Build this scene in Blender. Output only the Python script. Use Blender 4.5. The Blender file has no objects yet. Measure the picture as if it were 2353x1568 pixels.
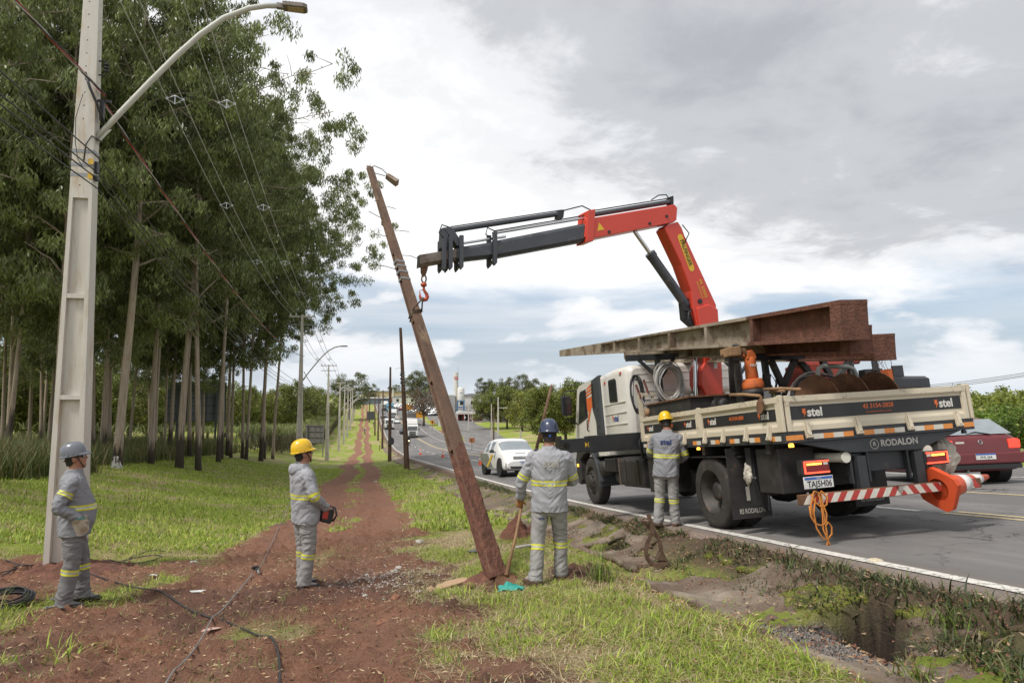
import bpy, bmesh, math, random
import numpy as np
from mathutils import Vector, Matrix, Euler, noise as mnoise
from mathutils.bvhtree import BVHTree
SC = bpy.context.scene
COL = SC.collection
R = math.radians
PI = math.pi
CAM_Z = 1.6
CAM_PITCH = math.atan(121 / 1568.0)
CAM_YAW = R(12)
cam_data = bpy.data.cameras.new('camera')
cam_data.lens = 24.0
cam_data.sensor_width = 36.0
cam_data.clip_start = 0.05
cam_data.clip_end = 6000
cam = bpy.data.objects.new('camera', cam_data)
COL.objects.link(cam)
cam.location = (0, 0, CAM_Z)
cam.rotation_euler = (PI / 2 + CAM_PITCH, 0, -CAM_YAW)
SC.camera = cam
SC.view_settings.view_transform = 'Standard'
SC.view_settings.look = 'None'
SC.view_settings.exposure = 0.32
SC.view_settings.gamma = 1.0
SC.view_settings.use_curve_mapping = False
SC.cycles.max_bounces = 5
SC.cycles.diffuse_bounces = 3
SC.cycles.glossy_bounces = 2
SC.cycles.transmission_bounces = 4
SC.cycles.transparent_max_bounces = 12
SC.cycles.use_denoising = True
SC.cycles.caustics_reflective = False
SC.cycles.caustics_refractive = False
SUN_EL, SUN_AZ = R(56), R(-115)
world = bpy.data.worlds.new('World')
SC.world = world
world.use_nodes = True
wn = world.node_tree
wn.nodes.clear()
def nd(tree, kind, loc=None, **kw):
 n = tree.nodes.new(kind)
 for k, v in kw.items():
  if k.startswith('i_'):
   key = k[2:]
   key = int(key) if key.isdigit() else key
   n.inputs[key].default_value = v
  else:
   setattr(n, k, v)
 return n
def math_node(tree, op, a, b=None, c=None, clamp=False):
 n = tree.nodes.new('ShaderNodeMath')
 n.operation = op
 n.use_clamp = clamp
 for i, v in enumerate((a, b, c)):
  if v is None:
   continue
  if hasattr(v, 'links'):
   tree.links.new(v, n.inputs[i])
  else:
   n.inputs[i].default_value = v
 return n.outputs[0]
def ramp(tree, fac, stops, interp='LINEAR'):
 n = tree.nodes.new('ShaderNodeValToRGB')
 n.color_ramp.interpolation = interp
 e = n.color_ramp.elements
 while len(e) < len(stops):
  e.new(0.5)
 for el, (p, c) in zip(e, stops):
  el.position = p
  el.color = (c, c, c, 1) if not hasattr(c, '__len__') else (c[0], c[1], c[2], 1)
 if fac is not None:
  tree.links.new(fac, n.inputs[0])
 return n.outputs[0]
def mixc(tree, fac, a, b, mode='MIX'):
 n = tree.nodes.new('ShaderNodeMix')
 n.data_type = 'RGBA'
 n.blend_type = mode
 for sock, v in ((n.inputs[0], fac), (n.inputs[6], a), (n.inputs[7], b)):
  if hasattr(v, 'links'):
   tree.links.new(v, sock)
  elif hasattr(v, '__len__'):
   sock.default_value = (v[0], v[1], v[2], 1)
  else:
   sock.default_value = v
 return n.outputs[2]
def build_sky():
 t = wn
 out = nd(t, 'ShaderNodeOutputWorld')
 bg = nd(t, 'ShaderNodeBackground')
 sky = nd(t, 'ShaderNodeTexSky', sky_type='NISHITA')
 sky.sun_disc = False
 sky.sun_elevation = SUN_EL
 sky.sun_rotation = SUN_AZ
 sky.air_density = 1.0
 sky.dust_density = 2.0
 tc = nd(t, 'ShaderNodeTexCoord')
 sep = nd(t, 'ShaderNodeSeparateXYZ')
 t.links.new(tc.outputs['Generated'], sep.inputs[0])
 x, y, z = sep.outputs
 zc = math_node(t, 'MAXIMUM', z, 0.0)
 den = math_node(t, 'ADD', zc, 0.16)
 comb = nd(t, 'ShaderNodeCombineXYZ')
 t.links.new(math_node(t, 'DIVIDE', x, den), comb.inputs[0])
 t.links.new(math_node(t, 'DIVIDE', y, den), comb.inputs[1])
 comb.inputs[2].default_value = 3.7
 def noi(scale, detail, rough, dist=0.0, vec=None, off=(0, 0, 0), st=(1, 1, 1)):
  mp = nd(t, 'ShaderNodeMapping')
  mp.inputs['Location'].default_value = off
  mp.inputs['Scale'].default_value = st
  t.links.new(vec or comb.outputs[0], mp.inputs[0])
  n = nd(t, 'ShaderNodeTexNoise', i_Scale=scale, i_Detail=detail, i_Roughness=rough, i_Distortion=dist)
  t.links.new(mp.outputs[0], n.inputs['Vector'])
  return n.outputs[0]
 sheet = noi(0.55, 7, 0.55, 0.35, off=SKY_OFF_A)
 shade = noi(0.36, 5, 0.5, 0.25, off=SKY_OFF_B)
 fine = noi(2.6, 8, 0.62, 0.2, off=(1.3, 4.1, 0))
 shade2 = math_node(t, 'MULTIPLY_ADD', math_node(t, 'SUBTRACT', fine, 0.5), 0.36, shade)
 cloudcol = ramp(t, shade2, [(0.40, (0.90, 0.90, 0.905)), (0.47, (0.74, 0.75, 0.765)), (0.545, (0.49, 0.505, 0.53)), (0.66, (0.38, 0.395, 0.43))], 'EASE')
 sheet2 = math_node(t, 'MULTIPLY_ADD', math_node(t, 'SUBTRACT', fine, 0.5), 0.35, sheet)
 cover = ramp(t, sheet2, [(0.24, 0.0), (0.38, 0.9), (0.50, 1.0)], 'EASE')
 blue = nd(t, 'ShaderNodeMix', data_type='RGBA')
 skyscaled = mixc(t, 1.0, sky.outputs[0], (SKY_STR, SKY_STR, SKY_STR), 'MULTIPLY')
 hazy = mixc(t, 0.55, skyscaled, (0.44, 0.53, 0.66))
 az = math_node(t, 'ARCTAN2', x, y)
 c2 = nd(t, 'ShaderNodeCombineXYZ')
 t.links.new(az, c2.inputs[0])
 t.links.new(zc, c2.inputs[1])
 c2.inputs[2].default_value = 1.1
 puff = noi(5.2, 7, 0.5, 0.15, vec=c2.outputs[0], off=SKY_OFF_C, st=(1.0, 2.6, 1))
 puffm = ramp(t, puff, [(0.50, 0.0), (0.56, 0.85), (0.66, 1.0)], 'EASE')
 puffc = ramp(t, puff, [(0.5, (0.58, 0.62, 0.67)), (0.60, (0.80, 0.81, 0.83))])
 streak = noi(3.0, 5, 0.5, 0.1, vec=c2.outputs[0], off=(3.3, 1.7, 0), st=(0.6, 9.0, 1))
 lowcol = mixc(t, ramp(t, streak, [(0.4, 0.0), (0.65, 0.75)]), hazy, (0.60, 0.64, 0.69))
 lowcol = mixc(t, puffm, lowcol, puffc)
 lowband = ramp(t, math_node(t, 'ADD', zc, math_node(t, 'MULTIPLY', math_node(t, 'SUBTRACT', sheet, 0.5), 0.45)), [(0.10, 0.0), (0.20, 1.0)], 'EASE')
 highcol = mixc(t, cover, hazy, cloudcol)
 col = mixc(t, lowband, lowcol, highcol)
 hz = ramp(t, zc, [(0.0, 1.0), (0.012, 0.7), (0.07, 0.0)])
 col = mixc(t, hz, col, (0.60, 0.65, 0.70))
 t.links.new(col, bg.inputs[0])
 bg.inputs[1].default_value = 1.0
 t.links.new(bg.outputs[0], out.inputs[0])
SKY_STR = 0.11
SKY_OFF_A = (0.0, 0.0, 0.0)
SKY_OFF_B = (9.8, -5.0, 0.0)
SKY_OFF_C = (0.0, 0.0, 0.0)
build_sky()
sun_data = bpy.data.lights.new('sun', 'SUN')
sun_data.energy = 2.7
sun_data.angle = R(12)
sun_data.color = (1.0, 0.96, 0.90)
sun = bpy.data.objects.new('sun', sun_data)
COL.objects.link(sun)
_sd = Vector((math.sin(SUN_AZ) * math.cos(SUN_EL), math.cos(SUN_AZ) * math.cos(SUN_EL), math.sin(SUN_EL)))
sun.rotation_euler = _sd.to_track_quat('Z', 'Y').to_euler()
_cp, _sp = math.cos(CAM_PITCH), math.sin(CAM_PITCH)
_f0 = Vector((math.sin(CAM_YAW), math.cos(CAM_YAW), 0))
_RT = Vector((math.cos(CAM_YAW), -math.sin(CAM_YAW), 0))
_FW = _f0 * _cp + Vector((0, 0, _sp))
_UP = -_f0 * _sp + Vector((0, 0, _cp))
_CC = Vector((0, 0, CAM_Z))
def at(x, y, d):
 return _CC + (_FW + _RT * ((x - 1176) / 1568) - _UP * ((y - 784) / 1568)) * d
PY = [-30, 0, 10, 16, 25, 46, 78, 112, 138, 164, 192, 234, 300, 340, 420, 2000]
PZ = [1.6, 0, -.95, -1.5, -2.2, -3.7, -6.0, -7.8, -8.5, -8.9, -8.6, -7.6, -5.4, -4.7, -4.5, -4.0]
BX = [-60, -30, -15, -10, -6.5, -4.3, -2.6, -.7, .8, 2.0, 2.9, 3.4, 4.0, 4.35, 4.7, 11.5, 18, 30, 60, 200]
BZ = [.6, .3, -.2, -.6, -1.3, -1.58, -1.62, -1.57, -1.5, -1.43, -1.36, -1.38, -1.22, -1.06, -1.03, -.76, -.55, -.2, .6, 2]
_py = np.linspace(-30, 2000, 8121)
_pz = np.interp(_py, PY, PZ)
_k = np.ones(41) / 41
_pzs = np.convolve(np.pad(_pz, 20, mode='edge'), _k, 'valid')
_pzs[:150] = _pz[:150]
def GN(X, Y):
 return np.interp(Y, _py, _pzs) + np.interp(X, BX, BZ) + 1.6
def G(X, Y):
 return float(GN(X, Y))
def hit(x, y):
 r = _FW + _RT * ((x - 1176) / 1568) - _UP * ((y - 784) / 1568)
 t = 1.5
 while t < 1500:
  p = _CC + r * t
  if p.z < G(p.x, p.y):
   return p
  t *= 1.004
 return p
def _hash(ix, iy, seed):
 h = (ix.astype(np.int64) * 374761393 + iy.astype(np.int64) * 668265263 + seed * 1442695041) & 0x7fffffff
 h = ((h ^ (h >> 13)) * 1274126177) & 0x7fffffff
 return ((h ^ (h >> 16)) & 0xffff) / 65535.0
def vnoise(x, y, seed=0):
 x = np.asarray(x, float)
 y = np.asarray(y, float)
 ix, iy = np.floor(x), np.floor(y)
 fx, fy = x - ix, y - iy
 fx = fx * fx * (3 - 2 * fx)
 fy = fy * fy * (3 - 2 * fy)
 a, b = _hash(ix, iy, seed), _hash(ix + 1, iy, seed)
 c, d = _hash(ix, iy + 1, seed), _hash(ix + 1, iy + 1, seed)
 return (a * (1 - fx) + b * fx) * (1 - fy) + (c * (1 - fx) + d * fx) * fy
def fbm(x, y, oct=4, seed=0):
 s, a, tot = 0, 0.5, 0
 for i in range(oct):
  s = s + a * vnoise(x * 2 ** i, y * 2 ** i, seed + i * 17)
  tot += a
  a *= 0.5
 return s / tot
def sstep(a, b, x):
 t = np.clip((x - a) / (b - a), 0, 1)
 return t * t * (3 - 2 * t)
MATS = {}
def material(name):
 m = bpy.data.materials.new(name)
 m.use_nodes = True
 b = m.node_tree.nodes['Principled BSDF']
 return m, m.node_tree, b
def mat(name, col, rough=0.6, metal=0.0, var=0.15, scale=6.0, bump=0.0, bscale=40.0, dirt=None, dirt_amt=0.0, dirt_scale=3.0, emit=None, estr=0.0, coat=0.0, spec=0.5, stretch=(1, 1, 1), rvar=0.1, obj=True):
 if name in MATS:
  return MATS[name]
 m, t, b = material(name)
 tc = nd(t, 'ShaderNodeTexCoord')
 mp = nd(t, 'ShaderNodeMapping')
 mp.inputs['Scale'].default_value = stretch
 t.links.new(tc.outputs['Object'], mp.inputs[0])
 n1 = nd(t, 'ShaderNodeTexNoise', i_Scale=scale, i_Detail=6.0, i_Roughness=0.6)
 t.links.new(mp.outputs[0], n1.inputs['Vector'])
 lo = [c * (1 - var) for c in col]
 hi = [min(1, c * (1 + var)) for c in col]
 c = mixc(t, ramp(t, n1.outputs[0], [(0.3, 0), (0.7, 1)]), lo, hi)
 if dirt is not None:
  n2 = nd(t, 'ShaderNodeTexNoise', i_Scale=dirt_scale, i_Detail=9.0, i_Roughness=0.68)
  t.links.new(mp.outputs[0], n2.inputs['Vector'])
  thr = 0.72 - 0.42 * dirt_amt
  c = mixc(t, ramp(t, n2.outputs[0], [(thr, 0), (min(0.98, thr + 0.13), 1)]), c, dirt)
 t.links.new(c, b.inputs['Base Color'])
 rr = ramp(t, n1.outputs[0], [(0.3, max(0.03, rough - rvar)), (0.7, min(1, rough + rvar))])
 t.links.new(rr, b.inputs['Roughness'])
 b.inputs['Metallic'].default_value = metal
 b.inputs['Specular IOR Level'].default_value = spec
 b.inputs['Coat Weight'].default_value = coat
 if bump > 0:
  n3 = nd(t, 'ShaderNodeTexNoise', i_Scale=bscale, i_Detail=5.0, i_Roughness=0.6)
  t.links.new(mp.outputs[0], n3.inputs['Vector'])
  bp = nd(t, 'ShaderNodeBump', i_Strength=min(1.0, bump), i_Distance=0.02)
  t.links.new(n3.outputs[0], bp.inputs['Height'])
  t.links.new(bp.outputs[0], b.inputs['Normal'])
 if emit is not None:
  b.inputs['Emission Color'].default_value = (*emit, 1)
  b.inputs['Emission Strength'].default_value = estr
 MATS[name] = m
 return m
def leaf_mat(name, col, var=0.35, trans=0.25, rough=0.5, attr=False):
 if name in MATS:
  return MATS[name]
 m, t, b = material(name)
 if attr:
  a = nd(t, 'ShaderNodeAttribute', attribute_name='col')
  c = a.outputs['Color']
 else:
  g = nd(t, 'ShaderNodeNewGeometry')
  oi = nd(t, 'ShaderNodeObjectInfo')
  lo = [x * (1 - var) for x in col]
  hi = [min(1, x * (1 + var)) for x in col]
  hi = [hi[0] * 1.03, hi[1], hi[2]]
  c = mixc(t, g.outputs['Random Per Island'], lo, hi)
  tc = nd(t, 'ShaderNodeTexCoord')
  n = nd(t, 'ShaderNodeTexNoise', i_Scale=0.35, i_Detail=3.0)
  t.links.new(tc.outputs['Object'], n.inputs['Vector'])
  c = mixc(t, ramp(t, n.outputs[0], [(0.35, 0), (0.65, 0.55)]), c, [col[0] * 1.28, col[1] * 1.2, col[2] * 0.8])
  hs = nd(t, 'ShaderNodeHueSaturation')
  t.links.new(c, hs.inputs['Color'])
  n2 = nd(t, 'ShaderNodeTexNoise', i_Scale=1.1, i_Detail=2.0)
  t.links.new(tc.outputs['Object'], n2.inputs['Vector'])
  clump = ramp(t, n2.outputs[0], [(0.36, .62), (0.64, 1.38)])
  t.links.new(math_node(t, 'MULTIPLY', clump, math_node(t, 'MULTIPLY_ADD', oi.outputs['Random'], 0.35, 0.82)), hs.inputs['Value'])
  c = hs.outputs[0]
 t.links.new(c, b.inputs['Base Color'])
 b.inputs['Roughness'].default_value = rough
 b.inputs['Specular IOR Level'].default_value = 0.35
 if trans > 0:
  tr = nd(t, 'ShaderNodeBsdfTranslucent')
  t.links.new(c, tr.inputs[0])
  mx = nd(t, 'ShaderNodeMixShader', i_0=trans)
  t.links.new(b.outputs[0], mx.inputs[1])
  t.links.new(tr.outputs[0], mx.inputs[2])
  t.links.new(mx.outputs[0], t.nodes['Material Output'].inputs[0])
 MATS[name] = m
 return m
class MB:
 def __init__(s):
  s.v, s.f, s.mi, s.sm = [], [], [], []
  s.M = Matrix.Identity(4)
 def add(s, vs, fs, mi=0, smooth=False):
  o = len(s.v)
  if s.M == Matrix.Identity(4):
   s.v.extend([tuple(p) for p in vs])
  else:
   s.v.extend([tuple(s.M @ Vector(p)) for p in vs])
  for f in fs:
   s.f.append([i + o for i in f])
   s.mi.append(mi)
   s.sm.append(smooth)
  return s
 def box(s, lo, hi, mi=0, M=None):
  x0, y0, z0 = lo
  x1, y1, z1 = hi
  vs = [(x0, y0, z0), (x1, y0, z0), (x1, y1, z0), (x0, y1, z0), (x0, y0, z1), (x1, y0, z1), (x1, y1, z1), (x0, y1, z1)]
  if M is not None:
   vs = [tuple(M @ Vector(v)) for v in vs]
  return s.add(vs, [(0, 3, 2, 1), (4, 5, 6, 7), (0, 1, 5, 4), (1, 2, 6, 5), (2, 3, 7, 6), (3, 0, 4, 7)], mi)
 def cbox(s, c, sz, mi=0, M=None):
  h = [a / 2 for a in sz]
  return s.box([c[i] - h[i] for i in range(3)], [c[i] + h[i] for i in range(3)], mi, M)
 def frame(s, p0, p1, up=(0, 0, 1)):
  d = (Vector(p1) - Vector(p0))
  L = d.length
  d = d / max(L, 1e-9)
  u = Vector(up)
  if abs(d.dot(u)) > 0.98:
   u = Vector((0, 1, 0)) if abs(d.y) < 0.9 else Vector((1, 0, 0))
  a = d.cross(u).normalized()
  b = a.cross(d).normalized()
  return d, a, b, L
 def beam(s, p0, p1, w0, h0, w1=None, h1=None, mi=0, up=(0, 0, 1)):
  w1 = w0 if w1 is None else w1
  h1 = h0 if h1 is None else h1
  d, a, b, L = s.frame(p0, p1, up)
  vs = []
  for p, w, h in ((Vector(p0), w0, h0), (Vector(p1), w1, h1)):
   for sx, sy in ((-1, -1), (1, -1), (1, 1), (-1, 1)):
    vs.append(p + a * (sx * w / 2) + b * (sy * h / 2))
  return s.add(vs, [(0, 1, 2, 3), (7, 6, 5, 4), (0, 4, 5, 1), (1, 5, 6, 2), (2, 6, 7, 3), (3, 7, 4, 0)], mi)
 def cyl(s, p0, p1, r0, r1=None, n=12, mi=0, caps=True, smooth=True):
  r1 = r0 if r1 is None else r1
  d, a, b, L = s.frame(p0, p1)
  vs = []
  for p, r in ((Vector(p0), r0), (Vector(p1), r1)):
   for i in range(n):
    t = 2 * PI * i / n
    vs.append(p + a * (math.cos(t) * r) + b * (math.sin(t) * r))
  fs = [(i, i + n, (i + 1) % n + n, (i + 1) % n) for i in range(n)]
  s.add(vs, fs, mi, smooth)
  if caps:
   s.add(vs[:n], [tuple(range(n))], mi)
   s.add(vs[n:], [tuple(reversed(range(n)))], mi)
  return s
 def tube(s, pts, r, n=6, mi=0, closed=False, caps=True, rad=None):
  pts = [Vector(p) for p in pts]
  m = len(pts)
  vs = []
  ref = None
  for i, p in enumerate(pts):
   if closed:
    t = pts[(i + 1) % m] - pts[i - 1]
   else:
    t = pts[min(i + 1, m - 1)] - pts[max(i - 1, 0)]
   t = t.normalized() if t.length > 1e-9 else Vector((0, 0, 1))
   if ref is None:
    ref = Vector((0, 0, 1)) if abs(t.z) < 0.9 else Vector((1, 0, 0))
   a = t.cross(ref)
   if a.length < 1e-4:
    a = t.cross(Vector((0.3, 1, 0.2)))
   a.normalize()
   b = a.cross(t).normalized()
   ref = b
   rr = r if rad is None else rad[i]
   for k in range(n):
    th = 2 * PI * k / n
    vs.append(p + a * (math.cos(th) * rr) + b * (math.sin(th) * rr))
  fs = []
  for i in range(m if closed else m - 1):
   j = (i + 1) % m
   for k in range(n):
    fs.append((i * n + k, i * n + (k + 1) % n, j * n + (k + 1) % n, j * n + k))
  if caps and not closed:
   fs.append(tuple(reversed(range(n))))
   fs.append(tuple(range((m - 1) * n, m * n)))
  return s.add(vs, fs, mi, True)
 def loft(s, rings, mi=0, smooth=True, caps=True, closed=True):
  n = len(rings[0])
  vs = [p for r in rings for p in r]
  fs = []
  for i in range(len(rings) - 1):
   for k in range(n if closed else n - 1):
    fs.append((i * n + k, i * n + (k + 1) % n, (i + 1) * n + (k + 1) % n, (i + 1) * n + k))
  s.add(vs, fs, mi, smooth)
  if caps:
   s.add(rings[0], [tuple(reversed(range(n)))], mi, smooth)
   s.add(rings[-1], [tuple(range(n))], mi, smooth)
  return s
 def lathe(s, prof, c=(0, 0, 0), n=16, mi=0, axis='z', smooth=True, caps=True):
  rings = []
  for r, h in prof:
   ring = []
   for k in range(n):
    t = 2 * PI * k / n
    a, b = math.cos(t) * r, math.sin(t) * r
    if axis == 'z':
     p = (a, b, h)
    elif axis == 'x':
     p = (h, a, b)
    else:
     p = (b, h, a)
    ring.append((p[0] + c[0], p[1] + c[1], p[2] + c[2]))
   rings.append(ring)
  return s.loft(rings, mi, smooth, caps)
 def prism(s, poly, lo, hi, axis='x', mi=0):
  def P(u, v, h):
   return {'x': (h, u, v), 'y': (u, h, v), 'z': (u, v, h)}[axis]
  n = len(poly)
  vs = [P(u, v, lo) for u, v in poly] + [P(u, v, hi) for u, v in poly]
  fs = [tuple(reversed(range(n))), tuple(range(n, 2 * n))]
  fs += [(i, (i + 1) % n, (i + 1) % n + n, i + n) for i in range(n)]
  return s.add(vs, fs, mi)
 def ell(s, c, r, n=10, m=7, mi=0):
  rings = []
  for i in range(1, m):
   ph = PI * i / m
   rings.append([(c[0] + r[0] * math.sin(ph) * math.cos(2 * PI * k / n), c[1] + r[1] * math.sin(ph) * math.sin(2 * PI * k / n), c[2] - r[2] * math.cos(ph)) for k in range(n)])
  return s.loft(rings, mi)
 def quad(s, a, b, c, d, mi=0):
  return s.add([a, b, c, d], [(0, 1, 2, 3)], mi)
 def mesh(s, name, mats):
  me = bpy.data.meshes.new(name)
  me.from_pydata(s.v, [], s.f)
  for m in (mats if isinstance(mats, (list, tuple)) else [mats]):
   me.materials.append(m)
  me.polygons.foreach_set('material_index', s.mi)
  me.polygons.foreach_set('use_smooth', s.sm)
  me.update()
  bm = bmesh.new()
  bm.from_mesh(me)
  bmesh.ops.recalc_face_normals(bm, faces=bm.faces)
  bm.to_mesh(me)
  bm.free()
  return me
 def build(s, name, mats, parent=None, bevel=0.0, seg=2, loc=None, rot=None):
  o = bpy.data.objects.new(name, s.mesh(name, mats))
  COL.objects.link(o)
  if parent is not None:
   o.parent = parent
  if loc is not None:
   o.location = loc
  if rot is not None:
   o.rotation_euler = rot
  if bevel > 0:
   md = o.modifiers.new('bevel', 'BEVEL')
   md.width = bevel
   md.segments = seg
   md.limit_method = 'ANGLE'
   md.angle_limit = R(35)
  return o
def np_mesh(name, V, F, mats, parent=None, smooth=False, attrs=None, mi=None):
 me = bpy.data.meshes.new(name)
 V = np.ascontiguousarray(V, dtype=np.float32)
 F = np.ascontiguousarray(F, dtype=np.int32)
 k = F.shape[1]
 me.vertices.add(len(V))
 me.vertices.foreach_set('co', V.ravel())
 me.loops.add(F.size)
 me.loops.foreach_set('vertex_index', F.ravel())
 me.polygons.add(len(F))
 me.polygons.foreach_set('loop_start', np.arange(0, F.size, k, dtype=np.int32))
 me.polygons.foreach_set('loop_total', np.full(len(F), k, dtype=np.int32))
 if smooth:
  me.polygons.foreach_set('use_smooth', np.ones(len(F), dtype=bool))
 for m in (mats if isinstance(mats, (list, tuple)) else [mats]):
  me.materials.append(m)
 if mi is not None:
  me.polygons.foreach_set('material_index', np.asarray(mi, dtype=np.int32))
 me.update(calc_edges=True)
 me.validate()
 for an, (kind, data) in (attrs or {}).items():
  a = me.attributes.new(an, kind, 'POINT')
  data = np.ascontiguousarray(data, dtype=np.float32)
  a.data.foreach_set('color' if kind == 'FLOAT_COLOR' else ('vector' if kind == 'FLOAT_VECTOR' else 'value'), data.ravel())
 o = bpy.data.objects.new(name, me)
 COL.objects.link(o)
 if parent is not None:
  o.parent = parent
 return o
def tag(o, label=None, cat=None, group=None, kind=None):
 if label:
  o['label'] = label
 if cat:
  o['category'] = cat
 if group:
  o['group'] = group
 if kind:
  o['kind'] = kind
 return o
def empty(name, loc=(0, 0, 0), rot=(0, 0, 0), label=None, cat=None, group=None):
 o = bpy.data.objects.new(name, None)
 COL.objects.link(o)
 o.location = loc
 o.rotation_euler = rot
 o.empty_display_size = 0.2
 return tag(o, label, cat, group)
def copy_tree(o, parent=None):
 c = o.copy()
 COL.objects.link(c)
 c.parent = parent
 for ch in list(o.children):
  copy_tree(ch, c)
 return c
def text(s, size, m, parent, M, name='lettering', depth=0.002, bold=0.0, align='CENTER', shear=0.0, sx=1.0, spacing=1.0):
 cu = bpy.data.curves.new(name, 'FONT')
 cu.body = s
 cu.size = size
 cu.extrude = depth
 cu.offset = bold * size
 cu.align_x = align
 cu.align_y = 'CENTER'
 cu.shear = shear
 cu.space_character = spacing
 cu.resolution_u = 3
 tmp = bpy.data.objects.new('tmp', cu)
 COL.objects.link(tmp)
 dg = bpy.context.evaluated_depsgraph_get()
 me = bpy.data.meshes.new_from_object(tmp.evaluated_get(dg))
 bpy.data.objects.remove(tmp)
 bpy.data.curves.remove(cu)
 me.transform(Matrix.Diagonal((sx, 1, 1, 1)))
 me.transform(M)
 me.materials.clear()
 me.materials.append(m)
 o = bpy.data.objects.new(name, me)
 COL.objects.link(o)
 o.parent = parent
 return o
def basis(o, x, y):
 x = Vector(x).normalized()
 z = x.cross(Vector(y)).normalized()
 y = z.cross(x)
 return Matrix(((x.x, y.x, z.x, o[0]), (x.y, y.y, z.y, o[1]), (x.z, y.z, z.z, o[2]), (0, 0, 0, 1)))
# ================================================================== the setting: ground, road, gutter
HOLE = (3.56, 4.75)
def hole_r(X, Y):
 a = np.arctan2((Y - HOLE[1]) / 1.45, X - HOLE[0])
 rr = np.hypot(X - HOLE[0], (Y - HOLE[1]) / 1.45)
 return rr / (0.44 + 0.07 * np.sin(3 * a + 1) + 0.04 * np.sin(7 * a) + .02 * np.sin(15 * a))
HOLE2 = (3.62, 10.1)
def hole2_r(X, Y):
 a = np.arctan2((Y - HOLE2[1]) / 1.6, X - HOLE2[0])
 return np.hypot(X - HOLE2[0], (Y - HOLE2[1]) / 1.6) / (0.30 + 0.06 * np.sin(4 * a))
def dirt_mask(X, Y):
 w = 0.25 * np.sin(Y * 0.21) + 0.18 * np.sin(Y * 0.083 + 1)
 wid = 1.0 + 0.5 * sstep(22, 12, Y)
 n = fbm(X * 1.7, Y * 1.3, 5, 3)
 n2 = fbm(X * 0.55, Y * 0.5, 3, 9)
 rl = np.exp(-((X + 1.35 + w) / (0.86 * wid)) ** 2)
 rr = np.exp(-((X - 0.28 + w * .7) / (0.70 * wid)) ** 2)
 near = sstep(11.5, 8.0, Y) * sstep(-4.2, -2.9, X) * sstep(1.7, 0.7, X) * 0.72
 pb = np.exp(-(((X + 4.3) / 1.7) ** 2 + ((Y - 11.2) / 1.9) ** 2)) * 1.1
 pb2 = np.exp(-(((X + 2.9) / 1.2) ** 2 + ((Y - 11.6) / 1.2) ** 2)) * 0.8
 bl = np.exp(-(((X + 2.6) / 1.3) ** 2 + ((Y - 5.2) / 1.2) ** 2)) * 1.0
 hb = np.exp(-(((X - 1.4) / .7) ** 2 + ((Y - 8.1) / .8) ** 2)) * 0.75
 hb2 = np.exp(-(((X - 2.6) / .45) ** 2 + ((Y - 8.2) / .6) ** 2)) * 0.8
 far = np.exp(-(((X - 19.5) / 5) ** 2 + ((Y - 165) / 14) ** 2)) * 1.0
 edge = sstep(3.9, 4.2, X) * sstep(5.2, 4.6, X) * .62
 ctr = np.exp(-((X + 0.55 + w) / 1.35) ** 2) * .70 * sstep(85, 20, Y)
 d = np.maximum.reduce([rl, rr, ctr, near, pb, pb2, bl, hb, hb2, far, edge])
 mid = np.exp(-((X + 0.55 + w) / 0.33) ** 2) * sstep(9, 12, Y)
 d = d - (0.06 + .2 * sstep(35, 80, Y)) * mid
 return np.clip(d + (n - 0.5) * 1.0 + (n2 - 0.5) * 0.5, 0, 1)
def ground_z(X, Y):
 z = GN(X, Y)
 near = sstep(45, 14, Y)
 d = sstep(0.35, 0.7, dirt_mask(X, Y))
 z = z + near * (fbm(X * 0.9, Y * 0.9, 4, 21) - 0.5) * 0.14
 z = z + near * (fbm(X * 5, Y * 4, 4, 33) - 0.5) * (0.035 + 0.05 * d)
 clod = np.maximum(0, fbm(X * 11, Y * 9, 3, 41) - 0.55)
 z = z + near * clod * 0.30 * d
 z = z + near * (fbm(X * 23, Y * 21, 2, 47) - .5) * .022
 w = 0.25 * np.sin(Y * 0.21) + 0.18 * np.sin(Y * 0.083 + 1)
 z = z - 0.07 * np.exp(-((X + 1.35 + w) / 0.5) ** 2) - 0.06 * np.exp(-((X - 0.28 + w * .7) / 0.4) ** 2)
 z = z + 0.10 * np.exp(-(((X + 2.9) / 0.8) ** 2 + ((Y - 5.6) / 0.9) ** 2))
 tt = np.clip(((X - HOLE[0]) / .48 + 1) / 2, 0, 1)
 z = z - sstep(1.07, 0.93, hole_r(X, Y)) * (0.015 + 0.46 * tt ** 2.4)
 z = z - 0.22 * sstep(1.3, 0.6, hole2_r(X, Y))
 z = z - 0.05 * sstep(2.85, 3.05, X) * sstep(4.2, 4.0, X)
 z = z - 0.25 * sstep(4.30, 4.55, X) * sstep(18.4, 18.1, X)
 return z
def grid_lines(segs):
 out = []
 for a, b, st in segs:
  out.append(np.arange(a, b, st))
 out.append([segs[-1][1]])
 return np.concatenate(out)
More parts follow.
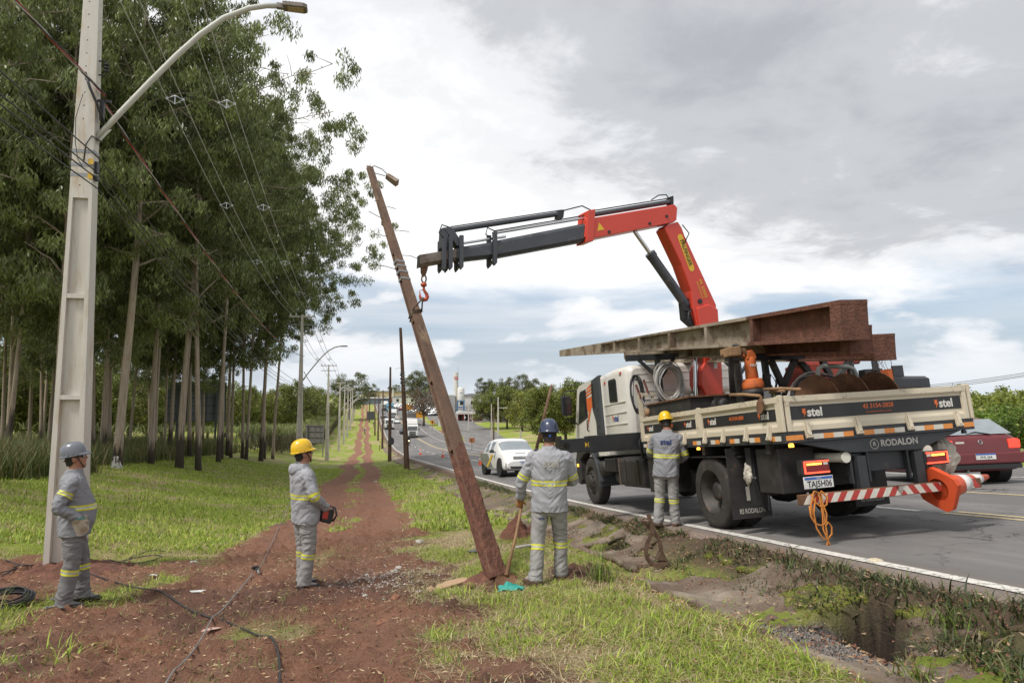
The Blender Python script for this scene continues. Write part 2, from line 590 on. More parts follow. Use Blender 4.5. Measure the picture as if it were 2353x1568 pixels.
def build_ground():
 gx = grid_lines([(-900, -200, 60), (-200, -60, 14), (-60, -16, 2.5), (-16, -7, 0.4), (-7, 4.7, 0.055), (4.7, 20, 0.8), (20, 70, 3), (70, 200, 12), (200, 1200, 80)])
 gy = grid_lines([(-12, 2, 1.0), (2, 15, 0.055), (15, 30, 0.18), (30, 60, 0.6), (60, 130, 2.0), (130, 420, 6), (420, 2000, 80)])
 X, Y = np.meshgrid(gx, gy)
 Z = ground_z(X, Y)
 V = np.stack([X, Y, Z], -1).reshape(-1, 3)
 ny, nx = X.shape
 i = np.arange(ny * nx).reshape(ny, nx)
 F = np.stack([i[:-1, :-1], i[:-1, 1:], i[1:, 1:], i[1:, :-1]], -1).reshape(-1, 4)
 d = dirt_mask(X, Y).ravel()
 straw = fbm(X * 1.1, Y * 1.1, 4, 77)
 straw = straw + 0.25 * np.exp(-((X - 1.2) / 1.1) ** 2) * sstep(16, 6, Y)
 wet = sstep(0.45, 0.65, fbm(X * 0.7, Y * 0.35, 3, 55)) * sstep(14, 7, Y)
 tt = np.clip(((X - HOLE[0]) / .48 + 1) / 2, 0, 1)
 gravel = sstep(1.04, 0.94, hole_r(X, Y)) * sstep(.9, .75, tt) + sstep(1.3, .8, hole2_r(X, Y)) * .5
 pit = sstep(1.10, 1.0, hole_r(X, Y)) * sstep(.68, .85, tt) + sstep(1.2, .9, hole2_r(X, Y)) * sstep(-.1, .15, X - HOLE2[0])  # mask of the far hole walls, where undercut shade is painted
 m, t, b = material('earth_and_turf')
 tc = nd(t, 'ShaderNodeTexCoord')
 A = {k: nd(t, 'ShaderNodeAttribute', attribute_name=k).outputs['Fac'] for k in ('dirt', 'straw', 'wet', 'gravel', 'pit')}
 def noi(sc, det=6, ro=.6, st=(1, 1, 1)):
  mp = nd(t, 'ShaderNodeMapping')
  mp.inputs['Scale'].default_value = st
  t.links.new(tc.outputs['Object'], mp.inputs[0])
  n = nd(t, 'ShaderNodeTexNoise', i_Scale=sc, i_Detail=det, i_Roughness=ro)
  t.links.new(mp.outputs[0], n.inputs['Vector'])
  return n.outputs[0]
 nf, nm, nb = noi(38, 8, .7), noi(7, 6), noi(1.1, 5)
 soil = mixc(t, ramp(t, nm, [(0.3, 0), (0.7, 1)]), (0.150, 0.066, 0.041), (0.295, 0.138, 0.083))
 soil = mixc(t, ramp(t, nf, [(0.44, 0), (0.62, 0.8)]), soil, (0.37, 0.195, 0.125))
 soil = mixc(t, ramp(t, nb, [(0.4, 0), (0.62, 0.7)]), soil, (0.245, 0.132, 0.090))
 soil = mixc(t, math_node(t, 'MULTIPLY', A['wet'], 0.75), soil, (0.095, 0.046, 0.034))
 turf = mixc(t, ramp(t, nm, [(0.3, 0), (0.7, 1)]), (0.145, 0.19, 0.024), (0.31, 0.355, 0.06))
 turf = mixc(t, ramp(t, nb, [(0.35, 0), (0.65, 0.6)]), turf, (0.24, 0.32, 0.038))
 strawc = mixc(t, ramp(t, nf, [(0.35, 0), (0.65, 1)]), (0.26, 0.175, 0.095), (0.52, 0.42, 0.26))
 turf = mixc(t, ramp(t, A['straw'], [(0.46, 0), (0.68, 0.85)]), turf, strawc)
 sx = nd(t, 'ShaderNodeSeparateXYZ')
 t.links.new(tc.outputs['Object'], sx.inputs[0])
 ed = math_node(t, 'MULTIPLY', ramp(t, math_node(t, 'MULTIPLY_ADD', sx.outputs[0], .2, -.3), [(.44, 0), (.49, 1)]), ramp(t, math_node(t, 'MULTIPLY_ADD', sx.outputs[0], .2, -.3), [(.60, 1), (.66, 0)]))
 dd = math_node(t, 'ADD', A['dirt'], math_node(t, 'MULTIPLY', math_node(t, 'SUBTRACT', nf, 0.5), 0.5))
 c = mixc(t, ramp(t, dd, [(0.38, 0), (0.58, 1)]), turf, soil)
 vor = nd(t, 'ShaderNodeTexVoronoi', i_Scale=42.0)
 t.links.new(tc.outputs['Object'], vor.inputs['Vector'])
 grav = mixc(t, vor.outputs['Color'], (0.09, 0.08, 0.075), (0.26, 0.22, 0.20))
 c = mixc(t, math_node(t, 'MULTIPLY', ed, .85), c, mixc(t, nf, (.065, .046, .032), (.19, .14, .095)))
 c = mixc(t, ramp(t, A['gravel'], [(0.3, 0), (0.7, 1)]), c, grav)
 c = mixc(t, math_node(t, 'MULTIPLY', A['pit'], .92), c, mixc(t, nf, (.016, .010, .008), (.05, .032, .023)))  # dark moist soil, taken near black to paint in the undercut's shade
 t.links.new(c, b.inputs['Base Color'])
 ro = math_node(t, 'SUBTRACT', 0.95, math_node(t, 'MULTIPLY', A['wet'], 0.35))
 t.links.new(ro, b.inputs['Roughness'])
 b.inputs['Specular IOR Level'].default_value = 0.3
 bp = nd(t, 'ShaderNodeBump', i_Strength=1.0, i_Distance=0.05)
 hgt = math_node(t, 'ADD', nf, math_node(t, 'MULTIPLY', math_node(t, 'MULTIPLY', vor.outputs['Distance'], A['gravel']), 1.5))
 t.links.new(hgt, bp.inputs['Height'])
 t.links.new(bp.outputs[0], b.inputs['Normal'])
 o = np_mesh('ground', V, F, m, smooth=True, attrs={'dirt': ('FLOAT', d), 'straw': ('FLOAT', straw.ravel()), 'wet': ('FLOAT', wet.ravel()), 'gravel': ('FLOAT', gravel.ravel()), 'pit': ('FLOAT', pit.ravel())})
 o['kind'] = 'structure'
 return o
build_ground()
def asphalt_mat(name, col, crack=1.0):
 m, t, b = material(name)
 tc = nd(t, 'ShaderNodeTexCoord')
 def noi(sc, det=6, ro=.6, st=(1, 1, 1), dist=0.0):
  mp = nd(t, 'ShaderNodeMapping')
  mp.inputs['Scale'].default_value = st
  t.links.new(tc.outputs['Object'], mp.inputs[0])
  n = nd(t, 'ShaderNodeTexNoise', i_Scale=sc, i_Detail=det, i_Roughness=ro, i_Distortion=dist)
  t.links.new(mp.outputs[0], n.inputs['Vector'])
  return n
 ag = noi(120, 3, .7).outputs[0]
 big = noi(0.45, 5, .6, (1.6, 0.35, 1)).outputs[0]
 mid = noi(3.2, 6, .65, (1.0, 0.5, 1)).outputs[0]
 lane = noi(0.9, 6, .6, (1.5, 0.08, 1)).outputs[0]
 stain = noi(0.8, 7, .7).outputs[0]
 c = mixc(t, ramp(t, big, [(0.35, 0), (0.65, 1)]), [x * .80 for x in col], [x * 1.18 for x in col])
 c = mixc(t, ramp(t, mid, [(0.45, 0), (0.75, .5)]), c, (col[0] * 1.5, col[1] * 1.42, col[2] * 1.35))
 c = mixc(t, ramp(t, lane, [(0.42, .55), (0.58, 0)]), c, [x * .62 for x in col])
 c = mixc(t, ramp(t, stain, [(0.60, 0), (0.68, .6)]), c, [x * .5 for x in col])
 c = mixc(t, ramp(t, ag, [(0.35, 0.5), (0.6, 0)]), c, [x * .55 for x in col])
 w = noi(2.2, 5, .6)
 va = nd(t, 'ShaderNodeVectorMath', operation='MULTIPLY_ADD')
 t.links.new(w.outputs['Color'], va.inputs[0])
 va.inputs[1].default_value = (0.9, 0.9, 0)
 t.links.new(tc.outputs['Object'], va.inputs[2])
 vo = nd(t, 'ShaderNodeTexVoronoi', feature='DISTANCE_TO_EDGE', i_Scale=1.15)
 t.links.new(va.outputs[0], vo.inputs['Vector'])
 msk = ramp(t, noi(0.5, 4, .6).outputs[0], [(0.44, 0), (0.56, crack)])
 cr = math_node(t, 'MULTIPLY', ramp(t, vo.outputs['Distance'], [(0.004, 1), (0.016, 0)]), msk)
 c = mixc(t, cr, c, (0.035, 0.033, 0.032))
 sp = nd(t, 'ShaderNodeSeparateXYZ')
 t.links.new(tc.outputs['Object'], sp.inputs[0])
 ex = math_node(t, 'ADD', sp.outputs[0], math_node(t, 'MULTIPLY', mid, 0.45))
 c = mixc(t, ramp(t, math_node(t, 'MULTIPLY_ADD', ex, 0.25, -0.9), [(0.20, 0.8), (0.40, 0.0)]), c, (0.24, 0.165, 0.125))
 t.links.new(c, b.inputs['Base Color'])
 t.links.new(ramp(t, mid, [(0.3, 0.72), (0.7, 0.92)]), b.inputs['Roughness'])
 b.inputs['Specular IOR Level'].default_value = 0.35
 bp = nd(t, 'ShaderNodeBump', i_Strength=0.5, i_Distance=0.01)
 t.links.new(math_node(t, 'SUBTRACT', ag, math_node(t, 'MULTIPLY', cr, 2.0)), bp.inputs['Height'])
 t.links.new(bp.outputs[0], b.inputs['Normal'])
 return m
M_ASPH = asphalt_mat('asphalt', (0.192, 0.184, 0.178))
ROAD_L, ROAD_R = 4.38, 18.2
def build_road():
 gy = grid_lines([(-12, 1, 1.0), (1, 16, 0.08), (16, 40, 0.5), (40, 120, 2), (120, 430, 6)])
 gx = np.concatenate([[ROAD_L - .02, ROAD_L], np.linspace(ROAD_L + 0.1, ROAD_R, 24)])
 X, Y = np.meshgrid(gx, gy)
 X = X.copy()
 wob = (fbm(Y[:, 0] * 3.1, Y[:, 0] * 0 + 2.2, 4, 5) - .5) * 0.14
 X[:, 0] += wob
 X[:, 1] += wob
 Z = GN(X, Y) + 0.004
 Z[:, 0] -= 0.13
 V = np.stack([X, Y, Z], -1).reshape(-1, 3)
 ny, nx = X.shape
 i = np.arange(ny * nx).reshape(ny, nx)
 F = np.stack([i[:-1, :-1], i[:-1, 1:], i[1:, 1:], i[1:, :-1]], -1).reshape(-1, 4)
 o = np_mesh('road', V, F, M_ASPH, smooth=False)
 o['kind'] = 'structure'
 return o
ROAD = build_road()
def paint_mat(name, col):
 m, t, b = material(name)
 tc = nd(t, 'ShaderNodeTexCoord')
 n = nd(t, 'ShaderNodeTexNoise', i_Scale=14.0, i_Detail=8.0, i_Roughness=0.7)
 t.links.new(tc.outputs['Object'], n.inputs['Vector'])
 c = mixc(t, ramp(t, n.outputs[0], [(0.37, 1), (0.50, 0.0)]), col, (0.22, 0.205, 0.19))
 t.links.new(c, b.inputs['Base Color'])
 b.inputs['Roughness'].default_value = 0.75
 return m
M_WLINE = paint_mat('worn_white_road_paint', (0.62, 0.60, 0.55))
M_YLINE = paint_mat('worn_yellow_road_paint', (0.55, 0.43, 0.22))
def stripe(x0, x1, y0, y1, m, name):
 n = max(2, int((y1 - y0) / (0.5 if y1 < 40 else 3.0)) + 1)
 ys = np.linspace(y0, y1, n)
 V = []
 for y in ys:
  for x in (x0, x1):
   V.append((x, y, G(x, y) + 0.009))
 F = [(2 * i, 2 * i + 1, 2 * i + 3, 2 * i + 2) for i in range(n - 1)]
 o = np_mesh(name, V, F, m, parent=ROAD)
 return o
stripe(4.62, 4.75, -8, 40, M_WLINE, 'edge_line')
stripe(4.62, 4.75, 40, 420, M_WLINE, 'edge_line')
stripe(8.02, 8.12, -6, 8.4, M_YLINE, 'centre_line')
stripe(8.26, 8.36, -6, 8.4, M_YLINE, 'centre_line')
stripe(8.00, 8.13, 8.8, 15.2, M_WLINE, 'lane_dash')
y = 18.0
while y < 330:
 stripe(8.00, 8.13, y, y + 3.2, M_WLINE, 'lane_dash')
 y += 8.0
stripe(10.75, 10.86, -8, 40, M_YLINE, 'centre_line')
stripe(10.75, 10.90, 40, 400, M_YLINE, 'centre_line')
stripe(11.06, 11.20, 60, 400, M_YLINE, 'centre_line')
stripe(14.4, 14.52, -6, 400, M_WLINE, 'lane_line')
stripe(17.75, 17.88, -6, 400, M_WLINE, 'edge_line')
def build_gutter():
 gy = grid_lines([(-6, 2, 0.3), (2, 14, 0.05), (14, 30, 0.25), (30, 150, 1.5)])
 gx = np.linspace(0, 1, 26)
 U, Y = np.meshgrid(gx, gy)
 xl = 2.92 + 0.28 * (fbm(Y * 0.8, Y * 0, 4, 61) - .5) * 2 + 0.35 * sstep(6.5, 9.5, Y) - 0.25 * sstep(12, 20, Y)
 xr = 4.12 + 0.16 * (fbm(Y * 1.7, Y * 0 + 4, 4, 62) - .5) * 2
 X = xl + (xr - xl) * U
 Z = GN(X, Y) + 0.02 + ((fbm(X * 1.3, Y * 1.1, 4, 63) - .5) * 0.06 + (fbm(X * 9, Y * 8, 4, 64) - .5) * 0.035) * sstep(30, 14, Y) - 0.05 * np.sin(U * PI)
 slab = np.floor(Y / 1.9)
 Z = Z + (_hash(slab, slab * 0, 8) - .5) * 0.06
 ny, nx = X.shape
 hr = np.minimum(hole_r(X, Y), hole2_r(X, Y) * 1.0)
 keep = hr > 1.0
 cover = fbm(X * 0.9 + 3, Y * 0.5, 4, 66)
 keep &= cover > 0.40
 i = np.arange(ny * nx).reshape(ny, nx)
 k = keep[:-1, :-1] & keep[:-1, 1:] & keep[1:, 1:] & keep[1:, :-1]
 F = np.stack([i[:-1, :-1], i[:-1, 1:], i[1:, 1:], i[1:, :-1]], -1)[k]
 V = np.stack([X, Y, Z], -1).reshape(-1, 3)
 moss = sstep(0.50, 0.66, fbm(X * 2.6, Y * 1.9, 4, 71) + 0.30 * (U - 0.66) * 1.4)
 moss = moss * sstep(40, 15, Y)
 m, t, b = material('weathered_concrete')
 tc = nd(t, 'ShaderNodeTexCoord')
 def noi(sc, det=6, ro=.6):
  n = nd(t, 'ShaderNodeTexNoise', i_Scale=sc, i_Detail=det, i_Roughness=ro)
  t.links.new(tc.outputs['Object'], n.inputs['Vector'])
  return n.outputs[0]
 nf, nm, nb = noi(60, 5, .7), noi(6, 7, .65), noi(0.9, 4)
 c = mixc(t, ramp(t, nm, [(0.3, 0), (0.7, 1)]), (0.20, 0.15, 0.11), (0.40, 0.335, 0.265))
 c = mixc(t, ramp(t, nb, [(0.40, 0), (0.54, 0.85)]), c, (0.135, 0.088, 0.058))
 vo = nd(t, 'ShaderNodeTexVoronoi', i_Scale=55.0)
 t.links.new(tc.outputs['Object'], vo.inputs['Vector'])
 c = mixc(t, math_node(t, 'MULTIPLY', ramp(t, vo.outputs['Distance'], [(0.15, 0.7), (0.3, 0)]), ramp(t, nb, [(0.45, 0), (0.55, 1)])), c, (0.42, 0.39, 0.35))
 mo = nd(t, 'ShaderNodeAttribute', attribute_name='moss').outputs['Fac']
 mm = ramp(t, math_node(t, 'ADD', mo, math_node(t, 'MULTIPLY', math_node(t, 'MULTIPLY_ADD', math_node(t, 'SUBTRACT', nf, 0.5), .45, math_node(t, 'SUBTRACT', nm, 0.5)), 2.2)), [(0.72, 0), (0.95, 1)])
 mosscol = mixc(t, ramp(t, nf, [(.38, 0), (.62, 1)]), (0.04, 0.05, 0.012), (0.27, 0.28, 0.035))
 c = mixc(t, mm, c, mosscol)
 t.links.new(c, b.inputs['Base Color'])
 b.inputs['Roughness'].default_value = 0.92
 bp = nd(t, 'ShaderNodeBump', i_Strength=0.8, i_Distance=0.02)
 t.links.new(math_node(t, 'ADD', math_node(t, 'MULTIPLY', nf, 1.6), math_node(t, 'MULTIPLY', mm, 0.8)), bp.inputs['Height'])
 t.links.new(bp.outputs[0], b.inputs['Normal'])
 o = np_mesh('gutter', V, F, m, smooth=False, attrs={'moss': ('FLOAT', moss.ravel())})
 md = o.modifiers.new('thick', 'SOLIDIFY')
 md.thickness = 0.07
 md.offset = -1
 o['kind'] = 'structure'
build_gutter()
def sheet(name, polyfn, m, lift, step=6.0):
 rows = []
 for y, x0, x1 in polyfn:
  rows.append([(x, y, G(x, y) + lift) for x in np.linspace(x0, x1, 9)])
 V = [p for r in rows for p in r]
 F = []
 for i in range(len(rows) - 1):
  for k in range(8):
   F.append((i * 9 + k, i * 9 + k + 1, i * 9 + k + 10, i * 9 + k + 9))
 o = np_mesh(name, V, F, m)
 o['kind'] = 'structure'
M_ASPH2 = asphalt_mat('old_grey_asphalt', (0.20, 0.192, 0.185), 0.4)
acc = []
for yy in np.arange(66, 260, 4.0):
 x0 = 18.0 + 3.2 * sstep(120, 160, yy) + 3 * sstep(170, 230, yy)
 x1 = 19.5 + 7.5 * sstep(84, 128, yy) + 4 * sstep(130, 170, yy) + 6 * sstep(190, 250, yy)
 if yy < 84:
  x1 = max(x0 + .4, x1)
 acc.append((float(yy), float(x0), float(x1)))
sheet('access_road', acc, M_ASPH2, 0.06)
sheet('car_park', [(float(yy), float(19.5 + (yy - 205) * .03), float(62)) for yy in np.arange(205, 345, 8.0)], M_ASPH2, 0.10)
# ================================================================== vegetation
def leaf_quads(P, A, W):
 n = len(P)
 V = np.empty((n, 4, 3), np.float32)
 V[:, 0] = P
 V[:, 1] = P + A * 0.42 + W
 V[:, 2] = P + A
 V[:, 3] = P + A * 0.42 - W
 F = np.arange(n * 4, dtype=np.int32).reshape(n, 4)
 return V.reshape(-1, 3), F
def rand_leaves(rs, C, S, per, ln, wd, droop=0.75, flat=0.0):
 n = len(C) * per
 c = np.repeat(C, per, 0)
 s = np.repeat(S, per, 0)
 d = rs.normal(size=(n, 3))
 d /= np.linalg.norm(d, axis=1)[:, None]
 P = c + d * (rs.random(n) ** 0.45)[:, None] * s
 A = rs.normal(size=(n, 3))
 A[:, 2] *= (1 - flat)
 A /= np.linalg.norm(A, axis=1)[:, None]
 A = A * (1 - droop) + np.array([0, 0, -1.0]) * droop
 A /= np.linalg.norm(A, axis=1)[:, None]
 L = rs.uniform(ln[0], ln[1], n)
 W = np.cross(A, rs.normal(size=(n, 3)))
 W /= np.linalg.norm(W, axis=1)[:, None] + 1e-6
 return leaf_quads(P, A * L[:, None], W * (rs.uniform(wd[0], wd[1], n) / 2)[:, None])
def bark_mat(name, a, b_, c_, low=None, lowh=2.2):
 m, t, b = material(name)
 tc = nd(t, 'ShaderNodeTexCoord')
 mp = nd(t, 'ShaderNodeMapping')
 mp.inputs['Scale'].default_value = (5, 5, 0.5)
 t.links.new(tc.outputs['Object'], mp.inputs[0])
 n = nd(t, 'ShaderNodeTexNoise', i_Scale=1.6, i_Detail=7.0, i_Roughness=0.65)
 t.links.new(mp.outputs[0], n.inputs['Vector'])
 c = mixc(t, ramp(t, n.outputs[0], [(0.32, 0), (0.55, 1)]), a, b_)
 c = mixc(t, ramp(t, n.outputs[0], [(0.56, 0), (0.66, 0.8)]), c, c_)
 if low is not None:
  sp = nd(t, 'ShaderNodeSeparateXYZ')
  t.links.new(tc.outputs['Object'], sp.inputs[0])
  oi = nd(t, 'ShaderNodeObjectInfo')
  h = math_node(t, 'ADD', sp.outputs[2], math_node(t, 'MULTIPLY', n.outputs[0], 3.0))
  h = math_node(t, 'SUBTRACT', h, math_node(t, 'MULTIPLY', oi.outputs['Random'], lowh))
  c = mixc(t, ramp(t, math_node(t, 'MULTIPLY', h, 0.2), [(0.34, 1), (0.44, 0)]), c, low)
 t.links.new(c, b.inputs['Base Color'])
 b.inputs['Roughness'].default_value = 0.9
 bp = nd(t, 'ShaderNodeBump', i_Strength=0.6, i_Distance=0.04)
 t.links.new(n.outputs[0], bp.inputs['Height'])
 t.links.new(bp.outputs[0], b.inputs['Normal'])
 return m
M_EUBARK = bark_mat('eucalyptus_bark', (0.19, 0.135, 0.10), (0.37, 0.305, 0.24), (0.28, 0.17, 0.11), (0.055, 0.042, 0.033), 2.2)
M_BARK = bark_mat('dark_bark', (0.07, 0.052, 0.04), (0.14, 0.11, 0.085), (0.17, 0.14, 0.11))
M_EULEAF = leaf_mat('eucalyptus_leaf', (0.165, 0.198, 0.080), 0.55, 0.32, 0.36)
M_TWIGDRY = leaf_mat('brown_leaf', (0.15, 0.115, 0.085), 0.35, 0.1, 0.7)
M_BROAD = leaf_mat('broad_leaf', (0.155, 0.185, 0.045), 0.45, 0.25, 0.45)
M_BROADY = leaf_mat('yellowish_leaf', (0.21, 0.22, 0.05), 0.45, 0.25, 0.5)
M_DARKLEAF = leaf_mat('dark_leaf', (0.105, 0.12, 0.055), 0.4, 0.15, 0.5)
def euc_meshes(seed, H, base, rmax, bias=(0, 0), r0=0.24, limbs=40, per=95):
 rs = np.random.RandomState(seed)
 mb = MB()
 bx, by = rs.uniform(-.35, .35, 2)
 path, rad = [], []
 for i in range(15):
  u = i / 14
  path.append((bx * u * u * 1.6 + 0.15 * math.sin(u * 7 + seed), by * u * u * 1.6 + 0.15 * math.cos(u * 6 + seed), H * u * 0.97 - 0.3))
  rad.append(r0 * (1 - 0.86 * u) * (1.28 if i == 0 else 1.0) + 0.015)
 mb.tube(path, 0.2, 9, rad=rad)
 pa = np.array(path)
 C, S = [], []
 for k in range(limbs):
  u = base + (0.97 - base) * (k + rs.uniform(0, .8)) / limbs
  p0 = np.array([np.interp(u, np.linspace(0, 1, 15), pa[:, j]) for j in range(3)])
  az = k * 2.4 + rs.uniform(-.5, .5)
  v = (u - base) / (1 - base)
  prof = (0.55 + 0.75 * math.sin(PI * min(1, v * 0.85 + 0.12))) * (1 - 0.55 * v ** 3)
  L = rmax * prof * rs.uniform(0.65, 1.1)
  dx, dy = math.cos(az), math.sin(az)
  L *= 1 + 0.5 * max(-0.6, dx * bias[0] + dy * bias[1])
  up = rs.uniform(0.25, 0.75) * (1 if v < .75 else 1.5)
  pts, rd = [], []
  m = 7
  for i in range(m):
   q = i / (m - 1)
   pts.append(p0 + np.array([dx * L * q, dy * L * q, L * up * q - 0.20 * L * q * q]) + rs.normal(size=3) * 0.12 * q)
   rd.append(max(0.022, r0 * (1 - 0.85 * u) * 0.48 * (1 - q * 0.9)))
  mb.tube(pts, 0.05, 5, rad=rd)
  nc = max(4, int(L * 1.15) + 2)
  for i in range(nc):
   q = 0.22 + 0.78 * (i + rs.random()) / nc
   c = np.array([np.interp(q, np.linspace(0, 1, m), [pp[j] for pp in pts]) for j in range(3)])
   off = rs.normal(size=3) * np.array([.55, .55, .40]) * (0.5 + 0.22 * L * 0.5)
   cc = c + off
   mb.tube([c, (c + cc) / 2 + rs.normal(size=3) * .08, cc], 0.012, 4, rad=[.026, .018, .01])
   C.append(cc)
   S.append(np.array([.56, .56, .50]) * rs.uniform(.6, 1.3))
 V, F = rand_leaves(rs, np.array(C), np.array(S), per, (0.20, 0.38), (0.05, 0.085), 0.62)
 return mb, V, F, len(C)
def euc_proto(seed, **kw):
 mb, V, F, nc = euc_meshes(seed, **kw)
 tm = mb.mesh('trunk', M_EUBARK)
 o = np_mesh('crown', V, F, M_EULEAF)
 cm = o.data
 bpy.data.objects.remove(o)
 return tm, cm
EUC = [euc_proto(11, H=28, base=.36, rmax=4.5, limbs=44, per=112),
 euc_proto(23, H=29, base=.46, rmax=4.9, bias=(.8, 0), limbs=44, per=112),
 euc_proto(37, H=27, base=.27, rmax=4.2, limbs=40, per=112),
 euc_proto(52, H=28, base=.42, rmax=5.5, bias=(1.3, -.2), limbs=46, per=112, r0=.25)]
def add_tree(name, tm, cm, x, y, rz, sc, label, cat='tree', group=None, lean=(0, 0), z=None, thick=1.0):
 e = empty(name, (x, y, (G(x, y) - 0.05) if z is None else z), (lean[0], lean[1], rz), label, cat, group)
 e.scale = (sc, sc, sc)
 for nm, me in (('trunk', tm), ('crown', cm)):
  if me is None:
   continue
  o = bpy.data.objects.new(nm, me)
  COL.objects.link(o)
  o.parent = e
  if nm == 'trunk':
   o.scale = (thick, thick, 1)
 return e
GE = 'eucalyptus trees in the roadside stand'
euc_list = [
 ((-11.2, 35.3), 0, 0.3, 1.00, (0, R(2.5)), 1.05, 'thick eucalyptus with black bark foot and white painted ring, behind the grey-helmet worker'),
 ((-11.6, 41.8), 2, 1.9, 1.02, (0, R(1.0)), .80, 'slim eucalyptus with dark foot just right of the white-ringed trunk'),
 ((-9.6, 39.7), 1, 0.0, .98, (0, R(1.8)), 1.0, 'thick grey eucalyptus with burnt foot in front of the dark billboard back'),
 ((-8.9, 40.0), 2, 4.0, 1.04, (0, R(3.0)), .72, 'pale orange-barked eucalyptus leaning beside the thick grey trunk'),
 ((-8.9, 62.5), 3, 0.15, .98, (0, R(4.5)), .9, 'leaning pale eucalyptus near the right end of the stand'),
 ((-8.8, 71.0), 1, -.3, .95, (0, R(2.5)), .8, 'last eucalyptus at the right end of the stand, beside the second white pole'),
 ((-9.3, 68.0), 0, 2.2, 1.0, (0, R(1.5)), .7, 'slender eucalyptus second from the right end of the stand'),
 ((-9.6, 60.5), 2, 0.7, 1.1, (0, R(1.0)), .62, 'thin straight eucalyptus left of the leaning pale trunk'),
 ((-10.3, 62.0), 0, 3.6, 1.0, (0, R(.4)), .68, 'thin grey eucalyptus third left of the leaning pale trunk'),
 ((-11.2, 62.0), 2, 5.0, 1.05, (0, 0), .6, 'thin eucalyptus in the middle of the stand beside the cane edge'),
 ((-12.5, 68.5), 1, 0.4, 1.0, (0, R(-1)), .92, 'dark-footed eucalyptus standing alone before the cane in the middle'),
 ((-13.6, 58.6), 2, 2.7, 1.02, (0, R(1)), .85, 'forked-looking eucalyptus with black lower trunk right of the billboard back'),
 ((-14.4, 52.5), 0, 1.2, .96, (0, 0), .7, 'eucalyptus overlapping the dark billboard back'),
 ((-18.2, 55.0), 2, 3.1, 1.0, (0, R(1)), .75, 'slim eucalyptus left of the white-ringed trunk, further back'),
 ((-15.2, 45.0), 0, 4.4, .96, (0, R(1.5)), .62, 'thin twin eucalyptus between the ringed trunk and the slim dark-footed one'),
 ((-14.9, 46.3), 2, 5.4, .98, (0, R(2)), .6, 'thin twin eucalyptus nearest the slim dark-footed one'),
 ((-14.2, 24.6), 0, 2.0, .95, (0, R(7)), 1.15, 'big eucalyptus leaning right at the far left edge of the picture'),
 ((-18.5, 31.0), 2, 0.5, .98, (0, R(1)), .8, 'eucalyptus behind tall grass left of the near white pole, leftmost'),
 ((-18.6, 35.0), 1, 1.5, .98, (0, R(1)), .75, 'eucalyptus behind tall grass left of the near white pole, second from left'),
 ((-17.8, 36.5), 0, 2.9, 1.0, (0, R(2)), .7, 'eucalyptus behind tall grass left of the near white pole, third from left'),
 ((-17.0, 38.0), 2, 1.1, 1.0, (0, R(3)), .62, 'eucalyptus behind tall grass close against the near white pole'),
 ((-15.2, 40.0), 1, 3.9, 1.0, (0, R(-1)), .62, 'eucalyptus half hidden just right of the near white pole'),
 ((-23.0, 44.0), 3, 2.6, 1.0, (0, 0), .8, 'back-row eucalyptus deep in the stand at far left'),
 ((-22.0, 60.0), 0, 4.9, 1.0, (0, 0), .8, 'back-row eucalyptus deep in the stand left of the billboard back'),
 ((-21.0, 75.0), 1, 3.3, 1.0, (0, 0), .8, 'back-row eucalyptus behind the billboard back'),
 ((-9.8, 50.5), 1, 0.2, 1.04, (0, R(1)), .7, 'eucalyptus between the pale orange-barked one and the thin straight ones'),
 ((-10.8, 56.0), 3, -.1, 1.0, (0, R(1)), .66, 'eucalyptus left of the leaning pale trunk whose crown leans over the track'),
 ((-13.0, 33.0), 2, 2.2, 1.02, (0, R(1)), .5, 'slender young eucalyptus left of the white-ringed trunk'),
 ((-16.5, 17.5), 2, 0.2, .9, (0, R(3)), .9, 'near eucalyptus whose crown fills the upper left corner'),
]
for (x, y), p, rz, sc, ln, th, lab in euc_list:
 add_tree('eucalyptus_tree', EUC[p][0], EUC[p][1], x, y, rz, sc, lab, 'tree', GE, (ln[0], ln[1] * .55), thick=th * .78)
rs = np.random.RandomState(61)
DEEP = 'first second third fourth fifth sixth seventh eighth ninth tenth eleventh twelfth thirteenth fourteenth fifteenth sixteenth seventeenth eighteenth nineteenth twentieth twenty-first twenty-second twenty-third twenty-fourth'.split()
deep = sorted([(rs.uniform(-29, -13.5), rs.uniform(38, 82)) for _ in range(24)], key=lambda q: (q[0] * math.cos(CAM_YAW) - q[1] * math.sin(CAM_YAW)) / q[1])
for i, (x, y) in enumerate(deep):
 add_tree('eucalyptus_tree', EUC[(0, 2, 2)[i % 3]][0], EUC[(0, 2, 2)[i % 3]][1], x, y, i * 1.3, rs.uniform(.70, 1.0), f'slender eucalyptus deep in the stand, {DEEP[i]} from the left of the inner trunks', 'tree', GE, (0, R(rs.uniform(-1, 2))), thick=.62)
E_RING = [o for o in COL.objects if o.get('label', '').startswith('thick eucalyptus with black')][0]
mb = MB()
mb.lathe([(.285, -.1), (.24, .2), (.212, .5), (.208, .62), (.16, .63)], (.15 * math.sin(11) * .84, .15 * math.cos(11) * .84, 0), 12)
o = mb.build('painted_ring', mat('flaking_whitewash', (.55, .53, .50), .9, var=.2, dirt=(.06, .05, .04), dirt_amt=.55, dirt_scale=5), E_RING)
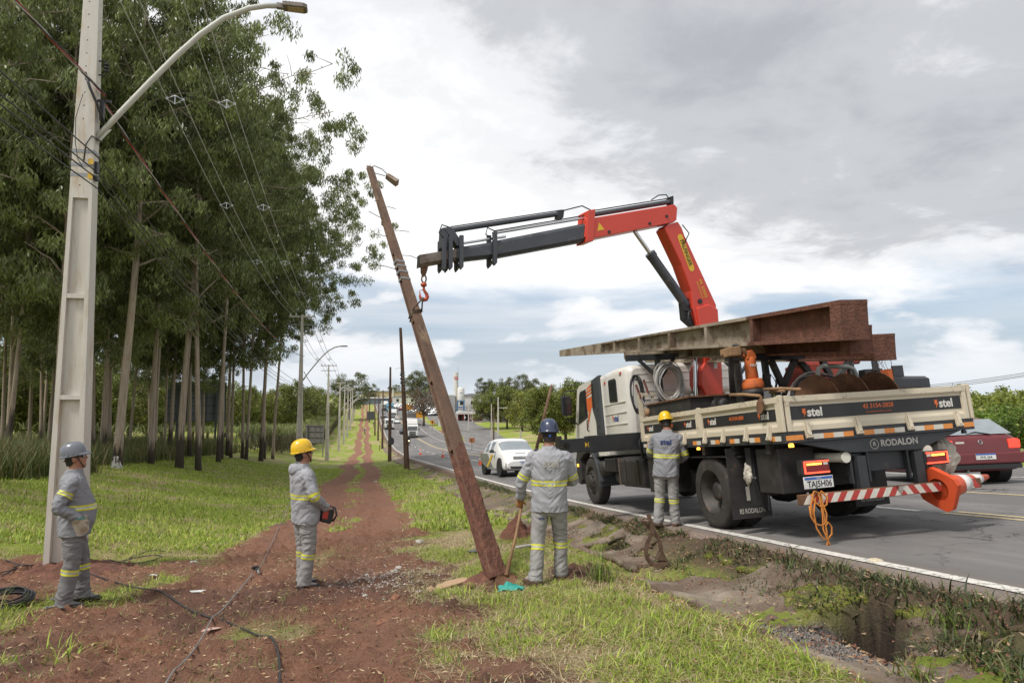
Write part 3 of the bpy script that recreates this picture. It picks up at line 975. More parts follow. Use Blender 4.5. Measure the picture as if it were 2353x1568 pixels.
def broad_proto(seed, H, rx, rz, cz, m_leaf, m_bark=None, nl=9000, ls=(.22, .42), ws=(.10, .2), droop=.35, holes=0.0, r0=.22):
 rs = np.random.RandomState(seed)
 mb = MB()
 fork = H * 0.28
 mb.tube([(0, 0, -.3), (.1, 0, fork * .6), (0.05, .1, fork), (0, 0.1, cz)], .2, 8, rad=[r0 * 1.25, r0, r0 * .85, r0 * .3])
 nc = 70
 C, S = [], []
 for k in range(nc):
  d = rs.normal(size=3)
  d /= np.linalg.norm(d)
  q = rs.random() ** .38
  lump = 1 + 0.22 * math.sin(d[0] * 5 + seed) * math.cos(d[1] * 4 - seed)
  c = np.array([d[0] * rx * q * lump, d[1] * rx * q * lump, cz + d[2] * rz * q * lump])
  if c[2] < H * .16:
   c[2] = H * .16 + rs.random() * .5
  C.append(c)
  S.append(np.array([1, 1, .8]) * rs.uniform(.16, .30) * rx)
  if k % 3 == 0:
   mb.tube([(0.05, .1, fork), c * [.45, .45, .62], c], .05, 5, rad=[r0 * .42, r0 * .22, .02])
 V, F = rand_leaves(rs, np.array(C), np.array(S), nl // nc, ls, ws, droop)
 o = np_mesh('crown', V, F, m_leaf)
 cm = o.data
 bpy.data.objects.remove(o)
 return mb.mesh('trunk', m_bark or M_BARK), cm
BR = [broad_proto(3, 9.5, 4.2, 3.9, 5.6, M_BROAD, nl=11000), broad_proto(8, 9.0, 4.6, 3.6, 5.3, M_BROAD, nl=11000), broad_proto(15, 8.5, 3.8, 3.7, 4.9, M_BROADY, nl=10000)]
DARK = broad_proto(21, 15, 6.6, 5.6, 9.2, M_DARKLEAF, nl=11000, ls=(.3, .6), ws=(.15, .3), r0=.4)
BROWN = broad_proto(29, 11.5, 5.0, 3.6, 7.4, M_TWIGDRY, m_bark=M_BARK, nl=5200, ls=(.25, .5), ws=(.08, .16), r0=.32)
GR = 'broad-leaved trees across the road'
row = [((1128, 985), 1, 1.1, 'leftmost of the round broad-leaved trees across the road, by the red building'), ((1165, 985), 0, 1.15, 'round tree across the road, second from the red building'), ((1200, 990), 2, 1.15, 'yellowish round tree across the road behind the pair of white posts'),
 ((1243, 1016), 0, 1.0, 'broad tree with forked trunk behind the white car roof'), ((1275, 1014), 1, 1.02, 'broad tree with bare trunk just left of the blue-helmet worker'), ((1300, 1012), 2, 1.05, 'dense tree seen between worker and truck mirror'),
 ((1335, 1010), 0, 1.1, 'tall dense tree behind the truck door mirror'), ((1380, 1008), 1, 1.15, 'tree crown rising just above the truck cab roof'), ((1440, 1005), 0, 1.0, 'tree hidden behind the crew cab'), ((1150, 970), 0, 1.2, 'further round tree above the parked red car'), ((1255, 985), 1, 1.25, 'back tree whose crown tops the row left of the brown leaning pole')]
for i, ((px, py), k, sc, lab) in enumerate(row):
 p = hit(px, py)
 add_tree('broad_tree', *BR[k], p.x, p.y, i * 1.7, sc, lab, 'tree', GR)
rs = np.random.RandomState(5)
ORD = 'first second third fourth fifth sixth seventh eighth ninth tenth eleventh twelfth thirteenth fourteenth fifteenth sixteenth seventeenth eighteenth nineteenth twentieth'.split()
GB = 'bushy trees behind the eucalyptus stand'
far_l = [(-30, 66), (15, 70), (60, 74), (100, 78), (145, 82), (190, 80), (225, 86), (260, 92), (300, 98), (340, 102), (375, 106), (410, 112), (445, 118), (480, 126), (520, 134), (555, 142), (590, 150), (625, 158)]
for i, (px, d) in enumerate(far_l):
 p = at(px, 905, d)
 add_tree('bushy_tree', *BR[(i * 2) % 3], p.x, p.y, i * 2.1, 1.0 + 0.25 * rs.random(), f'bushy yellow-green tree behind the eucalyptus stand, {ORD[i]} from the left', 'tree', GB)
p = at(803, 930, 235)
add_tree('round_tree', *DARK, p.x, p.y, .4, 1.05, 'large dark round-crowned tree standing behind the far row of white poles', 'tree')
for i, (px, d, sc, lab) in enumerate([(655, 150, 1.25, 'dark tree between the cane top and the second white pole'), (700, 170, 1.3, 'dark tree behind the third white pole, left of it'), (730, 190, 1.15, 'pointed dark tree just right of the street lamp arm'), (765, 200, .8, 'low dark tree left of the large round tree')]):
 p = at(px, 915, d)
 add_tree('dark_tree', *BR[i % 2], p.x, p.y, i * 1.3, sc, lab, 'tree', 'dark trees beyond the cane field')
p = hit(973, 978)
add_tree('brown_tree', *BROWN, p.x, p.y, 1.0, 1.0, 'brown sparse-leaved tree on the grass island beside the highway', 'tree')
p = at(955, 925, 300)
add_tree('grey_green_tree', *DARK, p.x, p.y, 2.0, 1.05, 'grey-green tree behind the brown tree near the flag', 'tree')
for i, (px, d, sc, lab) in enumerate([(850, 420, .8, 'distant rounded tree on the skyline left of the far factory'), (905, 460, .75, 'distant tree on the skyline behind the old brown poles'), (988, 470, .7, 'distant dark tree on the skyline left of the white tower'), (1115, 330, .8, 'distant tree on the skyline right of the white silo'), (1210, 260, .9, 'distant pale tree on the skyline over the broad-leaved row'), (1165, 300, .8, 'distant tree over the leftmost round trees')]):
 p = at(px, 912, d)
 add_tree('distant_tree', *DARK, p.x, p.y, i * 1.1, sc, lab, 'tree', 'trees on the skyline')
def build_wood():
 rs = np.random.RandomState(77)
 Vs, Fs, off = [], [], 0
 C, S = [], []
 for k in range(300):
  px = rs.uniform(1500, 3300)
  d = rs.uniform(115, 230)
  p = at(px, 905, d)
  g = G(p.x, p.y) + (d - 85) * 0.02
  h = rs.uniform(4.5, 6.5) + .8 * math.sin(px * .012)
  r = rs.uniform(2.0, 3.2)
  for q in range(9):
   dd = rs.normal(size=3)
   dd /= np.linalg.norm(dd)
   C.append(np.array([p.x, p.y, g + h * .5]) + dd * [r, r, h * .46])
   S.append([r * .42] * 3)
 V, F = rand_leaves(rs, np.array(C), np.array(S), 22, (.6, 1.1), (.3, .6), .3)
 o = np_mesh('forest', V, F, M_BROAD)
 tag(o, 'dense green wood covering the hillside behind the red car', 'forest', kind='stuff')
build_wood()
def blade_mesh(rs, P, h, wd, lean, col, name, label, cat, segs=3, curl=1.0):
 n = len(P)
 az = rs.uniform(0, 2 * PI, n)
 dx = np.stack([np.cos(az), np.sin(az), np.zeros(n)], 1)
 sx = np.stack([-np.sin(az), np.cos(az), np.zeros(n)], 1)
 rows = []
 for i in range(segs + 1):
  q = i / segs
  out = lean * (q ** (1.6)) * h
  zz = h * (q - 0.35 * curl * q * q * (lean))
  c = P + dx * out[:, None] + np.array([0, 0, 1.0]) * zz[:, None]
  w = (wd * (1 - q) ** .7 * .5)[:, None] * sx
  if i < segs:
   rows += [c - w, c + w]
  else:
   rows += [c]
 k = 2 * segs + 1
 V = np.stack(rows, 1).reshape(-1, 3)
 base = (np.arange(n) * k)[:, None]
 tri = []
 for i in range(segs - 1):
  a = 2 * i
  tri += [[a, a + 1, a + 3], [a, a + 3, a + 2]]
 tri += [[2 * segs - 2, 2 * segs - 1, 2 * segs]]
 F = (base[:, None, :] + np.array(tri)[None]).reshape(-1, 3)
 shade = np.repeat(col, k, 0)
 cc = np.concatenate([shade, np.ones((len(shade), 1))], 1)
 o = np_mesh(name, V, F, leaf_mat('blade', None, trans=.25, attr=True, rough=.55), attrs={'col': ('FLOAT_COLOR', cc)})
 tag(o, label, cat, kind='stuff')
 return o
def mixcols(rs, n, cols, wts, var=.25):
 k = rs.choice(len(cols), n, p=np.array(wts) / sum(wts))
 c = np.array(cols)[k]
 return np.clip(c * rs.uniform(1 - var, 1 + var, (n, 1)), 0, 1)
def build_tall_grass():
 rs = np.random.RandomState(91)
 n = 26000
 X = np.concatenate([rs.uniform(-19, -10.5, 17000), rs.uniform(-17, -12, 9000), rs.uniform(-30, -13.5, 30000)])
 Y = np.concatenate([rs.uniform(19, 31, 17000), rs.uniform(31, 50, 9000), rs.uniform(42, 84, 30000)])
 keep = fbm(X * .5, Y * .5, 3, 13) > np.where(Y < 31, .33, np.where(Y < 42, .52, .36))
 X, Y = X[keep], Y[keep]
 n = len(X)
 P = np.stack([X, Y, GN(X, Y) - .03], 1)
 h = rs.uniform(.7, 1.75, n) * np.where(Y < 31, 1.0, np.where(Y < 50, .8, 1.3))
 col = mixcols(rs, n, [(.075, .105, .028), (.13, .16, .05), (.22, .19, .085), (.30, .23, .12)], [4, 4, 2, 1])
 blade_mesh(rs, P, h, rs.uniform(.02, .045, n), rs.uniform(.15, .75, n), col, 'tall_grass', 'tall rank grass under the eucalyptus trees left of the near pole', 'grass')
build_tall_grass()
def build_cane():
 rs = np.random.RandomState(17)
 n1, n2 = 30000, 16000
 Y1 = rs.uniform(84, 235, n1) ** 1.0
 X1 = -8.2 - rs.random(n1) ** 1.8 * 5 - sstep(150, 84, Y1) * 1.6
 Y2 = rs.uniform(70, 240, n2)
 X2 = rs.uniform(-70, -11, n2)
 keep = ~((Y2 < 86) & (X2 > -24))
 X2, Y2 = X2[keep], Y2[keep]
 X, Y = np.concatenate([X1, X2]), np.concatenate([Y1, Y2])
 n = len(X)
 lift = np.concatenate([rs.random(len(X1)) ** .8 * 2.6, np.full(len(X2), 2.0)])
 P = np.stack([X, Y, GN(X, Y) + lift], 1)
 h = rs.uniform(.9, 1.5, n)
 top = lift > 1.9
 col = mixcols(rs, n, [(.17, .15, .10), (.12, .10, .06), (.10, .12, .045)], [5, 3, 3], .3)
 col[top] = mixcols(rs, int(top.sum()), [(.17, .20, .06), (.24, .25, .09), (.12, .15, .05)], [4, 3, 3])
 blade_mesh(rs, P, h, rs.uniform(.05, .11, n), rs.uniform(.35, 1.1, n), col, 'sugar_cane', 'tall field of sugar cane with dry brown lower leaves', 'sugar cane')
build_cane()
def build_turf():
 rs = np.random.RandomState(42)
 parts = []
 def scatter(n, x0, x1, y0, y1, thr, hr, wr, cols, wts, lean, band=None, seed=0, clump=.0, ypow=1.0):
  X = rs.uniform(x0, x1, n)
  Y = y0 + (y1 - y0) * rs.random(n) ** ypow
  d = dirt_mask(X, Y)
  keep = rs.random(n) > sstep(thr[0], thr[1], d)
  keep &= ~((X > 2.95) & (X < 4.02) & (fbm(X * 2, Y * 2, 3, 88) < .53))
  keep &= hole_r(X, Y) > 1.0
  if clump > 0:
   keep &= fbm(X * 2.2, Y * 2.2, 3, 100 + seed) > clump
  if band is not None:
   keep &= band(X, Y)
  X, Y = X[keep], Y[keep]
  n = len(X)
  P = np.stack([X, Y, ground_z(X, Y) - .01], 1)
  g = fbm(X * .8, Y * .8, 3, 200 + seed)
  h = rs.uniform(hr[0], hr[1], n) * (.55 + .9 * g)
  col = mixcols(rs, n, cols, wts)
  parts.append((P, h, rs.uniform(wr[0], wr[1], n), rs.uniform(lean[0], lean[1], n), col))
 green = [(.235, .33, .034), (.32, .40, .052), (.42, .45, .095), (.15, .225, .03)]
 straw = [(.48, .38, .22), (.58, .49, .32), (.36, .25, .14), (.24, .145, .085)]
 right = lambda X, Y: X > 0.2
 scatter(74000, .3, 3.1, 2.6, 12, (.3, .62), (.03, .12), (.004, .010), green, [5, 4, 3, 2], (.5, 1.9), clump=.44)
 scatter(46000, .2, 3.2, 2.6, 13, (.45, .85), (.03, .10), (.004, .009), straw, [4, 4, 3, 2], (.9, 2.6), seed=3)
 scatter(4500, .5, 3.3, 2.6, 8, (.3, .62), (.07, .2), (.008, .017), green, [4, 4, 3, 2], (.5, 1.6), clump=.50, seed=31)
 scatter(5000, -6, -2, 4, 10, (.4, .8), (.09, .26), (.009, .018), green, [3, 3, 3, 3], (.5, 1.6), clump=.52, seed=32)
 scatter(9000, 2.8, 4.0, 2.6, 16, (2, 3), (.02, .07), (.004, .008), straw, [2, 2, 4, 4], (1.2, 3.0), clump=.42, seed=33)
 scatter(26000, 3.65, 4.36, 2.6, 30, (2, 3), (.05, .16), (.008, .02), [(.07, .10, .03), (.12, .15, .045), (.20, .17, .09), (.05, .065, .03)], [4, 3, 3, 3], (.5, 1.6), clump=.36, seed=5)
 scatter(52000, -10, -1.6, 5.5, 20, (.3, .6), (.04, .14), (.007, .015), green, [4, 4, 3, 2], (.3, 1.4), clump=.40, seed=7)
 scatter(26000, -10, -1.6, 5.5, 20, (.4, .8), (.03, .11), (.005, .010), straw, [4, 4, 3, 2], (.8, 2.2), clump=.40, seed=17)
 scatter(34000, -8, 1.4, 3.0, 16, (.60, 1.15), (.025, .09), (.003, .007), [(.36, .26, .15), (.28, .17, .10), (.20, .11, .065), (.45, .36, .23)], [3, 4, 4, 1.5], (1.0, 3.2), seed=8, clump=.44)
 scatter(20000, -4.0, 1.4, 3.0, 14, (.55, 1.1), (.04, .10), (.005, .011), [(.16, .19, .05), (.24, .24, .08), (.10, .12, .04)], [3, 3, 3], (.5, 1.8), seed=9, clump=.45)
 scatter(60000, -14, 4.0, 14, 60, (.3, .65), (.07, .20), (.016, .035), green, [4, 4, 3, 2], (.3, 1.2), seed=11, ypow=1.3)
 scatter(20000, -14, 4.0, 14, 50, (.4, .9), (.05, .14), (.012, .025), straw, [4, 4, 3, 2], (.8, 2.0), seed=12, ypow=1.3, clump=.45)
 P, h, w, l, c = [np.concatenate([p[i] for p in parts]) for i in range(5)]
 blade_mesh(rs, P, h, w, l, c, 'grass', 'short green grass and cut straw on the roadside verge', 'grass', segs=2)
build_turf()
def tussock(x, y, h, n, seed, label, dark=False):
 rs = np.random.RandomState(seed)
 X = x + rs.normal(size=n) * .08
 Y = y + rs.normal(size=n) * .08
 z0 = float(ground_z(np.array([x]), np.array([y]))[0])
 P = np.stack([X - x, Y - y, np.full(n, -.02)], 1)
 hh = rs.uniform(.4, 1, n) * h
 col = mixcols(rs, n, [(.14, .22, .035), (.20, .27, .05), (.10, .15, .03), (.36, .30, .16)], [4, 3, 3, 1.2])
 o = blade_mesh(rs, P, hh, rs.uniform(.010, .02, n), rs.uniform(.15, 1.0, n), col, 'grass_tussock', label, 'grass', segs=3)
 o['kind'] = 'thing'
 o['group'] = 'grass tussocks on the verge'
 o.location = (x, y, z0)
tussock(2.62, 7.55, .55, 60, 1, 'tall bright grass tussock right of the blue-helmet worker boots')
tussock(-4.05, 8.6, .42, 70, 2, 'grass tussock in front of the grey-helmet worker boots')
tussock(-4.6, 7.6, .40, 70, 3, 'grass tussock beside the black cable coil')
tussock(3.35, 3.75, .22, 60, 4, 'grass tussock on the near lip of the washed-out hole')
tussock(4.05, 4.2, .2, 60, 5, 'grass tussock on the road-side lip of the washed-out hole')
tussock(-3.0, 4.6, .35, 40, 6, 'sprawling weed at the bottom left on red soil')
def shrub_proto(seed):
 rs = np.random.RandomState(seed)
 mb = MB()
 C, S = [], []
 for k in range(16):
  a = rs.uniform(0, 2 * PI)
  r = rs.uniform(.1, 1.1)
  top = np.array([math.cos(a) * r, math.sin(a) * r, rs.uniform(.8, 2.2)])
  mb.tube([(top[0] * .2, top[1] * .2, -.1), top * [.6, .6, .6], top], .02, 5, rad=[.03, .02, .01])
  for q in (.55, .8, 1.0):
   C.append(top * q + rs.normal(size=3) * .12)
   S.append([.34, .34, .24])
 V, F = rand_leaves(rs, np.array(C), np.array(S), 46, (.14, .26), (.06, .11), .15, .4)
 o = np_mesh('foliage', V, F, leaf_mat('shrub_leaf', (.12, .19, .035), .4, .3, .45))
 cm = o.data
 bpy.data.objects.remove(o)
 return mb.mesh('stems', M_BARK), cm
SH = [shrub_proto(1), shrub_proto(2)]
for i, (x, y, sc) in enumerate([(21.3, 17.2, .62), (22.6, 18.4, .7), (21.9, 20.3, .75), (23.8, 19.5, .7), (22.0, 23.0, .8), (20.9, 15.4, .6), (24.5, 22.0, .85), (21.2, 25.5, .8), (22.8, 28.0, .9), (20.6, 13.6, .55)]):
 e = empty('leafy_shrub', (x, y, G(x, y)), (0, 0, i * 1.9), f'leafy bright green shrub on the far verge behind the red car, {ORD[i]} of the clump', 'shrub', 'leafy shrubs behind the red car')
 e.scale = (sc,) * 3
 for nm, me in (('stems', SH[i % 2][0]), ('foliage', SH[i % 2][1])):
  o = bpy.data.objects.new(nm, me)
  COL.objects.link(o)
  o.parent = e
# ================================================================== poles and wires
M_NEWPOLE = mat('pale_new_concrete', (.56, .525, .475), .85, var=.10, scale=3, bump=.25, bscale=60, dirt=(.48, .38, .28), dirt_amt=.44, dirt_scale=2.6, stretch=(2.0, 2.0, .3))
M_OLDPOLE = mat('weathered_brown_concrete', (.138, .083, .056), .92, var=.35, scale=3.5, bump=.6, bscale=45, dirt=(.23, .155, .10), dirt_amt=.42, dirt_scale=4, stretch=(1.5, 1.5, .6))
M_REDSOIL = mat('clinging_red_soil', (.135, .058, .038), .97, var=.4, scale=9, bump=1.0, bscale=30, dirt=(.24, .115, .07), dirt_amt=.35, dirt_scale=14)
M_LOADPOLE = mat('grey_used_concrete', (.30, .255, .195), .9, var=.3, scale=3, bump=.4, bscale=50, dirt=(.15, .105, .07), dirt_amt=.58, dirt_scale=4)
M_HOLE = mat('dark_hole', (.02, .018, .016), .95, var=.1)
M_GALV = mat('galvanised_steel', (.27, .275, .28), .55, .5, var=.15, scale=20, dirt=(.30, .20, .13), dirt_amt=.15)
M_BLACKPL = mat('black_plastic', (.022, .022, .024), .5, var=.25, scale=8)
M_PALEPAINT = mat('pale_grey_painted_tube', (.50, .49, .44), .55, var=.08, dirt=(.36, .24, .15), dirt_amt=.18, dirt_scale=4)
M_YELTAG = mat('yellow_tag', (.62, .40, .04), .5)
M_REDINS = mat('red_insulation', (.42, .05, .045), .5)
M_WIRE = mat('aluminium_wire', (.45, .45, .46), .45, .4, var=.2)
M_CABLE = mat('black_cable', (.03, .03, .032), .55, var=.2)
M_PORC = mat('grey_insulator', (.50, .53, .57), .3, var=.1)
def tbox(mb, z0, z1, fx, fy, mi=0):
 vs = []
 for z in (z0, z1):
  x0, x1 = fx(z)
  y0, y1 = fy(z)
  vs += [(x0, y0, z), (x1, y0, z), (x1, y1, z), (x0, y1, z)]
 mb.add(vs, [(0, 3, 2, 1), (4, 5, 6, 7), (0, 1, 5, 4), (1, 2, 6, 5), (2, 3, 7, 6), (3, 0, 4, 7)], mi)
def double_t(mb, L, w0, d0, w1, d1, rec_to, rib=1.55, rib0=0.9, solid_base=0.0, mi=0, mi_low=None, low=0.0, perforated=0.0, fl=.17, web=.22):
 W = lambda z: w0 + (w1 - w0) * z / L
 D = lambda z: d0 + (d1 - d0) * z / L
 cuts = sorted(set([0.0, rec_to, L] + ([low] if 0 < low < L else [])))
 for a, b in zip(cuts[:-1], cuts[1:]):
  m = mi_low if (mi_low is not None and b <= low + 1e-6) else mi
  if a >= rec_to - 1e-6:
   if perforated > 0:
    for s in (-1, 1):
     tbox(mb, a, b, lambda z, s=s: tuple(sorted((s * W(z) / 2, s * W(z) * .2))), lambda z: (-D(z) / 2, D(z) / 2), m)
    z = a
    while z < b - perforated:
     tbox(mb, z, z + perforated * .72, lambda q: (-W(q) * .2, W(q) * .2), lambda q: (-D(q) * .45, D(q) * .45), m)
     z += perforated
   else:
    tbox(mb, a, b, lambda z: (-W(z) / 2, W(z) / 2), lambda z: (-D(z) / 2, D(z) / 2), m)
  else:
   for s in (-1, 1):
    tbox(mb, a, b, lambda z, s=s: tuple(sorted((s * W(z) / 2, s * (W(z) / 2 - fl * W(z))))), lambda z: (-D(z) / 2, D(z) / 2), m)
   tbox(mb, a, b, lambda z: (-W(z) * (.5 - fl), W(z) * (.5 - fl)), lambda z: (-D(z) * web, D(z) * web), m)
 z = rib0
 while z < rec_to - .2:
  m = mi_low if (mi_low is not None and z < low) else mi
  tbox(mb, z, z + .07, lambda q: (-W(q) * (.5 - fl), W(q) * (.5 - fl)), lambda q: (-D(q) * .49, D(q) * .49), m)
  z += rib
 if solid_base > 0:
  tbox(mb, 0.002, solid_base, lambda q: (-W(q) * (.5 - fl), W(q) * (.5 - fl)), lambda q: (-D(q) * .495, D(q) * .495), mi_low if mi_low is not None else mi)
 tbox(mb, rec_to - .001, rec_to + .004, lambda q: (-W(q) * .498, W(q) * .498), lambda q: (-D(q) * .498, D(q) * .498), mi)
 return W, D
POLE_H = 11.6
def lamp_arm(parent, z, M=Matrix.Identity(4)):
 mb = MB()
 pts = [(.12, 0, z), (.46, 0, z + .47), (.90, 0, z + 1.05), (1.28, 0, z + 1.53), (1.62, 0, z + 1.92), (1.98, 0, z + 2.25), (2.38, 0, z + 2.47), (2.66, 0, z + 2.55), (2.9, 0, z + 2.57)]
 mb.tube(pts, .045, 10)
 o = mb.build('lamp_arm', M_PALEPAINT, parent)
 mb = MB()
 mb.box((.06, -.05, z - .28), (.13, .05, z + .22))
 mb.prism([(.13, z - .1), (.13, z + .12), (.36, z + .20)], -.012, .012, axis='y')
 mb.build('arm_bracket', M_PALEPAINT, o)
 mb = MB()
 zt = z + 2.52
 mb.box((2.82, -.04, zt), (2.96, .04, zt + .09))
 mb.prism([(2.92, -.11), (3.26, -.12), (3.32, -.08), (3.32, .08), (3.26, .12), (2.92, .11)], zt + .02, zt + .09, axis='z')
 for k in range(5):
  mb.box((2.97 + k * .055, -.09, zt + .09), (2.982 + k * .055, .09, zt + .115))
 mb.build('lamp_head', mat('lamp_housing', (.20, .17, .145), .5, .2, var=.2), o, bevel=.008)
 mb = MB()
 mb.box((3.0, -.08, zt + .008), (3.26, .08, zt + .019))
 mb.build('lens', mat('lamp_lens', (.40, .30, .22), .25, var=.1), o)
 return o
def white_pole(loc, detail, label, arms=True, lamp=True, rz=0.0, lean=0.0):
 e = empty('utility_pole', loc, (0, lean, rz), label, 'utility pole', 'white concrete utility poles')
 mb = MB()
 W, D = double_t(mb, POLE_H, .50, .32, .15, .13, 5.75, rib=1.56, rib0=1.05, web=.24 if detail else .2)
 p = mb.build('shaft', M_NEWPOLE, e, bevel=.008 if detail else 0)
 if detail:
  mb = MB()
  z = 5.95
  while z < 10.9:
   if not 6.05 < z < 6.9:
    mb.cyl((-.02, -D(z) / 2 - .001, z), (-.02, -D(z) / 2 + .02, z), .011, n=6)
    mb.cyl((W(z) / 2 - .02, 0, z), (W(z) / 2 + .001, 0, z), .010, n=6)
   z += .215
  o = mb.build('bolt_holes', M_HOLE, e)
  o['kind'] = 'stuff'
  for z in (6.12, 6.28, 6.50):
   mb = MB()
   w, d = W(z) / 2 + .004, D(z) / 2 + .004
   mb.box((-w, -d, z - .028), (w, d, z + .028))
   o = mb.build('steel_band', M_GALV, e)
  mb = MB()
  mb.box((.11, -.07, 6.18), (.2, .04, 6.36))
  mb.box((.13, -.1, 6.05), (.22, .0, 6.13))
  mb.build('splice_box', M_BLACKPL, e, bevel=.01)
  for z in (6.45, 6.22):
   mb = MB()
   mb.cbox((.13, -D(z) / 2 - .03, z - .12), (.07, .012, .09))
   mb.build('identification_tag', M_YELTAG, e)
  mb = MB()
  for k in range(3):
   mb.lathe([(.02, 0), (.045, .01), (.045, .03), (.02, .045)], (.24, .0, 7.85 + k * .055), 8)
  mb.cyl((.08, 0, 7.8), (.24, 0, 7.8), .012, n=6)
  mb.cyl((.08, 0, 8.03), (.24, 0, 8.03), .012, n=6)
  mb.build('insulator', M_BLACKPL, e)
  mb = MB()
  mb.box((.08, -.02, 7.35), (.34, .0, 7.39))
  mb.box((.18, -.04, 7.05), (.24, .02, 7.38))
  mb.tube([(.0, -.17, 7.75), (.08, -.17, 7.5), (.16, -.12, 7.3), (.26, -.05, 7.0)], .022, 6)
  mb.build('cable_clamp', M_BLACKPL, e)
  mb = MB()
  mb.tube([(-.02, -.16, 7.4), (-.10, -.18, 7.0), (-.09, -.17, 6.6), (-.04, -.18, 6.35), (.05, -.2, 6.2)], .006, 4)
  mb.tube([(.22, -.02, 6.7), (.12, -.12, 6.75), (.06, -.16, 6.6), (.04, -.17, 6.3)], .012, 5)
  mb.build('drop_wire', M_CABLE, e)
 if arms:
  mb = MB()
  mb.beam((-.95, .09, POLE_H - .14), (.95, .09, POLE_H - .14), .08, .10)
  a = mb.build('crossarm', M_NEWPOLE, e)
  mb = MB()
  mb.beam((-.9, .08, POLE_H - .75), (.9, .08, POLE_H - .75), .06, .07)
  mb.build('lower_crossarm', M_GALV, e)
  for x in (-.85, -.45, .45, .85):
   mb = MB()
   mb.lathe([(.02, 0), (.05, .03), (.05, .06), (.03, .08), (.05, .1), (.045, .14), (.02, .17)], (x, .09, POLE_H - .09), 8)
   mb.build('pin_insulator', M_PORC, a)
 if lamp:
  lamp_arm(e, 6.72)
 return e
white_pos = [(-4.42, 11.75), (-4.75, 52.5), (-4.55, 86.0), (-4.4, 119.5), (-4.35, 144), (-4.35, 170), (-4.3, 197), (-4.3, 224), (-4.3, 252), (-4.3, 280)]
wl = ['tall pale concrete pole with lamp arm beside the grey-helmet worker', 'white concrete pole with crossarm and street lamp behind the yellow-helmet worker', 'white concrete pole beside the grey sign back', 'fourth white pole along the track, before the cane', 'fifth white pole along the track', 'sixth white pole along the track', 'seventh white pole along the track', 'eighth white pole along the track', 'ninth white pole along the track', 'last and farthest white pole of the row along the track']
POLES = []
for i, ((x, y), lab) in enumerate(zip(white_pos, wl)):
 z = G(x, y) - .02
 POLES.append(white_pole((x, y, z), i == 0, lab, arms=True, lamp=True, rz=0))
def catenary(a, b, sag, n=22):
 a, b = Vector(a), Vector(b)
 return [a.lerp(b, i / n) - Vector((0, 0, sag * 4 * (i / n) * (1 - i / n))) for i in range(n + 1)]
def wire(name, pts, r, m, label, group='overhead wires'):
 mb = MB()
 mb.tube(pts, r, 5, caps=False)
 o = mb.build(name, m)
 tag(o, label, 'cable', group)
 return o
def pt(i, dx, dz):
 if i < 0:
  x, y = -4.4, -22.0
 else:
  x, y = white_pos[i]
 return (x + dx, y + .09, G(x, y) + dz)
QN = ['nearest', 'second', 'third', 'farthest']
SPAN = ['before the near pole', 'between near and second pole', 'between second and third pole', 'between third and fourth pole', 'between fourth and fifth pole', 'between fifth and sixth pole']
for s in range(-1, 5):
 for k, (dx, nm) in enumerate([(-.85, 'outer left'), (-.45, 'inner left'), (.45, 'inner right'), (.85, 'outer right')]):
  pts = catenary(pt(s, dx, POLE_H + .06), pt(s + 1, dx, POLE_H + .06), 1.0 if s < 1 else .7, 30 if s == 0 else 14)
  wire('power_line', pts, .013 if s < 1 else .018, M_WIRE, f'{nm} high wire on the crossarms {SPAN[s + 1]}')
 if s >= -1:
  for side in (-1, 1):
   for qi, q in enumerate((.18, .36, .55, .74) if s == 0 else (.3, .7)):
    a = Vector(pt(s, side * .65, POLE_H + .06)).lerp(Vector(pt(s + 1, side * .65, POLE_H + .06)), q)
    a.z -= (1.0 if s < 1 else .7) * 4 * q * (1 - q)
    mb = MB()
    mb.tube([(-.2, 0, 0), (0, 0, -.14), (.2, 0, 0), (0, 0, .10)], .012 if s < 1 else .025, 5, closed=True)
    mb.cyl((0, 0, .1), (0, 0, -.14), .012 if s < 1 else .025, n=5)
    mb.box((-.225, -.03, -.03), (-.175, .03, .03))
    mb.box((.175, -.03, -.03), (.225, .03, .03))
    o = mb.build('wire_spacer', M_PORC, loc=a)
    tag(o, f'grey spacer clip on the {"left" if side < 0 else "right"} high wires {SPAN[s + 1]}, {QN[qi]}', 'spacer', 'wire spacers')
 for k, (dz, nm) in enumerate([(6.45, 'upper'), (6.2, 'middle'), (6.1, 'lower'), (5.95, 'lowest')]):
  pts = catenary(pt(s, .16, dz - .0), pt(s + 1, .16, dz), .65 + .05 * k, 26 if s == 0 else 12)
  wire('telephone_cable', pts, .011 if s < 1 else .014, M_CABLE, f'{nm} thin black telephone cable {SPAN[s + 1]}')
 pts = catenary(pt(s, .2, 7.35), pt(s + 1, .2, 8.5 if s >= 0 else 7.5), .9, 40)
 ph = 0
 mb = MB()
 for m, (off) in enumerate((0, 2.1, 4.2)):
  ps = []
  tot = len(pts) * 4
  for i in range(tot):
   q = i / (tot - 1) * (len(pts) - 1)
   j = min(int(q), len(pts) - 2)
   c = pts[j].lerp(pts[j + 1], q - j)
   a = q * 3.1 + off
   ps.append(c + Vector((math.cos(a) * .014, 0, math.sin(a) * .014)))
  mb.tube(ps, .012 if s < 1 else .016, 4, mi=m, caps=False)
 o = mb.build('twisted_cable', [M_REDINS, M_CABLE, M_WIRE])
 tag(o, f'twisted red and black low-voltage cable {SPAN[s + 1]}', 'cable', 'overhead wires')
old_pos = [((935, 1077), R(-4.2), 'old brown perforated pole leaning left, nearest of the standing ones'), ((895, 1059), R(-.4), 'old brown pole with round sign back at its foot'), ((878, 1030), R(0), 'old brown pole third along the road edge'), ((868, 1012), R(.4), 'old brown pole fourth along the road edge'), ((861, 1000), R(-.8), 'old brown pole fifth along the road edge'), ((848, 970), R(0), 'farthest old brown pole with hanging fittings')]
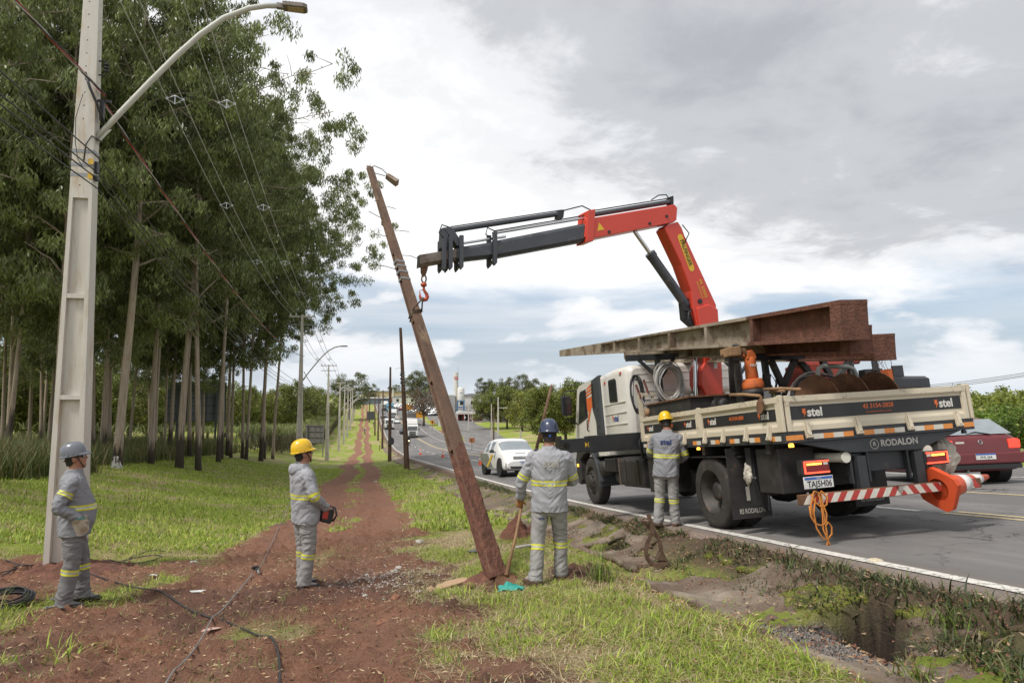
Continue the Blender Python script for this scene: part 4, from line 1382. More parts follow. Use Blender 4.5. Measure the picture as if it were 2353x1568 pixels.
for i, ((px, py), ln, lab) in enumerate(old_pos):
 p = hit(px, py)
 e = empty('old_pole', (p.x, p.y, p.z - .05), (0, ln, R(35)), lab, 'utility pole', 'old brown concrete poles')
 mb = MB()
 double_t(mb, 10.2, .32, .24, .15, .13, 5.6, rib=1.3, rib0=.9, perforated=.24 if i < 2 else 0)
 mb.build('shaft', M_OLDPOLE, e)
 if i in (0, 2, 5):
  mb = MB()
  for k in range(5):
   mb.box((-.15, -.13, 6.15 + k * .2), (.15, .13, 6.2 + k * .2))
  mb.build('steel_bands', M_GALV, e)['kind'] = 'stuff'
  for k in range(3):
   mb = MB()
   mb.lathe([(.03, 0), (.07, .02), (.07, .08), (.03, .12)], (-.24, -.1, 6.2 + k * .28), 8)
   mb.cyl((-.24, -.1, 6.26 + k * .28), (-.1, -.1, 6.26 + k * .28), .02, n=5)
   mb.build('rack_insulator', M_BLACKPL, e)
  mb = MB()
  mb.tube([(.1, 0, 7.3), (-.5, -.2, 7.32), (-.9, -.3, 7.22)], .008, 4)
  mb.build('loose_wire', M_CABLE, e)
 if i == 1:
  mb = MB()
  mb.cyl((0.02, -.22, 2.2), (0.02, -.19, 2.2), .42, n=20)
  mb.build('round_sign_back', mat('dark_sign_back', (.06, .055, .05), .7), e)
OP0, OP1 = at(1139, 1320, 8.12), at(849, 385, 12.1)
e = empty('leaning_pole', OP0, label='old brown concrete pole tilted on the crane hook, red soil on its foot', cat='utility pole')
ax = (OP1 - OP0)
OPL = ax.length
ez = ax.normalized()
ex = Vector((.42, -.90, .0))
ex = (ex - ez * ex.dot(ez)).normalized()
ey = ez.cross(ex)
e.rotation_mode = 'QUATERNION'
e.rotation_quaternion = Matrix((ex, ey, ez)).transposed().to_quaternion()
mb = MB()
W, D = double_t(mb, OPL, .145, .225, .07, .105, 5.3, rib=1.1, rib0=.6, mi=0, fl=.2, web=.30)
OLD_SHAFT = mb.build('shaft', M_OLDPOLE, e, bevel=.003)
mb = MB()
rs = np.random.RandomState(4)
rings = []
for i in range(30):
 z = -.04 + 1.72 * i / 29
 ring = []
 for k in range(28):
  a = 2 * PI * k / 28
  ca, sa = math.cos(a), math.sin(a)
  q = max(abs(ca), abs(sa))
  w, d = W(max(z, 0)) / 2, D(max(z, 0)) / 2
  g = .003 + .010 * rs.random() ** 2 if i < 26 else .003 + .004 * rs.random()
  if i > 26:
   g = -.002 + .006 * rs.random()
  ring.append((ca / q * (w + g), sa / q * (d + g), z + ((.07 * math.sin(a * 2 + 1) + .05 * math.sin(a * 5)) if i > 24 else 0)))
 rings.append(ring)
mb.loft(rings, smooth=False)
mb.build('soil_crust', M_REDSOIL, e)
for z in (4.75, 4.9, 5.02, 5.12):
 mb = MB()
 w, d = W(z) / 2 + .006, D(z) / 2 + .006
 mb.box((-w, -d, z - .018), (w, d, z + .018))
 mb.build('steel_band', M_GALV, e)
for k, (z, a, L) in enumerate([(4.95, .2, .55), (5.7, -.5, .35), (6.1, .6, .4), (5.85, 2.6, .4), (6.5, .9, .25), (5.3, 3.0, .5), (6.4, 2.4, .3)]):
 mb = MB()
 mb.tube([(0, 0, z), (math.sin(a) * .05, -math.cos(a) * L * .5, z + .03), (math.sin(a) * L * .3, -math.cos(a) * L, z + .06 * math.sin(k))], .007, 4)
 mb.build('bent_rod', M_OLDPOLE, e)
mb = MB()
for k in range(14):
 z = 5.4 + k * .16
 mb.cyl((.0, -D(z) / 2 - .001, z), (0, -D(z) / 2 + .01, z), .010, n=6)
 mb.cyl((W(z) / 2 - .01, 0.0, z), (W(z) / 2 + .001, 0.0, z), .010, n=6)
mb.build('bolt_holes', M_HOLE, e)['kind'] = 'stuff'
inv = e.rotation_quaternion.to_matrix().transposed()
LQ = lambda p: inv @ (Vector(p) - OP0)
tipw = OP1
lampw = at(900, 410, 12.0)
mb = MB()
mb.tube([LQ(tipw), LQ(at(860, 381, 12.1)), LQ(at(878, 389, 12.05)), LQ(at(890, 401, 12.0))], .008, 5)
mb.tube([LQ(at(852, 395, 12.1)), LQ(at(866, 399, 12.1)), LQ(at(884, 404, 12.0))], .008, 5)
hk = mb.build('lamp_wires', M_CABLE, e)
mb = MB()
a, b = LQ(at(888, 404, 12.0)), LQ(at(913, 421, 11.95))
mb.beam(a, b, .10, .07, .13, .085)
mb.build('old_lamp_head', mat('weathered_lamp_housing', (.27, .21, .16), .7, .2, var=.3, dirt=(.12, .08, .05), dirt_amt=.4), e, bevel=.01)
mb = MB()
hz = (LQ(at(962, 706, 10.2))).z
w, d = W(hz) / 2 + .008, D(hz) / 2 + .008
mb.tube([(-w, -d, hz - .05), (w, -d, hz), (w, d, hz + .05), (-w, d, hz)], .012, 6, closed=True)
mb.tube([(-w, -d, hz - .12), (w, -d, hz - .03), (w, d, hz + .02), (-w, d, hz - .05)], .012, 6, closed=True)
mb.tube([(0.0, -d, hz), LQ(at(966, 690, 10.15)), LQ(at(972, 683, 10.15))], .012, 6)
mb.tube([(w, d, hz), LQ(at(970, 692, 10.15)), LQ(at(973, 683, 10.15))], .012, 6)
mb.build('wire_sling', mat('greasy_wire_rope', (.12, .085, .06), .6, .3), e)
for k, (y0, y1) in enumerate([(880, 848), (883, 853), (888, 856)]):
 a, b = at(1900, y0 + 12, 70), at(2500, y1 - 18, 45)
 wire('power_line', catenary(a, b, .6), .02, M_CABLE, ['upper', 'middle', 'lower'][k] + ' thin wire rising to the right edge over the truck tail')
# ================================================================== the crane truck
M_CREAM = mat('chipped_cream_paint', (.58, .51, .39), .5, var=.06, scale=2, dirt=(.15, .065, .03), dirt_amt=.13, dirt_scale=9, bump=.05)
M_CREAMLIP = mat('rusty_cream_edge', (.58, .51, .39), .55, var=.08, scale=3, dirt=(.13, .055, .025), dirt_amt=.34, dirt_scale=11, bump=.1)
M_CABW = mat('dusty_white_cab_paint', (.66, .635, .585), .32, var=.05, scale=1.5, dirt=(.50, .43, .34), dirt_amt=.25, dirt_scale=1.6, coat=.3)
M_CHASSIS = mat('dirty_black_chassis', (.028, .026, .025), .6, var=.35, scale=5, dirt=(.10, .065, .045), dirt_amt=.32, dirt_scale=5)
M_BLKPAINT = mat('satin_black_steel', (.035, .037, .041), .42, .1, var=.25, scale=4, dirt=(.09, .075, .065), dirt_amt=.25, dirt_scale=6)
M_GREYBOOM = mat('dark_grey_boom_paint', (.058, .063, .074), .38, .1, var=.2, scale=3, dirt=(.13, .12, .12), dirt_amt=.36, dirt_scale=4)
M_RED = mat('crane_red_paint', (.60, .055, .030), .35, var=.06, scale=2, dirt=(.26, .045, .03), dirt_amt=.24, dirt_scale=4, coat=.15)
M_CHROME = mat('chromed_rod', (.62, .63, .64), .15, 1.0, var=.05)
M_RUBBER = mat('dusty_tyre_rubber', (.035, .031, .028), .85, var=.3, scale=7, bump=.2, dirt=(.10, .072, .052), dirt_amt=.35, dirt_scale=6)
M_RIM = mat('dirty_wheel_rim', (.05, .045, .041), .6, .3, var=.3, scale=8, dirt=(.13, .085, .06), dirt_amt=.4, dirt_scale=8)
M_GLASS = mat('dark_window_glass', (.018, .022, .024), .06, var=.1, spec=.8)
M_GREYPL = mat('dark_grey_plastic', (.045, .05, .058), .55, var=.15, scale=5, dirt=(.12, .09, .07), dirt_amt=.2)
M_DECALBK = mat('worn_black_decal', (.022, .022, .023), .5, var=.2, scale=5, dirt=(.24, .20, .15), dirt_amt=.17, dirt_scale=10)
M_LETW = mat('off_white_lettering', (.62, .60, .55), .5, var=.06)
M_LETO = mat('orange_lettering', (.62, .13, .03), .5, var=.06)
M_LETB = mat('blue_lettering', (.045, .075, .24), .5, var=.06)
M_LETY = mat('yellow_decal', (.72, .46, .03), .45, var=.05)
M_LETG = mat('cut_out_letters', (.42, .40, .36), .5, var=.1)
M_REFO = mat('orange_reflector', (.68, .25, .055), .4, var=.12, scale=30)
M_REFW = mat('white_reflector', (.60, .57, .50), .4, var=.10, scale=30)
M_REFR = mat('red_reflector', (.42, .045, .035), .4, var=.12, scale=20, dirt=(.20, .10, .06), dirt_amt=.2)
M_AMBER = mat('amber_lamp', (.8, .32, .02), .3, emit=(1, .42, .05), estr=3.0)
M_LEDRED = mat('lit_red_led', (.6, .03, .02), .3, emit=(1, .07, .03), estr=2.6)
M_LEDAMB = mat('lit_amber_led', (.8, .4, .05), .3, emit=(1, .5, .08), estr=2.4)
M_LENSRED = mat('dark_red_lens', (.20, .012, .012), .2)
M_WHPL = mat('white_plastic', (.62, .60, .52), .5, dirt=(.42, .36, .26), dirt_amt=.3)
M_PLATE = mat('licence_plate_white', (.66, .66, .64), .4)
M_PLATEBL = mat('licence_plate_blue', (.04, .12, .42), .4)
M_WOOD = mat('worn_wood', (.28, .165, .085), .8, var=.3, scale=6, stretch=(1, 1, 1), bump=.3)
M_RUST = mat('rusty_steel', (.17, .085, .045), .75, .3, var=.35, scale=7, bump=.3, bscale=30, dirt=(.09, .05, .035), dirt_amt=.4)
M_ORANGE = mat('scuffed_orange_paint', (.48, .11, .025), .75, var=.15, scale=5, dirt=(.12, .055, .03), dirt_amt=.35, dirt_scale=8)
TR_LOC = Vector((6.0, 8.916, -.206))
def _rotm(ya, pi_, ro):
 return Matrix.Rotation(ya, 3, 'Z') @ Matrix.Rotation(pi_, 3, 'X') @ Matrix.Rotation(ro, 3, 'Y')
TR_R = _rotm(R(.145), R(-5.324), R(-3.116))
TR_Q = TR_R.to_quaternion()
TRK = empty('crane_truck', TR_LOC, label='cream and white flatbed truck with red knuckle-boom crane parked on the road edge', cat='truck')
TRK.rotation_mode = 'QUATERNION'
TRK.rotation_quaternion = TR_Q
TW = TR_R.to_4x4()
TW.translation = TR_LOC
def TL(p):
 return TR_R.transposed() @ (Vector(p) - TR_LOC)
def on_truck(o):
 o.rotation_mode = 'QUATERNION'
 o.location = TR_LOC
 o.rotation_quaternion = TR_Q
 return o
def tb(name, m, parent=None, bevel=0.0):
 mb = MB()
 mb._a = (name, m, parent or TRK, bevel)
 return mb
def done(mb):
 n, m, p, b = mb._a
 return mb.build(n, m, p, bevel=b)
for s in (-1, 1):
 mb = MB()
 mb.box((s * .43 - .04, -1.95, .72), (s * .43 + .04, 6.0, .98))
 mb.build('chassis_rail', M_CHASSIS, TRK)
mb = MB()
for y in (-1.6, -.8, 0.0, .8, 1.6):
 mb.box((-1.25, y - .04, 1.02), (1.25, y + .04, 1.133))
mb.box((-.9, -.12, .38), (.9, .12, .62))
mb.lathe([(.08, -.3), (.2, -.2), (.24, 0), (.2, .2), (.08, .3)], (0, 0, .5), 12, axis='x')
mb.cyl((0, 0, .55), (0, 4.4, .75), .06, n=8)
mb.box((-.55, 4.3, .6), (.55, 5.8, 1.1))
mb.box((-.85, 5.23, .4), (.85, 5.43, .52))
mb.build('axles_and_crossmembers', M_CHASSIS, TRK)
def wheel(x, y, side, dual=False, front=False, r=.5, w=.27):
 mb = MB()
 prof = []
 for h, rr in ((-.5, .62), (-.5, .78), (-.47, .93), (-.40, .985), (-.30, 1.0), (.30, 1.0), (.40, .985), (.47, .93), (.5, .78), (.5, .62)):
  prof.append((rr * r, h * w))
 mb.lathe(prof, (x, y, r), 40, axis='x', caps=False)
 t = mb.build('tyre', M_RUBBER, WH[-1])
 mb = MB()
 nb = 44
 for k in range(nb):
  a = 2 * PI * k / nb
  for h0, h1 in ((-.30, -.12), (-.09, .09), (.12, .30)):
   a1 = a + PI / nb * 1.25
   pts = []
   for aa in (a, a1):
    for h in (h0 * w, h1 * w):
     for rr in (r * .995, r * 1.012):
      pts.append((x + h, y + math.cos(aa) * rr, r + math.sin(aa) * rr))
   mb.add(pts, [(1, 3, 7, 5), (0, 1, 5, 4), (2, 6, 7, 3), (0, 2, 3, 1), (4, 5, 7, 6)])
 mb.build('tread', M_RUBBER, WH[-1])['kind'] = 'stuff'
 mb = MB()
 o = side * w * .5
 if front:
  mb.lathe([(.315, o * .9), (.29, o * .6), (.24, o * .55), (.21, o * .95), (.15, o * 1.05), (.13, o * 1.5), (.08, o * 1.6), (.005, o * 1.6)], (x, y, r), 24, axis='x', caps=False)
 else:
  mb.lathe([(.31, o * .95), (.285, o * .85), (.275, -o * .4), (.24, -o * .6), (.13, -o * .55), (.13, o * .3), (.08, o * .42), (.005, o * .42)], (x, y, r), 24, axis='x', caps=False)
 rim = mb.build('rim', M_RIM, WH[-1])
 hx = (o * 1.05) if front else (-o * .5)
 mb = MB()
 for k in range(10):
  a = 2 * PI * k / 10
  cy, cz = y + math.cos(a) * (.175 if front else .19), r + math.sin(a) * (.175 if front else .19)
  mb.cyl((x + hx * .8, cy, cz), (x + hx + side * .03, cy, cz), .018, n=6)
 mb.build('wheel_nuts', M_RIM, WH[-1])['kind'] = 'stuff'
WH = []
for nm, x, y, s, fr in [('rear_wheel', -1.07, 0, -1, False), ('rear_wheel', -.76, 0, -1, False), ('rear_wheel', 1.07, 0, 1, False), ('rear_wheel', .76, 0, 1, False), ('front_wheel', -1.03, 5.33, -1, True), ('front_wheel', 1.03, 5.33, 1, True)]:
 e = bpy.data.objects.new(nm, None)
 COL.objects.link(e)
 e.parent = TRK
 WH.append(e)
 wheel(x, y, s, front=fr)
mb = MB()
mb.box((-1.26, -2.0, 1.262), (1.26, 2.0, 1.30))
mb.build('bed_floor', M_RUST, TRK)
mb = MB()
ZB = 1.134
for s in (-1, 1):
 mb.box((s * 1.3 - .05, -2.04, ZB), (s * 1.3 + .0 if s > 0 else s * 1.3 + .05, 2.04, ZB + .128)) if s > 0 else mb.box((-1.3, -2.04, ZB), (-1.25, 2.04, ZB + .128))
mb.box((-1.249, -2.04, ZB), (1.249, -1.99, ZB + .128))
mb.box((-1.249, 1.99, ZB), (1.249, 2.04, ZB + .128))
mb.build('bed_rail', M_BLKPAINT, TRK, bevel=.006)
def board_profile(o):
 return [(-.012, 1.266), (.022, 1.266), (.022, 1.325), (.004, 1.362), (.004, 1.572), (.026, 1.600), (.026, 1.666), (-.012, 1.666)]
def side_board(s, y0, y1):
 mb = MB()
 poly = [(s * (1.28 + a), z) for a, z in board_profile(0)]
 mb.prism(poly, y0, y1, axis='y')
 o = mb.build('side_board', M_CREAM, TRK)
 mb = MB()
 mb.box((s * 1.309 - .004, y0 + .01, 1.602), (s * 1.309 + .004, y1 - .01, 1.668))
 mb.build('board_edge', M_CREAMLIP, o)
 for yy in (y0 + .03, y1 - .03):
  mb = MB()
  mb.box((s * 1.29 - .018, yy - .03, 1.264), (s * 1.29 + .02, yy + .03, 1.672))
  mb.build('board_end', M_CREAMLIP, o, bevel=.005)
 return o
def bolt_logo(parent, o, x, y, size, m):
 x, y, o = Vector(x), Vector(y), Vector(o)
 pts = [(-.28, .55), (.25, .55), (.12, .15), (.34, .15), (-.15, -.62), (-.02, -.08), (-.30, -.08)]
 mb = MB()
 n = x.cross(y)
 vs = [o + x * (a * size) + y * (b * size) for a, b in pts]
 mb.add(vs + [v + n * .002 for v in vs], [tuple(range(7)), tuple(range(7, 14))] + [(i, (i + 1) % 7, (i + 1) % 7 + 7, i + 7) for i in range(7)])
 return mb.build('flash_emblem', m, parent)
def stel(parent, o, x, y, h, m=None):
 x, y, o = Vector(x).normalized(), Vector(y).normalized(), Vector(o)
 text('stel', h * 1.42, m or M_LETW, parent, basis(o + x * h * .22, x, y), bold=.028, sx=1.0, depth=.001)
 bolt_logo(parent, o - x * h * 1.15, x, y, h * .85, M_LETO)
for s in (-1, 1):
 for y0, y1 in ((-2.0, -.09), (-.03, 1.99)):
  o = side_board(s, y0, y1)
  if s < 0:
   mb = MB()
   mb.box((-1.2885, y0 + .07, 1.395), (-1.2855, y1 - .07, 1.535))
   d = mb.build('decal', M_DECALBK, o)
   stel(o, (-1.290, y0 + .33, 1.465), (0, -1, 0), (0, 0, 1), .085)
   stel(o, (-1.290, y1 - .33, 1.465), (0, -1, 0), (0, 0, 1), .085)
   text('43 3154-2828', .062, M_LETO, o, basis((-1.290, (y0 + y1) / 2, 1.475), (0, -1, 0), (0, 0, 1)), bold=.015, depth=.001)
 for y in (-2.02, -.06, 2.02):
  mb = MB()
  mb.box((s * 1.3 - .03, y - .035, ZB + .13), (s * 1.3 + .008, y + .035, 1.685)) if s > 0 else mb.box((-1.308, y - .035, ZB + .13), (-1.27, y + .035, 1.685))
  mb.build('stake_post', M_CREAMLIP, TRK, bevel=.006)
def latch(o, out, up=(0, 0, 1)):
 o, out = Vector(o), Vector(out)
 a = out.cross(Vector(up))
 mb = MB()
 mb.beam(o + Vector((0, 0, .14)), o + Vector((0, 0, -.02)) + out * .035, .02, .014, .045, .03, up=out)
 mb.beam(o + Vector((0, 0, .12)) + a * .03, o + Vector((0, 0, -.03)) + a * .032 + out * .02, .010, .012, .012, .03, up=out)
 mb.beam(o + Vector((0, 0, .12)) - a * .03, o + Vector((0, 0, -.03)) - a * .032 + out * .02, .010, .012, .012, .03, up=out)
 mb.cyl(o + a * .04 + out * .03 + Vector((0, 0, -.035)), o - a * .04 + out * .03 + Vector((0, 0, -.035)), .018, n=8)
 return mb.build('board_latch', M_CREAMLIP, TRK)
for y in (-1.78, -1.28, -.72, -.22, .4, 1.0, 1.7):
 latch((-1.305, y, 1.23), (-1, 0, 0))
for x in (-1.0, -.33, .37, 1.06):
 latch((x, -2.045, 1.23), (0, -1, 0))
mb = MB()
poly = [(-(2.02 + a), z) for a, z in board_profile(0)]
mb.prism(poly, -1.245, 1.245, axis='x')
TB = mb.build('tailboard', M_CREAM, TRK)
mb = MB()
mb.box((-1.24, -2.053, 1.602), (1.24, -2.045, 1.668))
mb.build('board_edge', M_CREAMLIP, TB)
for x in (-1.215, 1.215):
 mb = MB()
 mb.box((x - .03, -2.05, 1.264), (x + .03, -2.0, 1.675))
 mb.build('board_end', M_CREAMLIP, TB, bevel=.006)
mb = MB()
mb.box((-1.17, -2.0285, 1.395), (1.17, -2.0255, 1.55))
mb.build('decal', M_DECALBK, TB)
stel(TB, (-.88, -2.030, 1.468), (1, 0, 0), (0, 0, 1), .10)
stel(TB, (.93, -2.030, 1.468), (1, 0, 0), (0, 0, 1), .10)
text('43 3154-2828', .075, M_LETO, TB, basis((.0, -2.030, 1.495), (1, 0, 0), (0, 0, 1)), bold=.018, depth=.001)
text('www.stelsistemaseletricos.com.br', .026, M_LETO, TB, basis((.0, -2.030, 1.43), (1, 0, 0), (0, 0, 1)), depth=.001)
for k, (x0, x1) in enumerate([(-1.28, -1.06), (-.93, -.40), (-.26, .30), (.44, .98), (1.14, 1.29)]):
 n = 1 if x1 - x0 < .3 else 4
 for i in range(n):
  a, b = x0 + (x1 - x0) * i / n, x0 + (x1 - x0) * (i + 1) / n
  mb = MB()
  mb.box((a, -2.0455, 1.165), (b, -2.041, 1.222))
  mb.build('reflector', M_REFO if (i + (k % 2)) % 2 == 0 or n == 1 else M_REFW, TRK)
for k, y0 in enumerate([-1.98, -1.55, -1.08, -.58, -.05, .6, 1.2, 1.75]):
 for i in range(2):
  mb = MB()
  mb.box((-1.3035, y0 + .12 * i, 1.165), (-1.301, y0 + .12 * i + .118, 1.222))
  mb.build('reflector', M_REFO if (i + k) % 2 else M_REFW, TRK)
mb = MB()
mb.box((-1.30, 1.985, 2.03), (1.28, 2.045, 2.085))
mb.box((-1.30, 1.995, 1.66), (1.28, 2.035, 1.70))
for x in np.linspace(-1.27, 1.25, 12):
 mb.box((x - .02, 1.997, 1.70), (x + .02, 2.033, 2.03))
mb.box((-1.305, 1.98, 1.26), (-1.24, 2.05, 2.10))
mb.box((1.22, 1.98, 1.26), (1.285, 2.05, 2.10))
mb.build('headboard', M_CREAMLIP, TRK)
mb = MB()
mb.prism([(-1.15, 1.133), (-.44, .975), (.47, .945), (1.12, 1.133)], -2.02, -1.96, axis='y')
BEAM = mb.build('tail_beam', M_BLKPAINT, TRK, bevel=.004)
text('RODALON', .105, M_LETG, BEAM, basis((.22, -2.0215, 1.052), (1, 0, 0), (0, 0, 1)), bold=.03, depth=.001)
mb = MB()
ring = [(-.125 + math.cos(a) * .055, -2.022, 1.05 + math.sin(a) * .055) for a in np.linspace(0, 2 * PI, 25)[:-1]]
mb.tube(ring, .005, 4, closed=True)
mb.build('ring_emblem', M_LETG, BEAM)
text('R', .07, M_LETG, BEAM, basis((-.122, -2.0215, 1.05), (1, 0, 0), (0, 0, 1)), bold=.01, depth=.001)
mb = MB()
mb.box((-.42, -1.93, .74), (.48, -1.85, .96))
mb.build('crossmember', M_BLKPAINT, TRK, bevel=.005)
for x in (-.33, .45):
 mb = MB()
 mb.box((x - .07, -2.04, .555), (x + .05, -1.96, .93))
 mb.box((x - .13, -1.99, .62), (x - .10, -1.93, 1.0))
 mb.box((x + .10, -1.99, .62), (x + .13, -1.93, 1.0))
 mb.build('bumper_bracket', M_BLKPAINT, TRK, bevel=.004)
mb = MB()
mb.box((-1.24, -2.11, .45), (1.18, -2.03, .562))
BUMP = mb.build('underrun_bar', M_RUST, TRK, bevel=.006)
mb = MB()
ys = -2.1125
x = -1.22
k = 0
while x < 1.15:
 sl = .07 if x < .02 else -.07
 a, b = x, x + .085
 q = [(a, ys, .456), (b, ys, .456), (b + sl, ys, .556), (a + sl, ys, .556)]
 q = [(min(max(p[0], -1.235), 1.17), p[1], p[2]) for p in q]
 mb.add(q + [(p[0], p[1] + .003, p[2]) for p in q], [(0, 1, 2, 3), (7, 6, 5, 4), (0, 4, 5, 1), (1, 5, 6, 2), (2, 6, 7, 3), (3, 7, 4, 0)], k % 2)
 x += .085
 k += 1
o = mb.build('warning_stripes', [M_REFW, M_REFR], BUMP)
def tail_lamp(x0, x1, z0, z1):
 mb = MB()
 mb.box((x0, -2.04, z0), (x1, -1.94, z1))
 h = mb.build('tail_lamp', M_BLACKPL, TRK, bevel=.008)
 mb = MB()
 mb.box((x0 + .03, -2.047, z0 + .02), (x1 - .02, -2.038, z1 - .02))
 mb.build('lens', M_LENSRED, h)
 mb = MB()
 t = .016
 a, b, c, d = x0 + .025, x1 - .015, z0 + .015, z1 - .015
 for bx in (((a, c), (b, c + t)), ((a, d - t), (b, d)), ((a, c + t), (a + t, d - t)) if x0 < 0 else ((b - t, c + t), (b, d - t))):
  mb.box((bx[0][0], -2.052, bx[0][1]), (bx[1][0], -2.043, bx[1][1]))
 mb.build('led_frame', M_LEDRED, h)
 mb = MB()
 w = (x1 - x0)
 ax = (x0 + .06) if x0 < 0 else (x0 + .10)
 n = 12
 for i in range(n):
  mb.box((ax + i * w * .045, -2.052, z1 - .062), (ax + i * w * .045 + w * .032, -2.044, z1 - .040))
 mb.build('led_bar', M_LEDAMB, h)
 mb = MB()
 mb.box(((x1 - .085) if x0 < 0 else (x0 + .03), -2.05, z1 - .064), ((x1 - .03) if x0 < 0 else (x0 + .085), -2.044, z1 - .038))
 mb.build('reversing_lens', M_REFW, h)
tail_lamp(-1.13, -.77, .765, .935)
tail_lamp(.51, .85, .755, .92)
mb = MB()
mb.box((-1.14, -2.06, .615), (-.765, -2.045, .748))
PL = mb.build('licence_plate', M_PLATE, TRK, bevel=.004)
mb = MB()
mb.box((-1.13, -2.0625, .715), (-.775, -2.0605, .742))
mb.build('plate_band', M_PLATEBL, PL)
text('TAJ5H06', .098, M_BLACKPL, PL, basis((-.945, -2.0615, .662), (1, 0, 0), (0, 0, 1)), bold=.012, depth=.001, sx=.86)
text('BRASIL', .020, M_LETW, PL, basis((-.945, -2.0632, .728), (1, 0, 0), (0, 0, 1)), depth=.0008)
for x, y0 in ((-.51, -1.98), (.6, -2.0)):
 mb = MB()
 mb.cyl((x, y0, .925), (x + (-.35 if x < 0 else 0), y0 + 1.0, .95), .055, n=16)
 mb.cyl((x, y0 - .02, .925), (x, y0 + .05, .925), .062, n=16)
 mb.build('document_tube', M_WHPL, TRK)
for x, y in ((-1.2, -2.0), (1.15, -2.02)):
 mb = MB()
 mb.lathe([(.03, 0), (.03, .03), (.02, .045)], (x, y, ZB - .045), 8)
 mb.build('marker_lamp', M_AMBER if x < 0 else M_BLACKPL, TRK)
mb = MB()
mb.lathe([(.025, 0), (.025, .03), (.015, .04)], (-1.27, .1, ZB - .04), 8)
mb.build('marker_lamp', M_AMBER, TRK)
for x0, x1, lab in ((-1.36, -.80, 'RS RODALON'), (.46, .99, 'RS RODALON')):
 mb = MB()
 mb.box((x0, -.81, .2), (x1, -.795, 1.10))
 f = mb.build('mudflap', M_CHASSIS, TRK)
 text(lab, .088, M_LETG, f, basis(((x0 + x1) / 2, -.812, .29), (1, 0, 0), (0, 0, 1)), bold=.02, depth=.001, sx=.66)
mb = MB()
mb.box((-1.14, -.815, .42), (-1.0, -.812, .60))
o = mb.build('flap_emblem', M_LETG, TRK)
mb = MB()
mb.box((-1.2, -1.72, .55), (-.72, -1.24, 1.08))
mb.build('tool_box', M_CHASSIS, TRK, bevel=.012)
mb = MB()
mb.cyl((-1.12, -1.05, .45), (-1.12, -1.05, .62), .06, n=10)
mb.tube([(-1.15, -1.1, 1.05), (-1.18, -1.12, .7), (-1.1, -1.12, .35), (-1.02, -1.1, .3), (-1.0, -1.1, .5)], .012, 5)
mb.box((-1.2, -1.12, .38), (-1.13, -1.0, 1.1))
mb.build('hanging_hoses', M_BLACKPL, TRK)
mb = MB()
mb.box((-1.22, -.92, .98), (-.55, .92, 1.0))
mb.box((.55, -.92, .98), (1.22, .92, 1.0))
mb.box((-.5, -1.2, .55), (.5, -.95, .95))
mb.build('wheel_guards', M_CHASSIS, TRK)
mb = MB()
mb.box((-1.2, 1.55, .41), (-.72, 2.14, 1.02))
mb.build('tool_box', M_CHASSIS, TRK, bevel=.012)
mb = MB()
mb.box((-1.22, 1.52, .98), (-.7, 2.17, 1.03))
mb.build('tool_box_lid', M_BLKPAINT, TRK)
mb = MB()
mb.prism([(-1.2, .52), (-1.12, .45), (-.66, .45), (-.62, .52), (-.62, .95), (-.7, 1.0), (-1.1, 1.0), (-1.2, .92)], 2.36, 3.5, axis='y')
t = mb.build('fuel_tank', M_CHASSIS, TRK, bevel=.015)
mb = MB()
mb.box((-1.215, 3.5, .48), (-.64, 3.515, .98))
mb.build('tank_end_panel', mat('mud_brown_panel', (.17, .125, .095), .8, var=.2), t)
for y in (2.6, 3.2):
 mb = MB()
 mb.box((-1.212, y - .03, .5), (-1.2, y + .03, .95))
 mb.build('tank_strap', M_BLKPAINT, t)
mb = MB()
mb.lathe([(.01, 0), (.14, .0), (.16, .03), (.16, .3), (.13, .36), (.01, .36)], (-.98, 3.62, .62), 16, axis='y')
mb.box((-1.2, 3.7, .72), (-.8, 4.3, .98))
for k in range(6):
 mb.box((-1.215, 3.74 + k * .09, .74), (-1.2, 3.79 + k * .09, .96))
mb.lathe([(.01, 0), (.15, 0), (.15, .22), (.1, .28), (.01, .28)], (-1.22, 4.45, .78), 16, axis='x')
mb.build('air_filter_and_battery', M_CHASSIS, TRK)
def rrect(x, z0, z1, r, y, n=5, flare=0):
 pts = []
 for cx, cz, a0 in ((x - r, z1 - r, 0), (-x + r, z1 - r, 90), (-x + r * .4, z0 + r * .4, 180), (x - r * .4, z0 + r * .4, 270)):
  rr = r if a0 < 180 else r * .4
  for i in range(n):
   a = R(a0 + 90 * i / (n - 1))
   pts.append((cx + rr * math.cos(a), y, cz + rr * math.sin(a)))
 return pts
mb = MB()
mb.loft([rrect(1.10, 1.40, 2.60, .12, 2.70), rrect(1.17, 1.36, 2.655, .14, 2.74), rrect(1.20, 1.34, 2.68, .15, 2.82), rrect(1.21, 1.34, 2.69, .15, 3.4), rrect(1.205, 1.34, 2.67, .15, 4.0), rrect(1.19, 1.36, 2.64, .14, 4.05)])
CREW = mb.build('crew_cab', M_CABW, TRK)
mb = MB()
for z in (2.02, 1.83, 1.62):
 mb.box((-1.222, 2.86, z - .006), (-1.205, 4.0, z + .006))
 mb.box((-1.0, 2.69, z - .006), (1.0, 2.71, z + .006))
for z in (2.5, 2.35, 2.18):
 mb.box((-1.0, 2.692, z - .01), (1.0, 2.712, z + .01))
mb.build('pressed_ribs', M_CABW, CREW)
mb = MB()
mb.prism([(3.23, 2.04), (3.64, 2.06), (3.64, 2.46), (3.60, 2.49), (3.27, 2.49), (3.23, 2.45)], -1.222, -1.214, axis='x')
wf = mb.build('window_frame', M_BLACKPL, CREW)
mb = MB()
mb.prism([(3.27, 2.08), (3.60, 2.10), (3.60, 2.44), (3.27, 2.45)], -1.226, -1.2225, axis='x')
mb.build('window_glass', M_GLASS, CREW)
